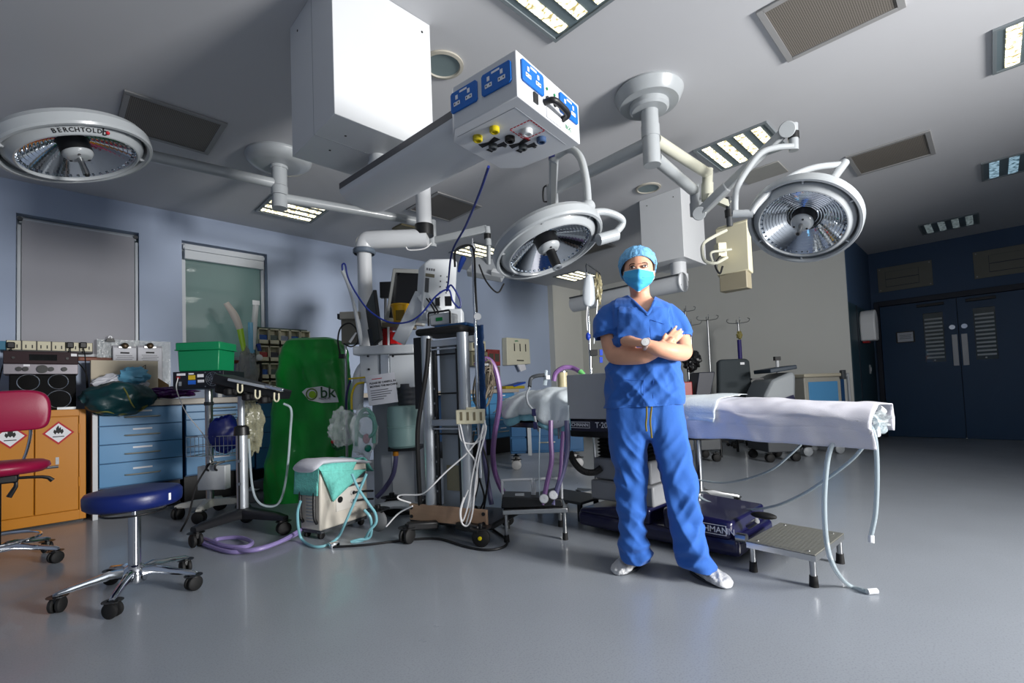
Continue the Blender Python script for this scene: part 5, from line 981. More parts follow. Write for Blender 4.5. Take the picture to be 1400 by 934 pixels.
# black hose down the left tube, top tray, small monitor box
loop_tube('black_hose', 'thick black hose running down the left tube of the tower', 'hose', [at(586, 463, D=DT-.1), at(584, 500, D=DT-.1), at(577, 545, D=DT-.1), at(571, 590, D=DT-.08), at(572, 640, D=DT-.04), at(575, 700, D=DT+.02)], .016, black_rubber)
tt = thing('black_cushion', 'black cushioned tray with blue edge resting on the tower top', 'tray', ft @ Vector((sepT/2, .1, zT))); m = MB(ft); m.lim(-.06, sepT+.03, -.06, .2, zT+.001, zT+.05); m.build('tray', black_rubber, tt, .02); MB(ft).lim(.05, sepT+.02, .02, .2, zT+.051, zT+.075).build('blue_pad', M('pad_blue', (30, 80, 130), .6), tt, .01)
mb_ = thing('small_display', 'small clear-faced display box with green logo on the tower tray', 'display', ft @ Vector((.12, .05, zT+.076))); MB(ft).lim(.0, .17, .04, .15, zT+.076, zT+.16).build('box', lgrey_plastic, mb_, .01); MB(ft).tube([(-.006, .035, zT+.078), (-.006, .035, zT+.16), (.0, .035, zT+.17), (.17, .035, zT+.17), (.176, .035, zT+.16), (.176, .035, zT+.078)], .007, 8, 1).build('guard', black_plastic, mb_); MB(ft).lim(.055, .11, .037, .041, zT+.105, zT+.13).build('logo', M('logo_green_bright', (0, 130, 60), .5), mb_)
# IV pole on tower with pendant weight
pI = ft @ Vector((sepT+.085, .03, 0)); zi = zat(pI, 637, 336); iv = thing('drip_pole', 'chrome drip pole on the tower with black pull cord and white disc', 'pole', (pI.x, pI.y, .4)); MB().cyl((pI.x, pI.y, .4), (pI.x, pI.y, zi), .012).build('pole', chrome, iv); MB().cyl((pI.x, pI.y, zi), (pI.x, pI.y, zi+.05), .004).build('tip', chrome, iv); MB().lathe([(.018, -.03), (.022, -.01), (.016, .02)], (pI.x, pI.y, zi-.01), caps=True).build('knob', chrome, iv)
Dv = (pI-CP).dot(CF)
ptube(MB(), [(622, 365, Dv-.05), (622, 345, Dv-.05), (631, 337, Dv-.03), (643, 336, Dv-.02), (648, 345, Dv-.02), (650, 390, Dv-.02), (652, 427, Dv-.02)], .007, 8).build('cord', black_cable, iv); o = at(653, 433, D=Dv-.02); MB().lathe([(.001, -.006), (.022, -.006), (.024, 0), (.022, .006), (.001, .006)], o, CFH).build('disc', white_plastic, iv)
pbox(MB(), 634, 459, 648, 467, DT+.0, .08).build('pole_clamp', lgrey_plastic, iv, .004)
ptube(MB(), [(634, 352, Dv-.02), (630, 362, Dv-.03), (627, 372, Dv-.03)], [.02, .016, .008], 6).build('blue_clip', M('blue_clip', (30, 80, 190), .4), iv)
bd = thing('blue_drape', 'dark blue crinkled drape hanging behind the right tower tube', 'cloth', ft @ Vector((sepT+.05, .1, .6))); m = MB(); rs = []
for i in range(22):
    z = zT+.05-(i/21)*.62; rs.append([ft @ Vector((sepT+.035+.07*u, .1+.02*noise.noise(Vector((u*3, i*.9, 4))), z+.004)) for u in (0, .25, .5, .75, 1)])
m.rings(rs, closed=False); m.build('drape', M('drape_blue', (22, 66, 118), .6, var=.3, scale=18, bump=.8, bscale=30), bd, solid=.006, ang=80)
# power block and cables
po_ = ft @ Vector((sepT+.04, -.08, 0)); pwD = (Vector((po_.x, po_.y, .6))-CP).dot(CF)
pw = thing('power_block', 'cream multi-way power block fixed to the tower with hanging white cables', 'power block', at(643, 581, D=pwD)); pbox(MB(), 623, 560, 663, 580, pwD, .05).build('block', cream_plastic, pw, .006); pbox(MB(), 637, 557, 650, 560, pwD+.005, .04).build('clip', cream_plastic, pw, .003)
for k in range(4): pbox(MB(), 629+k*9, 563.5, 632+k*9, 575, pwD-.0025, .003).build('socket_slot', M('slot_tan', (120, 110, 84), .5), pw)
q = pwD-.03
for i, l in enumerate((((627, 580), (630, 600), (637, 606), (650, 606), (660, 598), (665, 582)), ((629, 580), (637, 612), (650, 632), (652, 660), (645, 690), (637, 718)), ((661, 580), (655, 610), (645, 655), (640, 690), (633, 712), (630, 705), (632, 690), (640, 670)), ((663, 578), (664, 590), (655, 625), (650, 660), (646, 700), (640, 718), (632, 716), (629, 700), (634, 680)))):
    ptube(MB(), [(x, y, q-.008*i) for x, y in l], .0055, 6, 8).build('cable', white_cable, pw)
ptube(MB(), [(663, 575, q), (660, 590, q), (640, 618, q), (610, 645, q), (590, 665, q), (575, 676, q+.05), (548, 677, q+.1), (545, 682, q+.1), (562, 688, q+.1)], .0055, 6, 8).build('cable', white_cable, pw)
ptube(MB(), [(564, 692, q+.05), (545, 702, q+.1), (528, 720, q+.1)], .0055, 6, 6).build('cable', white_cable, pw)
wb = thing('cable_bundle', 'tangled beige cable bundle hanging beside the tower', 'cable bundle', at(662, 530, D=DT+.15)); m = MB(); random.seed(3)
for k in range(14):
    cx, cy = 661+random.uniform(-3, 3), 527+random.uniform(-6, 8); rx, ry = random.uniform(6, 12), random.uniform(18, 32); ph = random.uniform(-.4, .4)
    ptube(m, [(cx+rx*math.cos(a)*math.cos(ph)-ry*.2*math.sin(a), cy+ry*math.sin(a), DT+.15+random.uniform(-.04, .04)) for a in [2*math.pi*i/8 for i in range(9)]], .0045, 5, 5)
m.build('coils', M('beige_cable', (140, 128, 112), .5), wb); pbox(MB(), 660, 497, 668, 500, DT+.08, .02).build('tie', white_plastic, wb); pbox(MB(), 660, 497, 663, 512, DT+.08, .01).build('tie', white_plastic, wb)
loop_tube('mauve_hose', 'mauve corrugated breathing hose arching behind the cable bundle down to the floor', 'hose', [at(650, 500, D=DT+.25), at(656, 493, D=DT+.25), at(668, 492, D=DT+.25), at(677, 505, D=DT+.25), at(683, 535, D=DT+.25), at(682, 560, D=DT+.25), at(676, 595, D=DT+.25), at(674, 625, D=DT+.25), at(678, 650, D=DT+.28), at(690, 676, D=DT+.3), at(712, 700, z=.03)], .02, purple_tube)
loop_tube('slate_hose', 'dark violet hose hanging behind the tower casters', 'hose', [at(660, 585, D=DT+.25), at(662, 620, D=DT+.25), at(666, 655, D=DT+.25), at(672, 690, D=DT+.2)], .018, slate_tube)
bkc = thing('black_cables', 'black power cables tangled behind the right tower wheel', 'cable', at(655, 600, D=DT+.1))
for l in (((652, 585), (658, 620), (655, 650), (662, 680), (655, 700)), ((648, 590), (645, 625), (654, 655), (647, 690)), ((656, 600), (668, 640), (664, 680), (657, 720))): ptube(MB(), [(x, y, DT+.05) for x, y in l], .007, 6).build('cable', black_cable, bkc)
loop_tube('floor_cable', 'black mains cable lying in a curve on the floor before the tower', 'cable', [at(455, 748, z=.008), at(500, 745, z=.008), at(560, 738, z=.008), at(600, 737, z=.008), at(635, 747, z=.008), at(665, 752, z=.008), at(688, 748, z=.008), at(692, 738, z=.008), at(670, 720, z=.02), at(650, 692, D=DT+.02)], .008, black_cable)
# ------------------------------------------------------------------ small step with foot pedals
s0 = at(693, 741, z=0); s1_ = at(773, 738, z=0); s2_ = at(766, 720, z=0); ux = (s1_-s0); Lx = ux.length; ux.normalize(); uy = UZ.cross(ux); Ly = max(.25, (s2_-s1_).dot(uy)); fS = Matrix((ux, uy, UZ)).transposed().to_4x4(); fS.translation = Vector((s0.x, s0.y, 0)); zS = zat(s0, 690, 697)
sp_ = thing('step_stool', 'low steel step stool under the black foot pedals', 'step stool', (s0.x, s0.y, 0)); MB(fS).lim(-.02, Lx+.02, -.02, Ly+.02, zS-.03, zS).build('platform', steel, sp_, .004)
for x in (0, Lx):
    for y in (0, Ly): l_ = MB(fS).cyl((x, y, .03), (x, y, zS-.03), .013).build('leg', steel, sp_); MB(fS).cyl((x, y, 0), (x, y, .045), .018, .016).build('rubber_foot', black_rubber, l_)
pe = thing('foot_pedal', 'black double foot pedal with white tube guards on the low step', 'foot pedal', fS @ Vector((Lx/2, Ly/2, zS))); MB(fS).prism([(-.03, 0), (Lx+.0, 0), (Lx-.01, .05), (-.02, .075)], -.2, (0, .02, zS+.001)).build('housing', black_plastic, pe, .008)
for a, b in ((-.02, Lx*.48), (Lx*.52, Lx)): MB(fS).tube([(a, .12, zS+.03), (a, .12, zS+.15), (a+.012, .12, zS+.165), (b-.012, .12, zS+.165), (b, .12, zS+.15), (b, .12, zS+.03)], .009, 8, 3).build('guard', white_paint, pe)
for x, z, y in ((Lx*.66, .06, .0), (Lx*.83, .075, .03)): o = fS @ Vector((x, y-.0, zS+z)); MB().lathe([(.001, -.01), (.028, -.01), (.03, .0), (.026, .008), (.012, .01), (.001, .006)], o, -(CFH-UZ*.3)).build('round_knob', white_plastic, pe)
MB(fS).box((Lx*.25, .1, zS+.07), (.06, .05, .01)).build('pedal_plate', lgrey_plastic, pe)
# ------------------------------------------------------------------ operating table
ot = thing('operating_table', 'navy operating table with grey column and wide floor base behind the person', 'operating table', (2.9, 1.5, 0))
TX0, TX1 = 2.5, 3.02
MB().lim(2.6, 3.15, .98, 2.05, .03, .13).build('base_plate', navy, ot, .03, seg=3)
MB().rings([[(2.6+i, y, z) for y, z in ((1.02+j, .12), (1.42-j, .12), (1.42-j, .235-k), (1.02+j, .215-k))] for i, j, k in ((0, .02, .02), (.02, 0, 0), (.52, 0, 0), (.545, .03, .02))]).build('pump_housing', navy, ot, .02, seg=3)
MB().rings([[(2.6+i, y, z) for y, z in ((1.5, .12), (2.04, .12), (2.02, .15), (1.6, .215), (1.5, .215))] for i in (0, .54)]).build('motor_cover', navy, ot, .02, seg=3)
for z0_, z1_, g in ((.21, .34, .0), (.345, .49, .02)): MB().lim(2.66+g, 3.08-g, 1.5+g, 1.97-g, z0_, z1_).build('column_shroud', M('shroud_grey', (150, 152, 156), .4), ot, .012)
m = MB(); rs = []
for i in range(13):
    k = .015*(i % 2); z = .49+i*.0115; rs.append([(2.7+k, 1.54+k, z), (3.04-k, 1.54+k, z), (3.04-k, 1.93-k, z), (2.7+k, 1.93-k, z)])
m.rings(rs); m.build('bellows', black_rubber, ot, smooth=False)
MB().lim(2.62, 3.06, 1.35, 2.1, .63, .69).build('head_block', black_plastic, ot, .01)
for a, b in ((.46, 1.2), (1.22, 2.06), (2.08, 2.62)): MB().lim(TX0+.03, TX1-.03, a, b, .69, .735).build('top_section', navy, ot, .008); MB().lim(TX0+.02, TX1-.02, a+.005, b-.005, .736, .85 if a > 1 else .795).build('mattress', black_rubber, ot, .02)
rail = MB().lim(TX0-.012, TX0+.02, 1.3, 2.1, .685, .755).build('side_rail', M('rail_navy', (20, 20, 44), .35), ot, .005)
MB().lim(TX0-.012, TX0+.012, .47, 1.25, .672, .702).build('side_rail', black_plastic, ot, .004)
pr = at(790, 581, X=TX0-.013)
for (a, b) in ((.0, .004), (.03, .034)):
    pass
y0b, y1b = at(775, 580, X=TX0-.013).y, at(806, 581, X=TX0-.013).y; zc_ = at(790, 581, X=TX0-.013).z
for za_, zb__ in ((zc_-.02, zc_-.017), (zc_+.017, zc_+.02)): MB().lim(TX0-.0135, TX0-.012, y1b, y0b, za_, zb__).build('logo_border', white_ink, rail)
for yy in (y0b, y1b): MB().lim(TX0-.0135, TX0-.012, yy-.0015, yy+.0015, zc_-.02, zc_+.02).build('logo_border', white_ink, rail)
text('maker_name', 'ESCHMANN', (TX0-.0128, (y0b+y1b)/2, zc_), (0, -1, 0), UZ, .031, white_ink, rail, bold=.012)
text('model_name', 'T\u00b720', (TX0-.0128, at(822, 581, X=TX0-.013).y, zc_), (0, -1, 0), UZ, .05, white_ink, rail, bold=.01)
zc_ = at(977, 737, X=2.598).z
text('maker_name', 'ESCHMANN', (2.5992, at(974, 737, X=2.6).y, .165), (0, -1, 0), UZ, .045, white_ink, ot, bold=.01)
yA, yB = at(952, 737, X=2.6).y, at(992, 737, X=2.6).y
for za_ in (.14, .19): MB().lim(2.5985, 2.6, yB-.005, yA+.01, za_, za_+.003).build('logo_border', white_ink, ot)
MB().lim(2.5985, 2.6, yB-.006, yB-.003, .14, .193).build('logo_border', white_ink, ot)
m = MB(); m.tube([at(1023, 720, X=2.75), at(1035, 712, X=2.72)], .016, 10, 1); m.build('pedal_arm', steel, ot); m = MB(); m.ball(at(1044, 705, X=2.7), (.03, .065, .018)); m.build('pedal', black_rubber, ot)
MB().cyl((2.62, 1.0, .14), (2.62, .95, .14), .025).build('foot_lock', steel, ot)
# grey screen panel and blue cushion support on the left
gp = thing('arm_panel', 'light grey rectangular panel clipped to the table rail beside the person', 'panel', (TX0-.02, 1.93, .76))
ya, yb = at(776, 545, X=TX0-.02).y, at(835, 545, X=TX0-.02).y; MB().lim(TX0-.025, TX0-.012, yb-.25, ya, .765, at(776, 513, X=TX0-.02).z).build('panel', M('panel_light_grey', (176, 178, 180), .45), gp, .008)
# white sheet
def sheet(name, lab, cat, y0, y1, path, mat, amp, seed, ny=60, par=None, wob=0., th=.004):
    P = spline(path, 9); t_ = thing(name, lab, cat, (sum(p.x for p in P)/len(P), (y0+y1)/2, max(p.z for p in P))); m = MB(); rs = []
    for i in range(ny+1):
        y = y0+(y1-y0)*i/ny; row = []
        for j, p in enumerate(P):
            u = j/(len(P)-1); edge = abs(u-.5)*2; q = Vector((p.x, y, p.z))
            d = amp*noise.noise(Vector((y*5+seed, u*4, seed)))+amp*.6*noise.noise(Vector((y*13, u*9, seed)))*(.4+edge)
            q += Vector((d*(1 if edge > .6 else .2)*1.3, wob*noise.noise(Vector((u*4, i*.1, seed))), d*(1 if edge < .7 else .2)))
            if y < 1.2: q.z -= (1.2-y)*.06*(1 if edge < .8 else .4)
            if edge > .85: q.z += wob*.8*noise.noise(Vector((y*4, seed, u)))
            row.append(q)
        rs.append(row)
    m.rings(rs, closed=False); m.build('sheet', mat, t_, solid=th, ang=80); return t_
sheet('table_sheet', 'white cotton sheet draped over the operating table right of the person', 'sheet', .36, 1.56, [(3.07, 0, .70), (3.07, 0, .8), (3.04, 0, .868), (2.9, 0, .882), (2.7, 0, .888), (2.56, 0, .878), (2.495, 0, .845), (2.475, 0, .78), (2.47, 0, .68)], sheet_white, .012, 2.2, 80, wob=.02)
sheet('paper_cover', 'thin pale blue disposable cover lying on the white sheet behind the person', 'cover', 1.02, 1.34, [(2.95, 0, .893), (2.75, 0, .898), (2.58, 0, .89), (2.492, 0, .858), (2.466, 0, .81), (2.46, 0, .76)], paleblue_cloth, .004, 5.1, 30, wob=.02, th=.0012)
# pillow and drapes at the head end
pw_ = thing('draped_pillow', 'pillow under white and aqua disposable drapes at the head end of the table', 'pillow', (2.75, 2.35, .86))
hpts = lambda l, X: [at(x, y, X=X) for x, y in l]
m = MB(); n = 40; rs = []
def headrow(y, zt, xf, zf):
    return [(3.02, y, zf+.05), (3.0, y, zt-.05), (2.9, y, zt), (2.7, y, zt+.01), (2.56, y, zt-.01), (xf, y, zt-.07), (xf-.02, y, zf)]
prof = [(1.98, .93, 2.48, .74), (2.1, .955, 2.47, .70), (2.25, .965, 2.46, .78), (2.4, .96, 2.46, .80), (2.52, .945, 2.46, .76), (2.64, .92, 2.46, .82), (2.72, .87, 2.48, .80)]
Rw = [[Vector(p) for p in headrow(*q)] for q in prof]; cols = [spline([r[j] for r in Rw], 6) for j in range(7)]
for i in range(len(cols[0])):
    row = spline([c[i] for c in cols], 6); rs.append([p+Vector((.03*(1-2*abs(noise.noise(Vector((p.y*7, p.z*5+p.y*3, 1)))))-.015, .01*noise.noise(p*11), .02*noise.noise(p*7+Vector((4, 0, 0)))+.008*noise.noise(p*19))) for p in row])
m.rings(rs, closed=False); m.build('white_drape', paleblue_cloth, pw_, solid=.004, ang=80)
m = MB(); m.rings([[p+Vector((.03, .0, -.02)) if j < 26 else p+Vector((.012, 0, -.045-.02*noise.noise(p*10))) for j, p in enumerate(r)] for r in rs], closed=False); m.build('aqua_underlayer', aqua_cloth, pw_, solid=.003, ang=80)
blob((2.76, 2.4, .89), (.2, .26, .055), .06, 3.3, 1.6).build('cushion', sheet_white, pw_)
# tube bundle at the foot end
tb = thing('tube_bundle', 'bundle of clear tubes and film stuffed under the sheet at the table foot end', 'tube bundle', (2.75, .44, .86)); blob((2.68, .43, .765), (.16, .09, .05), .3, 7.7, 2.8).build('clear_film', clear_plastic, tb); blob((2.6, .45, .745), (.07, .06, .03), .25, 2.7, 2.8).build('violet_wrap', M('violet_film', (40, 30, 120), .3), tb)
for k in range(4): MB().tube([(2.6+.06*k, .5, .79), (2.58+.07*k, .4, .8-.01*k), (2.57+.06*k, .36, .76-.015*k), (2.6+.04*k, .4, .71)], .012, 8).build('tube', cleartube, tb)
MB().tube([(2.7, .37, .82), (2.75, .36, .8)], .014, 8, 1).build('connector', white_plastic, tb); MB().box((2.62, .38, .72), (.05, .04, .05)).build('connector', white_plastic, tb, .006)
def ot_tube(lb, pts, r=.011, endc=None):
    o = thing('clear_tube', lb, 'tube', pts[0]); MB().tube(pts, r, 10).build('tube', cleartube, o); MB().tube([p+Vector((.004, 0, .0)) for p in pts], r*.45, 6).build('lumen', M('lumen_grey', (150, 164, 172), .3), o)
    if endc: MB().tube([pts[-1], pts[-1]+Vector(endc)], r*1.2, 8, 1).build('connector', white_plastic, o)
    return o
ot_tube('clear twin tube hanging from the sheet front down to the floor past the step', [at(1146, 603, X=2.52), at(1136, 612, X=2.47), at(1130, 640, X=2.46), at(1127, 690, X=2.45), at(1130, 740, X=2.43), at(1140, 775, X=2.4), at(1160, 800, z=.015), at(1186, 809, z=.013)], .0105, (.03, -.03, .002))
ot_tube('clear tube hanging free from the table foot end', [at(1180, 575, X=2.6), at(1190, 583, X=2.56), at(1197, 605, X=2.55), at(1199, 650, X=2.55), at(1197, 700, X=2.55), at(1191, 732, X=2.55)], .0095, (-.008, .0, -.03))
ot_tube('clear tube sagging from the foot end to the table base', [at(1187, 602, X=2.62), at(1165, 628, X=2.66), at(1130, 655, X=2.72), at(1095, 677, X=2.8), at(1055, 693, X=2.9), at(1010, 697, X=2.95), at(965, 685, X=2.95), at(950, 672, X=2.95)], .008)
ot_tube('thin clear tube sagging below the middle of the white sheet', [at(1095, 608, X=3.0), at(1080, 622, X=3.0), at(1055, 642, X=3.02), at(1020, 655, X=3.05), at(985, 660, X=3.05), at(945, 655, X=3.05)], .007)
for x, y in ((1017, 654), (1015, 696)):
    pass
# ------------------------------------------------------------------ steel step stool (right)
f0 = at(1113, 802, z=0); f1 = at(1031, 781, z=0); f2 = at(1149, 770, z=0)
ux = (f2-f0).normalized(); ux.z = 0; Lx = (f2-f0).length; uy = UZ.cross(ux); Ly = (f1-f0).dot(uy)
fS = Matrix((ux, uy, UZ)).transposed().to_4x4(); fS.translation = Vector((f0.x, f0.y, 0)); zS = zat(f0, 1118, 757)
ss = thing('step_stool', 'steel step stool with chequered top and black rubber feet on the right', 'step stool', fS @ Vector((Lx/2, Ly/2, 0)))
chk = M('chequer_plate', (160, 160, 152), .42, .7, var=.1, scale=20)
def _chk(m):
    nt = m.node_tree; b = nt.nodes['Principled BSDF']; tc = nt.nodes.new('ShaderNodeTexCoord'); v = nt.nodes.new('ShaderNodeTexVoronoi'); v.inputs['Scale'].default_value = 55; v.inputs['Randomness'].default_value = .15
    bp = nt.nodes.new('ShaderNodeBump'); bp.inputs['Strength'].default_value = .6; bp.inputs['Distance'].default_value = .004; nt.links.new(tc.outputs['Object'], v.inputs[0]); nt.links.new(v.outputs['Distance'], bp.inputs['Height']); nt.links.new(bp.outputs[0], b.inputs['Normal'])
_chk(chk)
MB(fS).lim(-.02, Lx+.02, -.02, Ly+.02, zS-.006, zS).build('tread', chk, ss, .003)
m = MB(fS); t_ = .004; a, b, c, d = -.02, Lx+.02, -.02, Ly+.02
m.lim(a, b, c, c+t_, zS-.034, zS-.006); m.lim(a, b, d-t_, d, zS-.034, zS-.006); m.lim(a, a+t_, c+t_, d-t_, zS-.034, zS-.006); m.lim(b-t_, b, c+t_, d-t_, zS-.034, zS-.006); m.build('apron', M('bright_steel', (200, 200, 198), .3, 1.), ss)
for x in (0, Lx):
    for y in (0, Ly): l_ = MB(fS).cyl((x, y, .03), (x, y, zS-.008), .0135).build('leg', steel, ss); MB(fS).cyl((x, y, 0), (x, y, .05), .02, .017).build('rubber_foot', black_rubber, l_)
for x in (.02, Lx-.02):
    for y in (.02, Ly-.02): MB(fS).cyl((x, y, zS-.001), (x, y, zS+.0025), .006, n=10).build('rivet', chrome, ss)
# ------------------------------------------------------------------ black stool behind the table
bs = at(958, 690, z=0); bs = Vector((bs.x, bs.y, 0)); zb = zat(bs, 962, 583); o_ = thing('stool', 'black round stool behind the operating table', 'stool', bs)
MB().lathe([(.001, zb-.09), (.2, zb-.09), (.215, zb-.06), (.215, zb-.02), (.19, zb), (.001, zb)], bs).build('seat', black_rubber, o_); MB().cyl(bs+UZ*.1, bs+UZ*(zb-.09), .03).build('column', chrome, o_); star_base(o_, bs, .28, 5, .09, .07, steel, .3, .03)
# ------------------------------------------------------------------ far side: IV stands, chair, carts along the pale wall
def iv_stand(px_, ytop, X, lb, hooks=4, extra=None):
    b = at(px_, 560, X=X); b = Vector((b.x, b.y, 0)); zt = zat(b, px_, ytop); o = thing('drip_stand', lb, 'drip stand', b, 'drip stands by the pale wall')
    MB().cyl(b+UZ*.08, b+UZ*(zt*.55), .024, n=14).build('lower_tube', steel, o); MB().cyl(b+UZ*zt*.5, b+UZ*zt, .016, n=12).build('upper_tube', steel, o); MB().lathe([(.024, -.03), (.024, .03)], b+UZ*zt*.55, caps=True).build('clamp', black_plastic, o)
    for k in range(hooks):
        a = 2*math.pi*k/hooks+.5; d = Vector((math.cos(a), math.sin(a), 0)); MB().tube([b+UZ*(zt-.02), b+d*.09+UZ*(zt-.01), b+d*.14+UZ*(zt+.0), b+d*.16+UZ*(zt+.04), b+d*.13+UZ*(zt+.055)], .006, 6, 4).build('hook', steel, o)
    for k in range(5):
        a = 2*math.pi*k/5+.2; d = Vector((math.cos(a), math.sin(a), 0)); MB().beam(b+UZ*.1, b+d*.2+UZ*.07, .022).build('foot', black_plastic, o); caster(o, b+d*.2, .025, d)
    return o, b, zt
iv_stand(944, 424, 7.55, 'tallest thin drip stand, nearest the person against the pale wall'); iv_stand(950, 443, 7.0, 'short thick drip stand next to the person with pump below'); iv_stand(974, 436, 7.45, 'drip stand with crossbar clamp left of the dark chair')
o, b, zt = iv_stand(1016, 440, 7.5, 'drip stand with purple sleeve behind the dark chair')
MB().cyl(b+UZ*(zt-.75), b+UZ*(zt-.27), .03).build('purple_sleeve', M('purple_sleeve', (40, 28, 110), .5), o); blob(b+UZ*(zt-.2)-CFH*.02, (.04, .04, .06), .2, 3.1).build('yellow_valve', M('khaki_valve', (150, 140, 80), .5), o)
c = at(1003, 520, X=6.5); ch_ = thing('high_back_chair', 'dark grey high-backed chair standing before the pale wall', 'chair', (c.x, c.y, 0)); Dc = (c-CP).dot(CF); fc_ = frame((c.x, c.y, 0), CRH)
w = 45*Dc/F/2; zt = zat(c, 1003, 491); dkf = M('charcoal_fabric', (52, 60, 64), .8)
MB(fc_).rings([[(x*k, y, z) for x, y in ((-w, -.05), (w, -.05), (w, .05), (-w, .05))] for k, z in ((1.05, .45), (1.08, .7), (1., 1.0), (.95, zt-.04), (.8, zt))]).build('backrest', dkf, ch_, .03, seg=3); MB(fc_).lim(-w*1.1, w*1.1, -.02, .5, .38, .5).build('seat', dkf, ch_, .03, seg=3)
for x in (-w, w):
    for y in (.0, .46): MB(fc_).cyl((x, y, 0), (x, y, .4), .018).build('leg', black_plastic, ch_)
MB(fc_).lim(w*.35, w*.6, -.053, -.049, zt-.08, zt-.05).build('tag', white_ink, ch_)
def far(name, lb, cat, px_, X): p = at(px_, 540, X=X); t_ = thing(name, lb, cat, (p.x, p.y, 0)); return t_, (p-CP).dot(CF), frame((p.x, p.y, 0), CRH), p
t_, Df, ff, p = far('medical_cart', 'white and navy mobile medical unit with lid and pole beside the blue cart', 'medical unit', 1068, 6.3); w = 44*Df/F/2
zt = zat(p, 1068, 508); MB(ff).prism([(-w, .5), (w*.8, .5), (w, zt-.05), (w*.8, zt), (-w*.5, zt-.1), (-w, zt-.28)], -.5).build('body', M('cart_grey', (150, 156, 160), .45), t_, .03); MB(ff).box((.05, .2, zt+.03), (w*1.7, .4, .05), Matrix.Rotation(-.12, 3, 'Y')).build('lid', M('lid_slate', (40, 54, 68), .5), t_, .01); MB(ff).box((.2*w, -.01, .72), (w*1.2, .03, .1), Matrix.Rotation(-.3, 3, 'Y')).build('navy_stripe', navy, t_); MB(ff).lim(-w, w, 0, .5, .12, .5).build('lower_body', dgrey_plastic, t_, .01); MB(ff).lim(-w*.8, -w*.1, -.012, 0.01, zt-.45, zt-.3).build('grille', grey_plastic, t_)
MB(ff).cyl((w*.75, .3, zt-.1), (w*.75, .3, zat(p, 1088, 486)), .02).build('pole', lgrey_plastic, t_); MB(ff).box((w*.75, .3, zat(p, 1088, 487)), (.07, .05, .05)).build('pole_head', black_plastic, t_); MB(ff).box((-w*1.2, .1, zat(p, 1040, 518)), (.14, .06, .02)).build('side_handle', black_plastic, t_)
for x in (-w*.8, w*.8):
    for y in (.05, .45): caster(t_, ff @ Vector((x, y, 0)), .05, CRH)
t_, Df, ff, p = far('procedure_cart', 'blue panelled cart with grey frame against the pale wall', 'cart', 1130, 7.2); w = 72*Df/F/2; zt = zat(p, 1130, 512); ff = frame((p.x, p.y, 0), Matrix.Rotation(.25, 3, 'Z') @ CRH)
MB(ff).lim(-w, w*.72, 0, .5, .16, zt-.03).build('frame', M('cart_frame', (150, 148, 140), .45), t_, .01); MB(ff).lim(-w+.06, w*.72-.06, -.008, .004, .24, zt-.09).build('blue_panel', steelblue, t_, .004); MB(ff).lim(-w-.02, w*.78, -.03, .5, zt-.03, zt+.015).build('top_rail', M('cart_rail', (170, 164, 146), .4), t_, .012); MB(ff).box((w*.74, -.03, zt-.01), (.06, .05, .12)).build('latch', dgrey_plastic, t_, .008)
MB(ff).lim(w*.74, w*1.05, .05, .45, .2, zt-.06).build('side_basket', M('dark_blue_mesh', (20, 60, 100), .5), t_); MB(ff).tube([(w*1.08, .0, .2), (w*1.08, .0, zt-.06), (w*1.0, .0, zt-.03), (w*.74, .0, zt-.03)], .018, 8, 3).build('side_frame', grey_plastic, t_)
for x in (-w*.9, w*.6):
    for y in (.06, .44): caster(t_, ff @ Vector((x, y, 0)), .06, CRH, None, grey_plastic)
t_, Df, ff, p = far('trolley', 'low trolley with red bin and black bags beside the person', 'trolley', 957, 5.8)
w = 50*Df/F/2; MB(ff).lim(-w, w, 0, .45, .15, .75).build('frame', dgrey_plastic, t_, .01); MB(ff).lim(-w*.95, -w*.4, -.01, .2, .76, zat(p, 940, 522)).build('red_bin', redbin, t_, .01); MB(ff).prism([(-w*.3, .75), (w*.5, .75), (w*.9, 1.12), (.0, 1.12)], -.3).build('tilted_box', M('navy_case', (18, 26, 44), .5), t_, .01); sit(blob(ff @ Vector((.0, .2, 1.2)), (.14, .1, .12), .25, 2.9, 2.6), 1.121).build('black_pump', black_plastic, t_)
for x in (-w*.8, w*.8):
    for y in (.05, .4): caster(t_, ff @ Vector((x, y, 0)), .05, CRH)
# ------------------------------------------------------------------ back wall right of tower
x0, x1, z0, z1 = span(690, 463, 722, 500, 6.02); pt = thing('towel_dispenser', 'cream paper towel dispenser with three slots on the blue back wall', 'dispenser', ((x0+x1)/2, YW, z0)); MB().prism([(0, 0), (x1-x0, .03), (x1-x0-.01, z1-z0), (.01, z1-z0)], -.13, (x0, YW-.135, z0)).build('casing', M('dispenser_cream', (206, 204, 184), .45), pt, .012)
for k in range(3): xx = x0+(x1-x0)*(.32+.24*k); MB().lim(xx-.012, xx+.012, YW-.137, YW-.134, z0+(z1-z0)*.52, z0+(z1-z0)*.8).build('slot', black_ink, pt)
MB().lim(x0+(x1-x0)*.4, x0+(x1-x0)*.7, YW-.137, YW-.134, z0+.08, z0+.1).build('slot', black_ink, pt); MB().prism([(0, 0), (.2, .02), (.24, -.12), (.1, -.16)], -.03, ((x0+x1)/2-.05, YW-.12, z0+.05)).build('paper_towel', paper, pt); MB().prism([(0, 0), (.1, .008), (.06, .024), (-.01, .016)], .001, (x0+(x1-x0)*.35, YW-.1365, z0+(z1-z0)*.87)).build('leaf_mark', green_ink, pt)
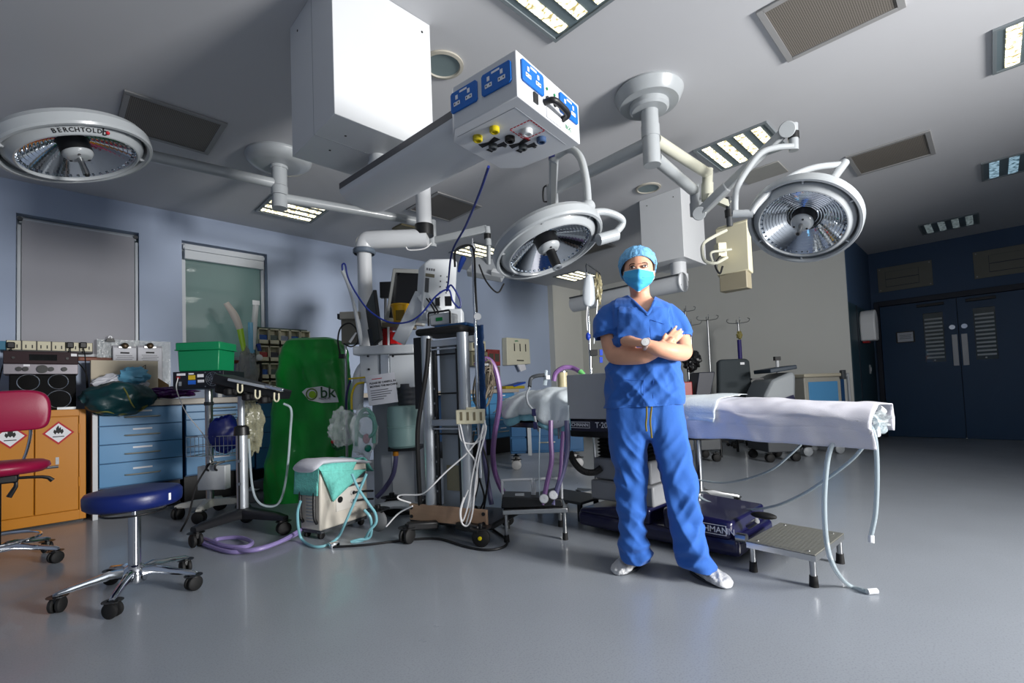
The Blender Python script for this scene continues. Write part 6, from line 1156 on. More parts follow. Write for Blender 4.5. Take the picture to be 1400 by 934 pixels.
for (a, b, c, d), mt, lb in (((645, 466, 664, 480), cream_plastic, 'cream storage drawers upper box on the back worktop'), ((645, 481, 667, 500), M('khaki_box', (128, 124, 100), .6), 'khaki storage box below the cream drawers'), ((667, 478, 684, 500), M('red_green_cartons', (130, 50, 50), .6, var=.7, scale=12), 'red and green cartons stacked beside the storage boxes'), ((667, 501, 684, 528), M('brown_cartons', (120, 110, 90), .6, var=.6, scale=12), 'pale cartons below the red ones')):
    x0, x1, z0, z1 = span(a, b, c, d, 5.8); t_ = thing('storage_box', lb, 'box', ((x0+x1)/2, 5.9, z0 if z0 > 1.3 else CT), 'boxes on the back worktop'); MB().lim(x0, x1, 5.8, 6.03, z0, z1).build('box', mt, t_, .006)
    for k in range(2): MB().lim(x0+(x1-x0)*(.1+.45*k), x0+(x1-x0)*(.45+.45*k), 5.794, 5.801, z0+(z1-z0)*.25, z0+(z1-z0)*.75).build('drawer_front', M('box_dark', (70, 66, 56), .6), t_, .003)
x0, x1, z0, z1 = span(686, 526, 712, 531, 5.7); t_ = thing('yellow_tray', 'yellow tray with blue packet on the back worktop', 'tray', ((x0+x1)/2, 5.7, CT)); MB().lim(x0, x1, 5.6, 5.85, CT+.001, CT+.05).build('tray', M('tray_yellow', (170, 150, 30), .5), t_, .01); MB().box(((x0+x1)/2+.1, 5.7, CT+.075), (.3, .2, .03), Matrix.Rotation(-.2, 3, 'Y')).build('blue_packet', M('packet_blue', (20, 70, 170), .5), t_)
# blue trolley under the head end
t_, Df, ff, p = far('instrument_trolley', 'blue instrument trolley with grey post and casters beyond the table head end', 'trolley', 745, 4.4); w = 100*Df/F/2
MB(ff).lim(-w, w, 0, .5, .2, .78).build('body', M('trolley_blue', (36, 78, 116), .4), t_, .01)
for k in range(3): d_ = MB(ff).lim(-w+.02, w-.02, -.015, .001, .23+k*.18, .39+k*.18).build('drawer', MATS['trolley_blue'], t_, .004); MB(ff).tube([(-.1, -.012, .33+k*.18), (0, -.035, .33+k*.18), (.1, -.012, .33+k*.18)], .008, 8).build('handle', handle_m, d_)
MB(ff).lim(-w*.52, -w*.42, -.04, -.016, .18, .76).build('post', grey_plastic, t_)
for x in (-w*.85, w*.85):
    for y in (.06, .44): caster(t_, ff @ Vector((x, y, 0)), .06, CRH, None, M('pale_wheel', (160, 160, 160), .5))
# ------------------------------------------------------------------ things round the head of the table
b = at(812, 600, X=3.35); b = Vector((b.x, b.y, 0)); zt = zat(b, 812, 364); o = thing('drip_stand', 'chrome drip stand with fluid bag just behind the person', 'drip stand', b)
MB().cyl(b+UZ*.08, b+UZ*zt, .011).build('pole', chrome, o); Db = (b+UZ*1.3-CP).dot(CF)
ptube(MB(), [(802, 372, Db), (802, 361, Db-.05), (810, 366, Db), (820, 373, Db+.05), (821, 382, Db+.05)], .008, 8, 3).build('crossbar', dgrey_plastic, o); pbox(MB(), 807, 478, 817, 486, Db-.04, .08).build('clamp', black_plastic, o)
for k in range(5): d = Vector((math.cos(1.256*k), math.sin(1.256*k), 0)); MB().beam(b+UZ*.09, b+d*.27+UZ*.06, .025).build('foot', steel, o); caster(o, b+d*.27, .025, d)
fb = thing('fluid_bag', 'translucent white pressure bag with blue squeeze bulb hanging on the drip stand', 'fluid bag', at(804, 378, D=Db-.03)); m = MB(); rs = []
for y, wd in ((376, 3), (381, 6), (395, 8), (410, 8.5), (416, 7), (419, 4)): o_ = at(805, y, D=Db-.06); rs.append([o_+CRH*wd*Db/F*math.cos(a)+CFH*.03*math.sin(a) for a in [2*math.pi*i/20 for i in range(20)]])
m.rings(rs); m.build('bag', M('milky_film', (205, 212, 218), .3, alpha=.85), fb, ang=70); ptube(MB(), [(803, 417, Db-.06), (802, 435, Db-.06), (803, 452, Db-.06)], .006, 6).build('tube', white_cable, fb); m = MB(); m.ball(at(804, 460, D=Db-.06), (.02, .02, .034)); m.build('squeeze_bulb', M('bulb_blue', (20, 60, 170), .4), fb)
blob(at(818, 395, D=Db+.05), (.03, .03, .12), .4, 3.7, 3.5).build('crinkled_wrap', M('amber_film', (190, 180, 140), .25, var=.4, scale=30, alpha=.6), fb); ptube(MB(), [(817, 410, Db), (815, 440, Db), (812, 470, Db)], .005, 6).build('line', cleartube, fb)
for y in (478, 488): pbox(MB(), 820, y, 824, y+8, Db, .02).build('blue_clamp', M('clamp_blue', (30, 70, 190), .4), fb)
Dh = 3.55
loop_tube('mauve_hose', 'mauve breathing hose arching over the table head end with green tip', 'hose', [at(757, 521, D=Dh), at(760, 510, D=Dh), at(770, 503, D=Dh), at(782, 503, D=Dh), at(792, 508, D=Dh-.05), at(802, 516, D=Dh-.1)], .018, purple_tube); 
t_ = thing('hose_tip', 'lime green connector on the end of the arched mauve hose', 'connector', at(796, 511, D=Dh-.06)); ptube(MB(), [(793, 508, Dh-.06), (804, 518, Dh-.11)], [.021, .012], 10, 1).build('sleeve', M('mint_lime', (110, 190, 110), .4), t_)
t_ = thing('breathing_connector', 'clear breathing connector with dark elastic hose on the draped pillow', 'connector', at(745, 525, D=3.4)); ptube(MB(), [(724, 529, 3.35), (726, 518, 3.4), (734, 514, 3.4), (745, 513, 3.4)], .014, 10).build('dark_hose', dgrey_plastic, t_); ptube(MB(), [(745, 527, 3.4), (746, 515, 3.4), (747, 506, 3.4)], [.014, .018, .01], 10, 3).build('clear_tee', cleartube, t_); pbox(MB(), 746, 513, 752, 519, 3.37, .05).build('white_cap', white_plastic, t_, .004)
t_ = thing('air_line', 'grey tube looping down the front of the draped pillow with navy clamp', 'tube', at(723, 530, D=3.25)); ptube(MB(), [(724, 530, 3.3), (720, 540, 3.24), (722, 552, 3.22), (729, 562, 3.21), (733, 580, 3.21), (737, 590, 3.22)], .008, 8).build('tube', grey_plastic, t_); pbox(MB(), 727, 559, 733, 569, 3.2, .03).build('navy_clamp', navy, t_, .003); pbox(MB(), 729, 577, 735, 587, 3.2, .03).build('navy_clamp', navy, t_, .003)
t_ = thing('tin_canister', 'cream labelled canister on the far side of the table head', 'canister', at(769, 524, D=3.9)); o_ = at(769, 516, D=3.9); MB().cyl(o_-UZ*.1, o_+UZ*.04, .042).build('tin', M('tin_cream', (186, 176, 140), .4, var=.3, scale=20), t_); MB().cyl(o_+UZ*.04, o_+UZ*.05, .044).build('lid', steel, t_)
for l, lb, mt, r in ((((753, 575), (753, 600), (754, 630), (748, 660), (742, 690)), 'pink-mauve hose hanging from the table head to the pedals', purple_tube, .016), (((770, 590), (768, 620), (766, 650), (757, 685)), 'second mauve hose hanging beside the column', purple_tube, .014), (((775, 575), (776, 610), (771, 640), (763, 665), (756, 690)), 'slate blue hose hanging at the table head', slate_tube, .018), (((738, 585), (737, 640), (738, 680)), 'thin clear line hanging straight below the pillow', cleartube, .004)):
    loop_tube('hanging_hose', lb, 'hose', [at(x, y, D=3.15-.1*i/len(l)) for i, (x, y) in enumerate(l)], r, mt)
loop_tube('corrugated_hose', 'thick black corrugated hose sagging beside the table column', 'hose', [at(779, 618, D=3.2), at(785, 632, D=3.2), at(797, 644, D=3.2), at(812, 646, D=3.2), at(822, 640, D=3.2)], .022, M('black_corrugated', (20, 20, 20), .5, bump=.9, bscale=120))
t_ = thing('table_clamp', 'black clamp block with steel rods below the table head drapes', 'clamp', at(760, 580, D=3.3)); pbox(MB(), 752, 568, 772, 590, 3.25, .15).build('block', black_plastic, t_, .008); pbox(MB(), 733, 572, 752, 580, 3.28, .1).build('arm', dgrey_plastic, t_, .006)
for x in (763, 766): ptube(MB(), [(x, 570, 3.2), (x+1, 600, 3.2)], .006, 8, 1).build('rod', steel, t_)
t_ = thing('floor_plate_stand', 'low dark stand with wide plate left of the table base', 'stand', at(770, 690, z=0)); p = at(775, 678, z=.14); MB().box((p.x, p.y, .14), (.3, .5, .02)).build('plate', dgrey_plastic, t_, .005)
for dx, dy in ((-.1, -.2), (-.1, .2), (.1, -.2), (.1, .2)): MB().cyl((p.x+dx, p.y+dy, 0), (p.x+dx, p.y+dy, .13), .02).build('leg', black_plastic, t_)
# ------------------------------------------------------------------ person
AZ = ray(885, 560); AW = Vector((AZ.x, AZ.y, 0)).normalized(); RT = Vector((AW.y, -AW.x, 0)); d0 = 2.58
def Q(x, y, off=0.):
    d = ray(x, y); t = (d0+off)/(d.x*AW.x+d.y*AW.y); return CP+d*t
PS = d0/(ray(885, 560).x*AW.x+ray(885, 560).y*AW.y)/F     # metres per pixel at the person
per = thing('person', 'person in blue scrubs, blue cap and face mask standing with arms crossed', 'person', Vector((AW*d0).to_tuple()))
def ell(m, c, r, n=28, k=18): return m.ball(c, r, n, k, Matrix((RT, AW, UZ)).transposed())
def lofts(m, rows, n=36, p=2.2):
    rs = []
    for (y, xa, xb, off, dep) in rows:
        a, b = Q(xa, y, off), Q(xb, y, off); c = (a+b)/2; hw = (b-a).length/2; ring = []
        for j in range(n):
            t = 2*math.pi*j/n; k = (abs(math.cos(t))**p+abs(math.sin(t))**p)**(-1/p); ring.append(c+(b-a).normalized()*hw*math.cos(t)*k+AW*dep*math.sin(t)*k)
        rs.append(ring)
    return m.rings(rs)
def remesh(mb, vox, smooth=4):
    me = bpy.data.meshes.new('tmp'); me.from_pydata([tuple(v) for v in mb.v], [], mb.f)
    bm = bmesh.new(); bm.from_mesh(me); bmesh.ops.recalc_face_normals(bm, faces=bm.faces); bm.to_mesh(me); bm.free()
    o = bpy.data.objects.new('tmp', me); COL.objects.link(o)
    r = o.modifiers.new('r', 'REMESH'); r.mode = 'VOXEL'; r.voxel_size = vox; r.adaptivity = 0
    s = o.modifiers.new('s', 'SMOOTH'); s.factor = .5; s.iterations = smooth
    dg = bpy.context.evaluated_depsgraph_get(); out = bpy.data.meshes.new_from_object(o.evaluated_get(dg)); bpy.data.objects.remove(o); return out
def disp(me, fn):
    me.update(); co = np.empty(len(me.vertices)*3); me.vertices.foreach_get('co', co); no = np.empty(len(me.vertices)*3); me.vertex_normals.foreach_get('vector', no)
    co = co.reshape(-1, 3); no = no.reshape(-1, 3)
    for i in range(len(co)): co[i] += no[i]*fn(Vector(co[i]), Vector(no[i]))
    me.vertices.foreach_set('co', co.ravel()); me.update()
def put(name, me, mat, par=per, solid=0., ang=80):
    me.transform(Matrix.Translation(-per.location)); me.polygons.foreach_set('use_smooth', [True]*len(me.polygons)); me.materials.clear(); me.materials.append(mat)
    o = bpy.data.objects.new(name, me); COL.objects.link(o); o.parent = par
    if solid: q = o.modifiers.new('t', 'SOLIDIFY'); q.thickness = solid; q.offset = -1
    return o
def loc(v): w = v-CP; return PX+F*w.dot(CR)/w.dot(CF), PY-F*w.dot(CU)/w.dot(CF)   # pixel a point projects to (for reading sizes only)
HC = Q(873, 369, .0)
m = MB()
ell(m, HC+UZ*.0, (.076, .098, .112)); ell(m, Q(873, 383, -.018), (.058, .075, .062)); ell(m, Q(872, 373, -.09), (.012, .026, .03)); ell(m, Q(873, 362, -.05), (.062, .045, .03))
for x in (853.5, 893.5): ell(m, Q(x, 373, .015), (.008, .018, .03), 14, 10)
m.tube([Q(873, 386, .02), Q(875, 402, .03), Q(877, 420, .035)], [.053, .05, .06], 20, 5)
lofts(m, [(404, 864, 888, .04, .042), (413, 854, 899, .03, .06), (425, 844, 911, .02, .09), (450, 842, 918, .0, .105), (480, 841, 921, .0, .1), (510, 840, 922, .01, .095), (540, 836, 928, .01, .1), (570, 835, 930, .01, .105), (590, 840, 926, .01, .09)])
offL = at(866, 768, z=.06).dot(AW)-d0; offR = at(950, 776, z=.06).dot(AW)-d0
m.tube([Q(860, 575, .01), Q(862, 670, offL*.5), Q(868, 762, offL)], [.085, .055, .036], 16, 5); m.tube([Q(910, 575, .01), Q(928, 670, offR*.5), Q(951, 768, offR)], [.085, .055, .036], 16, 5)
# arms
m.tube([Q(846, 428, .01), Q(834, 447, .0), Q(835, 470, -.02), Q(839, 483, -.045)], [.05, .053, .049, .046], 18, 6)
m.tube([Q(836, 478, -.03), Q(841, 486, -.06), Q(858, 487, -.13), Q(880, 486, -.165), Q(898, 478, -.17), Q(909, 471, -.155)], [.04, .046, .045, .041, .034, .027], 18, 6)
m.tube([Q(911, 430, .01), Q(925, 447, .0), Q(932, 468, -.03), Q(934, 480, -.07)], [.05, .05, .046, .043], 18, 6)
m.tube([Q(935, 474, -.05), Q(934, 482, -.09), Q(918, 481, -.175), Q(900, 477, -.215), Q(884, 471, -.225)], [.036, .043, .042, .036, .027], 18, 6)
# tucked hand (picture left): back of the hand and four fingers slide under the other upper arm
m.tube([Q(886, 471, -.225), Q(874, 468.5, -.212), Q(863, 467, -.175), Q(855, 467, -.13)], [.026, .03, .035, .034], 14, 5, flat=.7)
for k in range(4): m.tube([Q(860, 463+k*3.2, -.16), Q(853, 463.5+k*3, -.12), Q(845, 464+k*3, -.06)], [.0095, .009, .008], 8, 4)
m.tube([Q(868, 464, -.19), Q(861, 461, -.165), Q(852, 462, -.12)], [.011, .0095, .008], 8, 4)
# visible hand on the far upper arm
m.tube([Q(907, 472, -.155), Q(912, 468, -.145), Q(917, 464, -.13)], [.025, .031, .033], 14, 5, flat=.5)
FT = (((911.5, 464), (917, 456), (924.2, 447)), ((914.5, 464), (922, 457.5), (930.5, 451)), ((917.5, 466), (925, 460.5), (932.5, 454)), ((920, 468.5), (926.5, 464), (932, 459)))
for k, l in enumerate(FT): m.tube([Q(l[0][0], l[0][1], -.133), Q(l[1][0], l[1][1], -.122), Q(l[2][0], l[2][1], -.098)], [.0098, .009, .0072], 10, 5)
m.tube([Q(907, 467, -.15), Q(908, 461, -.148), Q(911, 456, -.14)], [.011, .0095, .0075], 8, 4)
me = remesh(m, .0052, 3); body = put('body', me, skin_m)
# face
for x, y in ((865.2, 366.2), (881.2, 364.6)):
    sf = 0.
    for _k in range(4): o = Q(x, y, sf); u = (o-HC).dot(RT); v = (o-HC).z; sf = -.098*math.sqrt(max(.1, 1-(u/.076)**2-(v/.112)**2))
    c = o-AW*.001
    nr = (RT*(u/.076**2)+AW*(sf/.098**2)).normalized(); tx = UZ.cross(nr).normalized()
    if tx.dot(RT) < 0: tx = -tx
    Rm = Matrix((tx, nr, UZ)).transposed()
    e = MB().ball(c+nr*.003, (.0145, .006, .0062), 18, 10, Rm).build('eye', M('eye_white', (214, 206, 200), .25), body)
    MB().ball(c+nr*.0072, (.0056, .0028, .0056), 14, 8, Rm).build('iris', M('dark_iris', (30, 18, 12), .15), e)
    MB().tube([c-tx*.0165+nr*.002-UZ*.001, c-tx*.008+nr*.0085+UZ*.0055, c+tx*.002+nr*.0095+UZ*.0068, c+tx*.01+nr*.0075+UZ*.005, c+tx*.017+nr*.001-UZ*.001], .0021, 6, 5).build('upper_lash', hair_m, e)
    MB().tube([c-tx*.0155+nr*.002-UZ*.001, c-tx*.004+nr*.008-UZ*.0066, c+tx*.008+nr*.0075-UZ*.0058, c+tx*.0165+nr*.001], .0013, 6, 5).build('lower_lid', M('lid_skin', (178, 118, 96), .5), e)
    si = 1 if x < 873 else -1; MB().tube([c-tx*si*.021-nr*.001+UZ*.0115, c-tx*si*.008+nr*.0065+UZ*.0185, c+tx*si*.006+nr*.008+UZ*.0178, c+tx*si*.017+nr*.008+UZ*.0155], [.0016, .0028, .0034, .0026], 8, 5, flat=.6).build('eyebrow', hair_m, body)
# hair at the temples, cap
for xs, ys in (((852.5, 853, 854), (357, 364, 372)), ((893.8, 893.5, 893), (356, 362, 370))): MB().tube([Q(xs[k], ys[k], -.02) for k in range(3)], [.012, .013, .006], 8, 4).build('hair', hair_m, per)
cap_m = M('bouffant_cap_blue', (112, 172, 224), .8, var=.5, scale=70, bump=.6, bscale=60)
cm = MB(); cc_ = Q(871.5, 362, .025); ell(cm, cc_, (.1, .118, .097), 64, 40)
cme = bpy.data.meshes.new('cap'); cme.from_pydata([tuple(v) for v in cm.v], [], cm.f)
bm = bmesh.new(); bm.from_mesh(cme); bmesh.ops.remove_doubles(bm, verts=bm.verts, dist=1e-4)
pf, pbk = Q(873, 348.5, -.09), Q(873, 391, .1)
ax_ = (pbk-pf).normalized(); nrm_ = ax_.cross(RT).normalized()
if nrm_.z < 0: nrm_ = -nrm_
g = bm.verts[:]+bm.edges[:]+bm.faces[:]
bmesh.ops.bisect_plane(bm, geom=g, plane_co=pf, plane_no=nrm_, clear_inner=True); bm.to_mesh(cme); bm.free()
disp(cme, lambda p, n: .005*noise.noise(p*38)+.004*noise.noise(p*75)+.004*math.sin(math.atan2((p-cc_).dot(RT), (p-cc_).dot(AW))*26)*max(0, 1-abs((p-pf).dot(nrm_))/.05))
put('cap', cme, cap_m, per, .002)
ring = [cc_+(RT*math.cos(t)*.1+ax_*math.sin(t)*.118)-nrm_*((cc_-pf).dot(nrm_)) for t in [2*math.pi*i/40 for i in range(41)]]
kk = math.sqrt(max(.2, 1-(((cc_-pf).dot(nrm_))/.1)**2)); rc_ = cc_-nrm_*((cc_-pf).dot(nrm_))
MB().tube([rc_+(q-rc_)*kk for q in ring], .004, 8, 1).build('cap_band', cap_m, per)
# mask
mk = M('surgical_mask_blue', (70, 176, 232), .75, var=.06, scale=60, bump=.15, bscale=400)
def mpt(u, v, ex=0.):
    hw = float(np.interp(v, [0, .3, .62, .85, 1], [19.5, 21.5, 18, 12.5, 5])); cx = 873.5-u*0+(-.8*v)
    x = cx+u*hw; y = (369.3-1.8*(1-abs(u))**1.5*(1-v))+v*29.5-(u*u)*4*v+2.2*u*u*(1-v)
    d = -.03-.088*(1-abs(u)**2.2)*(.93+.12*math.sin(math.pi*min(1, v*1.15)))-.012*math.exp(-(u/.2)**2)*max(0, 1-v*1.5)+.02*v*v-.0035*math.cos(v*math.pi*5)*(1-abs(u))
    return Q(x, y, d-ex)
mm = MB(); nu, nv = 36, 26; mm.rings([[mpt(-1+2*i/nu, j/nv) for i in range(nu+1)] for j in range(nv+1)], closed=False)
mk_o = mm.build('face_mask', mk, per, solid=.003, ang=80)
wht = M('mask_edge_white', (225, 236, 244), .7)
MB().tube([mpt(-1+2*i/24, 0, .002) for i in range(25)], .0018, 6, 1).build('mask_edge', wht, mk_o); MB().tube([mpt(-1+2*i/24, 1, .002) for i in range(25)], .0018, 6, 1).build('mask_edge', wht, mk_o); MB().tube([mpt(-1, j/12, .002) for j in range(13)], .0015, 6, 1).build('mask_edge', wht, mk_o); MB().tube([mpt(1, j/12, .002) for j in range(13)], .0015, 6, 1).build('mask_edge', wht, mk_o)
for v in (.36, .62):
    for s in (-1, 1): MB().tube([mpt(s*(.25+.7*k/6), v+.02*math.sin(k), .0015) for k in range(7)], .0022, 6, 2).build('pleat', mk, mk_o)
for s, xe in ((-1, 853), (1, 894)):
    MB().tube([mpt(s, .03, .001), Q(xe, 371, -.02), Q(xe-s*-1, 374, .012)], .0014, 6, 4).build('ear_loop', wht, mk_o); MB().tube([mpt(s, .5, .001), Q(xe, 381, -.02), Q(xe-s*-1, 377, .012)], .0014, 6, 4).build('ear_loop', wht, mk_o)
# scrub top
def ridged(p, f, sc): q = Vector((p.dot(RT)*sc[0], p.dot(AW)*sc[1], p.z*sc[2])); return (1-abs(noise.noise(q*f))*2.2)
m = MB()
lofts(m, [(402, 858, 893, .045, .055), (408, 849, 904, .035, .08), (413, 839, 915, .027, .1), (420, 833, 921, .018, .112), (430, 832, 923, .01, .12), (446, 836, 922, -.008, .127), (470, 836, 926, -.01, .126), (496, 832, 930, -.002, .116), (525, 829.5, 933, .005, .12), (545, 829, 935, .007, .126), (575, 829, 936, .007, .13)], 44)
m.tube([Q(846, 418, .015), Q(837, 430, .008), Q(831, 446, .0), Q(833, 462, -.008)], [.046, .064, .077, .08], 26, 6)
m.tube([Q(910, 420, .015), Q(919, 434, .008), Q(926, 450, -.004), Q(930, 464, -.012)], [.044, .058, .066, .066], 26, 6)
me = remesh(m, .0062, 5)
VB = Q(885.8, 428, -.1)
CAPS = [(Q(833, 462, -.008), (Q(833, 462, -.008)-Q(831, 450, -.002)).normalized()), (Q(930, 464, -.012), (Q(930, 464, -.012)-Q(926.5, 452, -.005)).normalized())]
def topfold(p, n):
    x, y = loc(p); f = .006*ridged(p, 1., (8, 8, 4))
    if y > 478: w = min(1, (y-478)/14); f += w*(.015*ridged(p+RT*(p.z*.7), 1., (9, 5, 3.))+.007*ridged(p-RT*(p.z*.9), 1., (17, 8, 9)))
    if x < 856 and y < 472: w = min(1, (856-x)/8); f += w*.012*ridged(p-RT*(p.z*.3), 1., (17, 7, 6))
    if x > 904 and y < 472: w = min(1, (x-904)/8); f += w*.011*ridged(p+RT*(p.z*.4), 1., (16, 7, 6))
    if 420 < y < 485 and 846 < x < 914: f += .009*ridged(p+RT*(p.z*.8), 1., (7, 4, 9))+.006*ridged(p-RT*(p.z*.8), 1., (12, 4, 9))
    f += .002*ridged(p+RT*(p.z*.5), 1., (24, 12, 8))
    if any(abs((p-q).dot(d_)) < .02 and (p-q).length < .11 for q, d_ in CAPS): f *= .35
    return f-.008
disp(me, topfold)
bm = bmesh.new(); bm.from_mesh(me); bm.normal_update()
def cut(co, no, test=None):
    g = bm.verts[:]+bm.edges[:]+bm.faces[:]; bmesh.ops.bisect_plane(bm, geom=g, plane_co=co, plane_no=no)
# hem
hz = Q(830, 558, 0); hz2 = Q(935, 552.5, 0); hn = (hz2-hz).cross(AW).normalized(); hn = hn if hn.z > 0 else -hn
cut(hz, hn)
caps_ = [(Q(833, 462, -.008), (Q(833, 462, -.008)-Q(831, 450, -.002)).normalized()), (Q(930, 464, -.012), (Q(930, 464, -.012)-Q(926.5, 452, -.005)).normalized())]
v1 = Q(859.5, 404.5, -.05); v2 = Q(893.5, 410, -.05); n1 = (VB-v1).cross(VB-CP).normalized(); n2 = (v2-VB).cross(VB-CP).normalized()
if (Q(878, 405, -.05)-VB).dot(n1) < 0: n1 = -n1
if (Q(878, 405, -.05)-VB).dot(n2) < 0: n2 = -n2
cut(VB, n1); cut(VB, n2)
nkp = Q(876, 410, .06); cut(nkp, Vector(AW*-.45+UZ).normalized()); nkn = Vector(AW*-.45+UZ).normalized()
kill = []
for f in bm.faces:
    c = f.calc_center_median(); x, y = loc(c); off = c.dot(AW)-d0
    if (c-hz).dot(hn) < 0: kill.append(f); continue
    if any(abs((c-q).dot(d_)) < .022 and f.normal.dot(d_) > .3 and ((c-q)-d_*(c-q).dot(d_)).length < r_ for (q, d_), r_ in zip(caps_, (.069, .055))): kill.append(f); continue
    if (c-VB).dot(n1) > 0 and (c-VB).dot(n2) > 0 and off < .06 and c.z > VB.z-.002: kill.append(f); continue
    hd_ = c-Q(877, 410, .035); hd_.z = 0
    if (c-nkp).dot(nkn) > 0 and hd_.length < .074: kill.append(f)
bmesh.ops.delete(bm, geom=kill, context='FACES'); 
# keep the largest island
seen = set(); best = []
for f in bm.faces:
    if f in seen: continue
    st_ = [f]; isl = []; seen.add(f)
    while st_:
        q = st_.pop(); isl.append(q)
        for e in q.edges:
            for r in e.link_faces:
                if r not in seen: seen.add(r); st_.append(r)
    if len(isl) > len(best): best = isl
bs_ = set(best); bmesh.ops.delete(bm, geom=[f for f in bm.faces if f not in bs_], context='FACES'); bm.to_mesh(me); bm.free()
from mathutils.bvhtree import BVHTree
bvt = BVHTree.FromPolygons([v.co.copy() for v in me.vertices], [tuple(p.vertices) for p in me.polygons])
top = put('scrub_top', me, scrub, per, .004)
def onshirt(x, y, ex=.004):
    d = ray(x, y).normalized(); h = bvt.ray_cast(CP, d); return (h[0]-d*ex) if h[0] is not None else Q(x, y, -.12)
dk = scrub
for l in (((857.5, 405), (866, 412), (875, 420.5), (884.5, 429.5)), ((895.5, 411), (892.5, 418), (888.5, 425), (884, 431))): MB().tube([onshirt(x, y, .001) for x, y in l], .0075, 8, 4, flat=.45, up=tuple(-AW)).build('neckband', dk, top)
stitch = M('stitch_blue', (30, 88, 176), .8)
for l in (((889, 437), (898, 440), (908, 443)), ((889, 437), (889, 452), (890, 462)), ((852, 519), (868, 520), (880, 520)), ((880, 520), (880, 540), (880, 553)), ((829.5, 553), (860, 554.5), (900, 552), (934, 547)), ((813, 462), (832, 455), (851, 452)), ((893, 520), (893, 545))): MB().tube([onshirt(x, y, .0005) for x, y in l], .0014, 6, 5).build('seam', stitch, top)
# trousers
m = MB()
bt = lambda o, y: o*max(0., (y-560)/215)
L_ = [(556, 829, 890), (580, 831, 889), (610, 836, 887), (645, 841, 884), (680, 844, 882), (715, 844.5, 883), (742, 844.5, 887), (760, 848, 889), (772, 852, 888)]
R_ = [(550, 876, 935), (580, 882, 939), (610, 892, 944), (645, 900, 949), (680, 907.5, 954.5), (714, 914, 961), (742, 920, 969), (765, 926, 976), (779, 934, 979)]
lofts(m, [(y, a, b, bt(offL, y), (b-a)*PS*.5*(1. if y > 600 else .92)) for y, a, b in L_], 32); lofts(m, [(y, a, b, bt(offR, y), (b-a)*PS*.5*(1. if y > 600 else .92)) for y, a, b in R_], 32)
lofts(m, [(535, 832, 932, .008, .11), (560, 830, 935, .008, .118), (585, 831.5, 938, .008, .112), (597, 838, 934, .008, .09)], 36)
me = remesh(m, .0068, 4)
def legfold(p, n):
    x, y = loc(p); k = min(1, max(0, (y-560)/60)); f = .006*ridged(p, 1., (8, 5, 2.))
    s = 1 if x > 895 else -1; lean = RT*(p.z*.55*s)
    f += k*(.018*ridged(p+lean, 1., (9, 6, 2.6))+.009*ridged(p-lean*1.2, 1., (15, 8, 6)))-k*.013
    if y > 690: f += .008*math.sin(p.z*85+3*noise.noise(p*7))*min(1, (y-690)/40)*(.5+.5*noise.noise(p*9))
    return f-.002
disp(me, legfold)
bm = bmesh.new(); bm.from_mesh(me)
for a, b, side in ((Q(848, 765, offL), Q(890, 768.5, offL), -1), (Q(930, 771, offR), Q(980, 781, offR), 1)):
    n_ = (b-a).cross(AW).normalized(); n_ = n_ if n_.z > 0 else -n_
    bmesh.ops.bisect_plane(bm, geom=bm.verts[:]+bm.edges[:]+bm.faces[:], plane_co=a, plane_no=n_)
    bmesh.ops.delete(bm, geom=[f for f in bm.faces if (f.calc_center_median()-a).dot(n_) < 0 and (loc(f.calc_center_median())[0]-906)*side > 0], context='FACES')
bm.to_mesh(me); bm.free(); trs = put('trousers', me, scrub, per, .004)
tie = M('olive_drawstring', (150, 132, 40), .8)
for l in (((884, 556), (884, 570), (883, 580), (884, 590)), ((891, 556), (889, 575), (890, 588), (891, 599))): MB().tube([Q(x, y, -.135) for x, y in l], .005, 6, 5, flat=.5).build('drawstring', tie, trs)
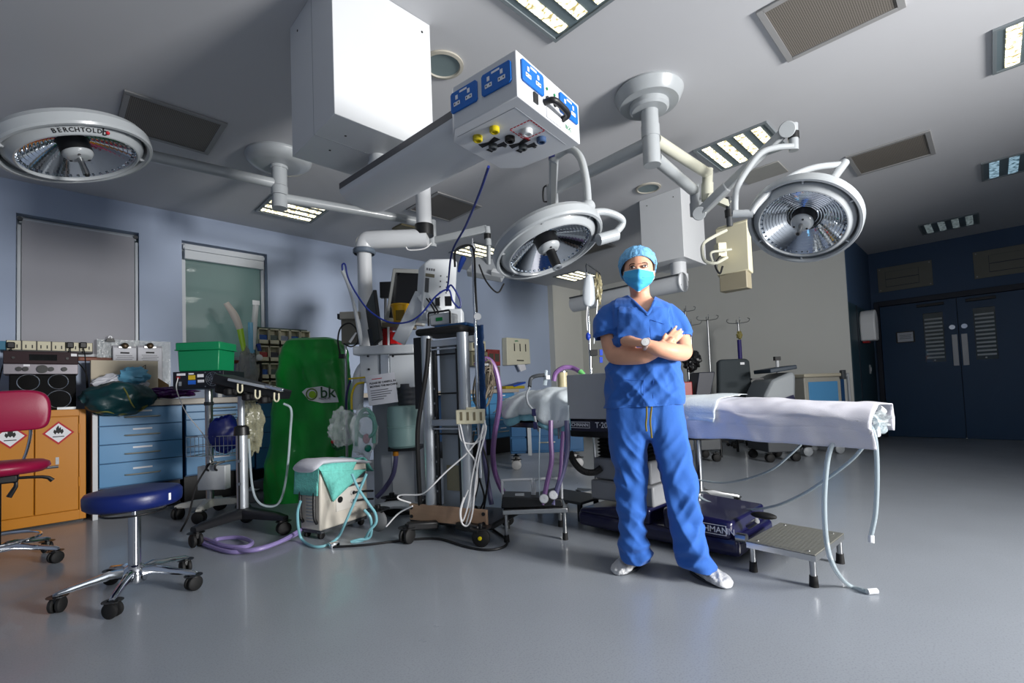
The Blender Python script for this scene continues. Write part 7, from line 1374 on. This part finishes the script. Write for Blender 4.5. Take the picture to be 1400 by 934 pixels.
# shoe covers
cov = M('white_shoe_cover', (206, 208, 210), .3, var=.12, scale=30, bump=.7, bscale=55)
def foot(heel, toe, lift):
    h_, t_ = at(*heel, z=0), at(*toe, z=0); d = (t_-h_); d.z = 0; Ln = d.length; d.normalize(); s = UZ.cross(d); m = MB(); rs = []
    for u, w, top_ in ((-.03, .012, .03), (.0, .034, .075), (.08, .042, .1), (.28, .045, .1), (.45, .048, .082), (.65, .053, .062), (.82, .052, .05), (.94, .04, .04), (1., .018, .026)):
        c = h_+d*Ln*u; ring = []
        for j in range(28):
            a = 2*math.pi*j/28; y = math.sin(a); z = (top_*.5)+(top_*.5)*y if y > 0 else (top_*.5)*(1+y*.98); ring.append(Vector((c.x, c.y, 0))+s*w*math.cos(a)*(1 if y > 0 else 1.05)+UZ*max(.003, z))
        rs.append(ring)
    m.rings(rs); me = remesh(m, .005, 2); disp(me, lambda p, n: (.006*ridged(p, 1., (30, 14, 30))-.003)*min(1, p.z/.02)); o = put('shoe_cover', me, cov, per)
    so_ = MB(); so_.rings([[Vector((v.x, v.y, 0))+UZ*z for v in [h_+d*Ln*(.48+.5*math.cos(a))+s*.047*math.sin(a)*(1+.12*math.cos(a)) for a in [2*math.pi*i/32 for i in range(32)]]] for z in (.0005, .012)]); so_.build('sole', dgrey_plastic, o)
    MB().torus(h_+d*Ln*.2+UZ*.098, (d*-.15+UZ), .044, .006, 28, 8).build('elastic_cuff', cov, o)
foot((874, 771), (842, 787), 0); foot((945, 780), (997, 806), 0)
# watch and ring
wc = Q(883.5, 470.5, -.225); fa = (Q(900, 477, -.215)-Q(884, 471, -.225)).normalized(); MB().torus(wc, fa, .029, .004, 36, 8, fl=2.2).build('watch_strap', M('rose_strap', (206, 178, 168), .35, .5), per)
wn = (-AW+UZ*.25-RT*.1).normalized(); wf = wc+wn*.028; w_ = MB().lathe([(.001, -.004), (.0205, -.004), (.0215, .002), (.0195, .0055), (.001, .006)], wf, wn).build('watch', M('rose_case', (214, 190, 180), .25, .8), per); MB().lathe([(.0185, .006), (.001, .0068)], wf, wn).build('watch_face', M('watch_face_white', (236, 236, 236), .2), w_)
r0, r1 = Q(*FT[2][0], -.133), Q(*FT[2][1], -.122); MB().torus(r0+(r1-r0)*.35, (r1-r0), .0105, .0018, 20, 6).build('finger_ring', M('dark_gold', (120, 90, 50), .3, 1.), per)
for k, l in enumerate(FT):
    a, b = Q(*l[1], -.122), Q(*l[2], -.098); d_ = (b-a).normalized(); up_ = (-AW-d_*(-AW).dot(d_)).normalized(); sx = d_.cross(up_); MB().ball(b-d_*.004+up_*.0062, (.0052, .008, .0018), 10, 6, Matrix((sx, d_, up_)).transposed()).build('fingernail', M('nail_pink', (236, 190, 178), .25), body)
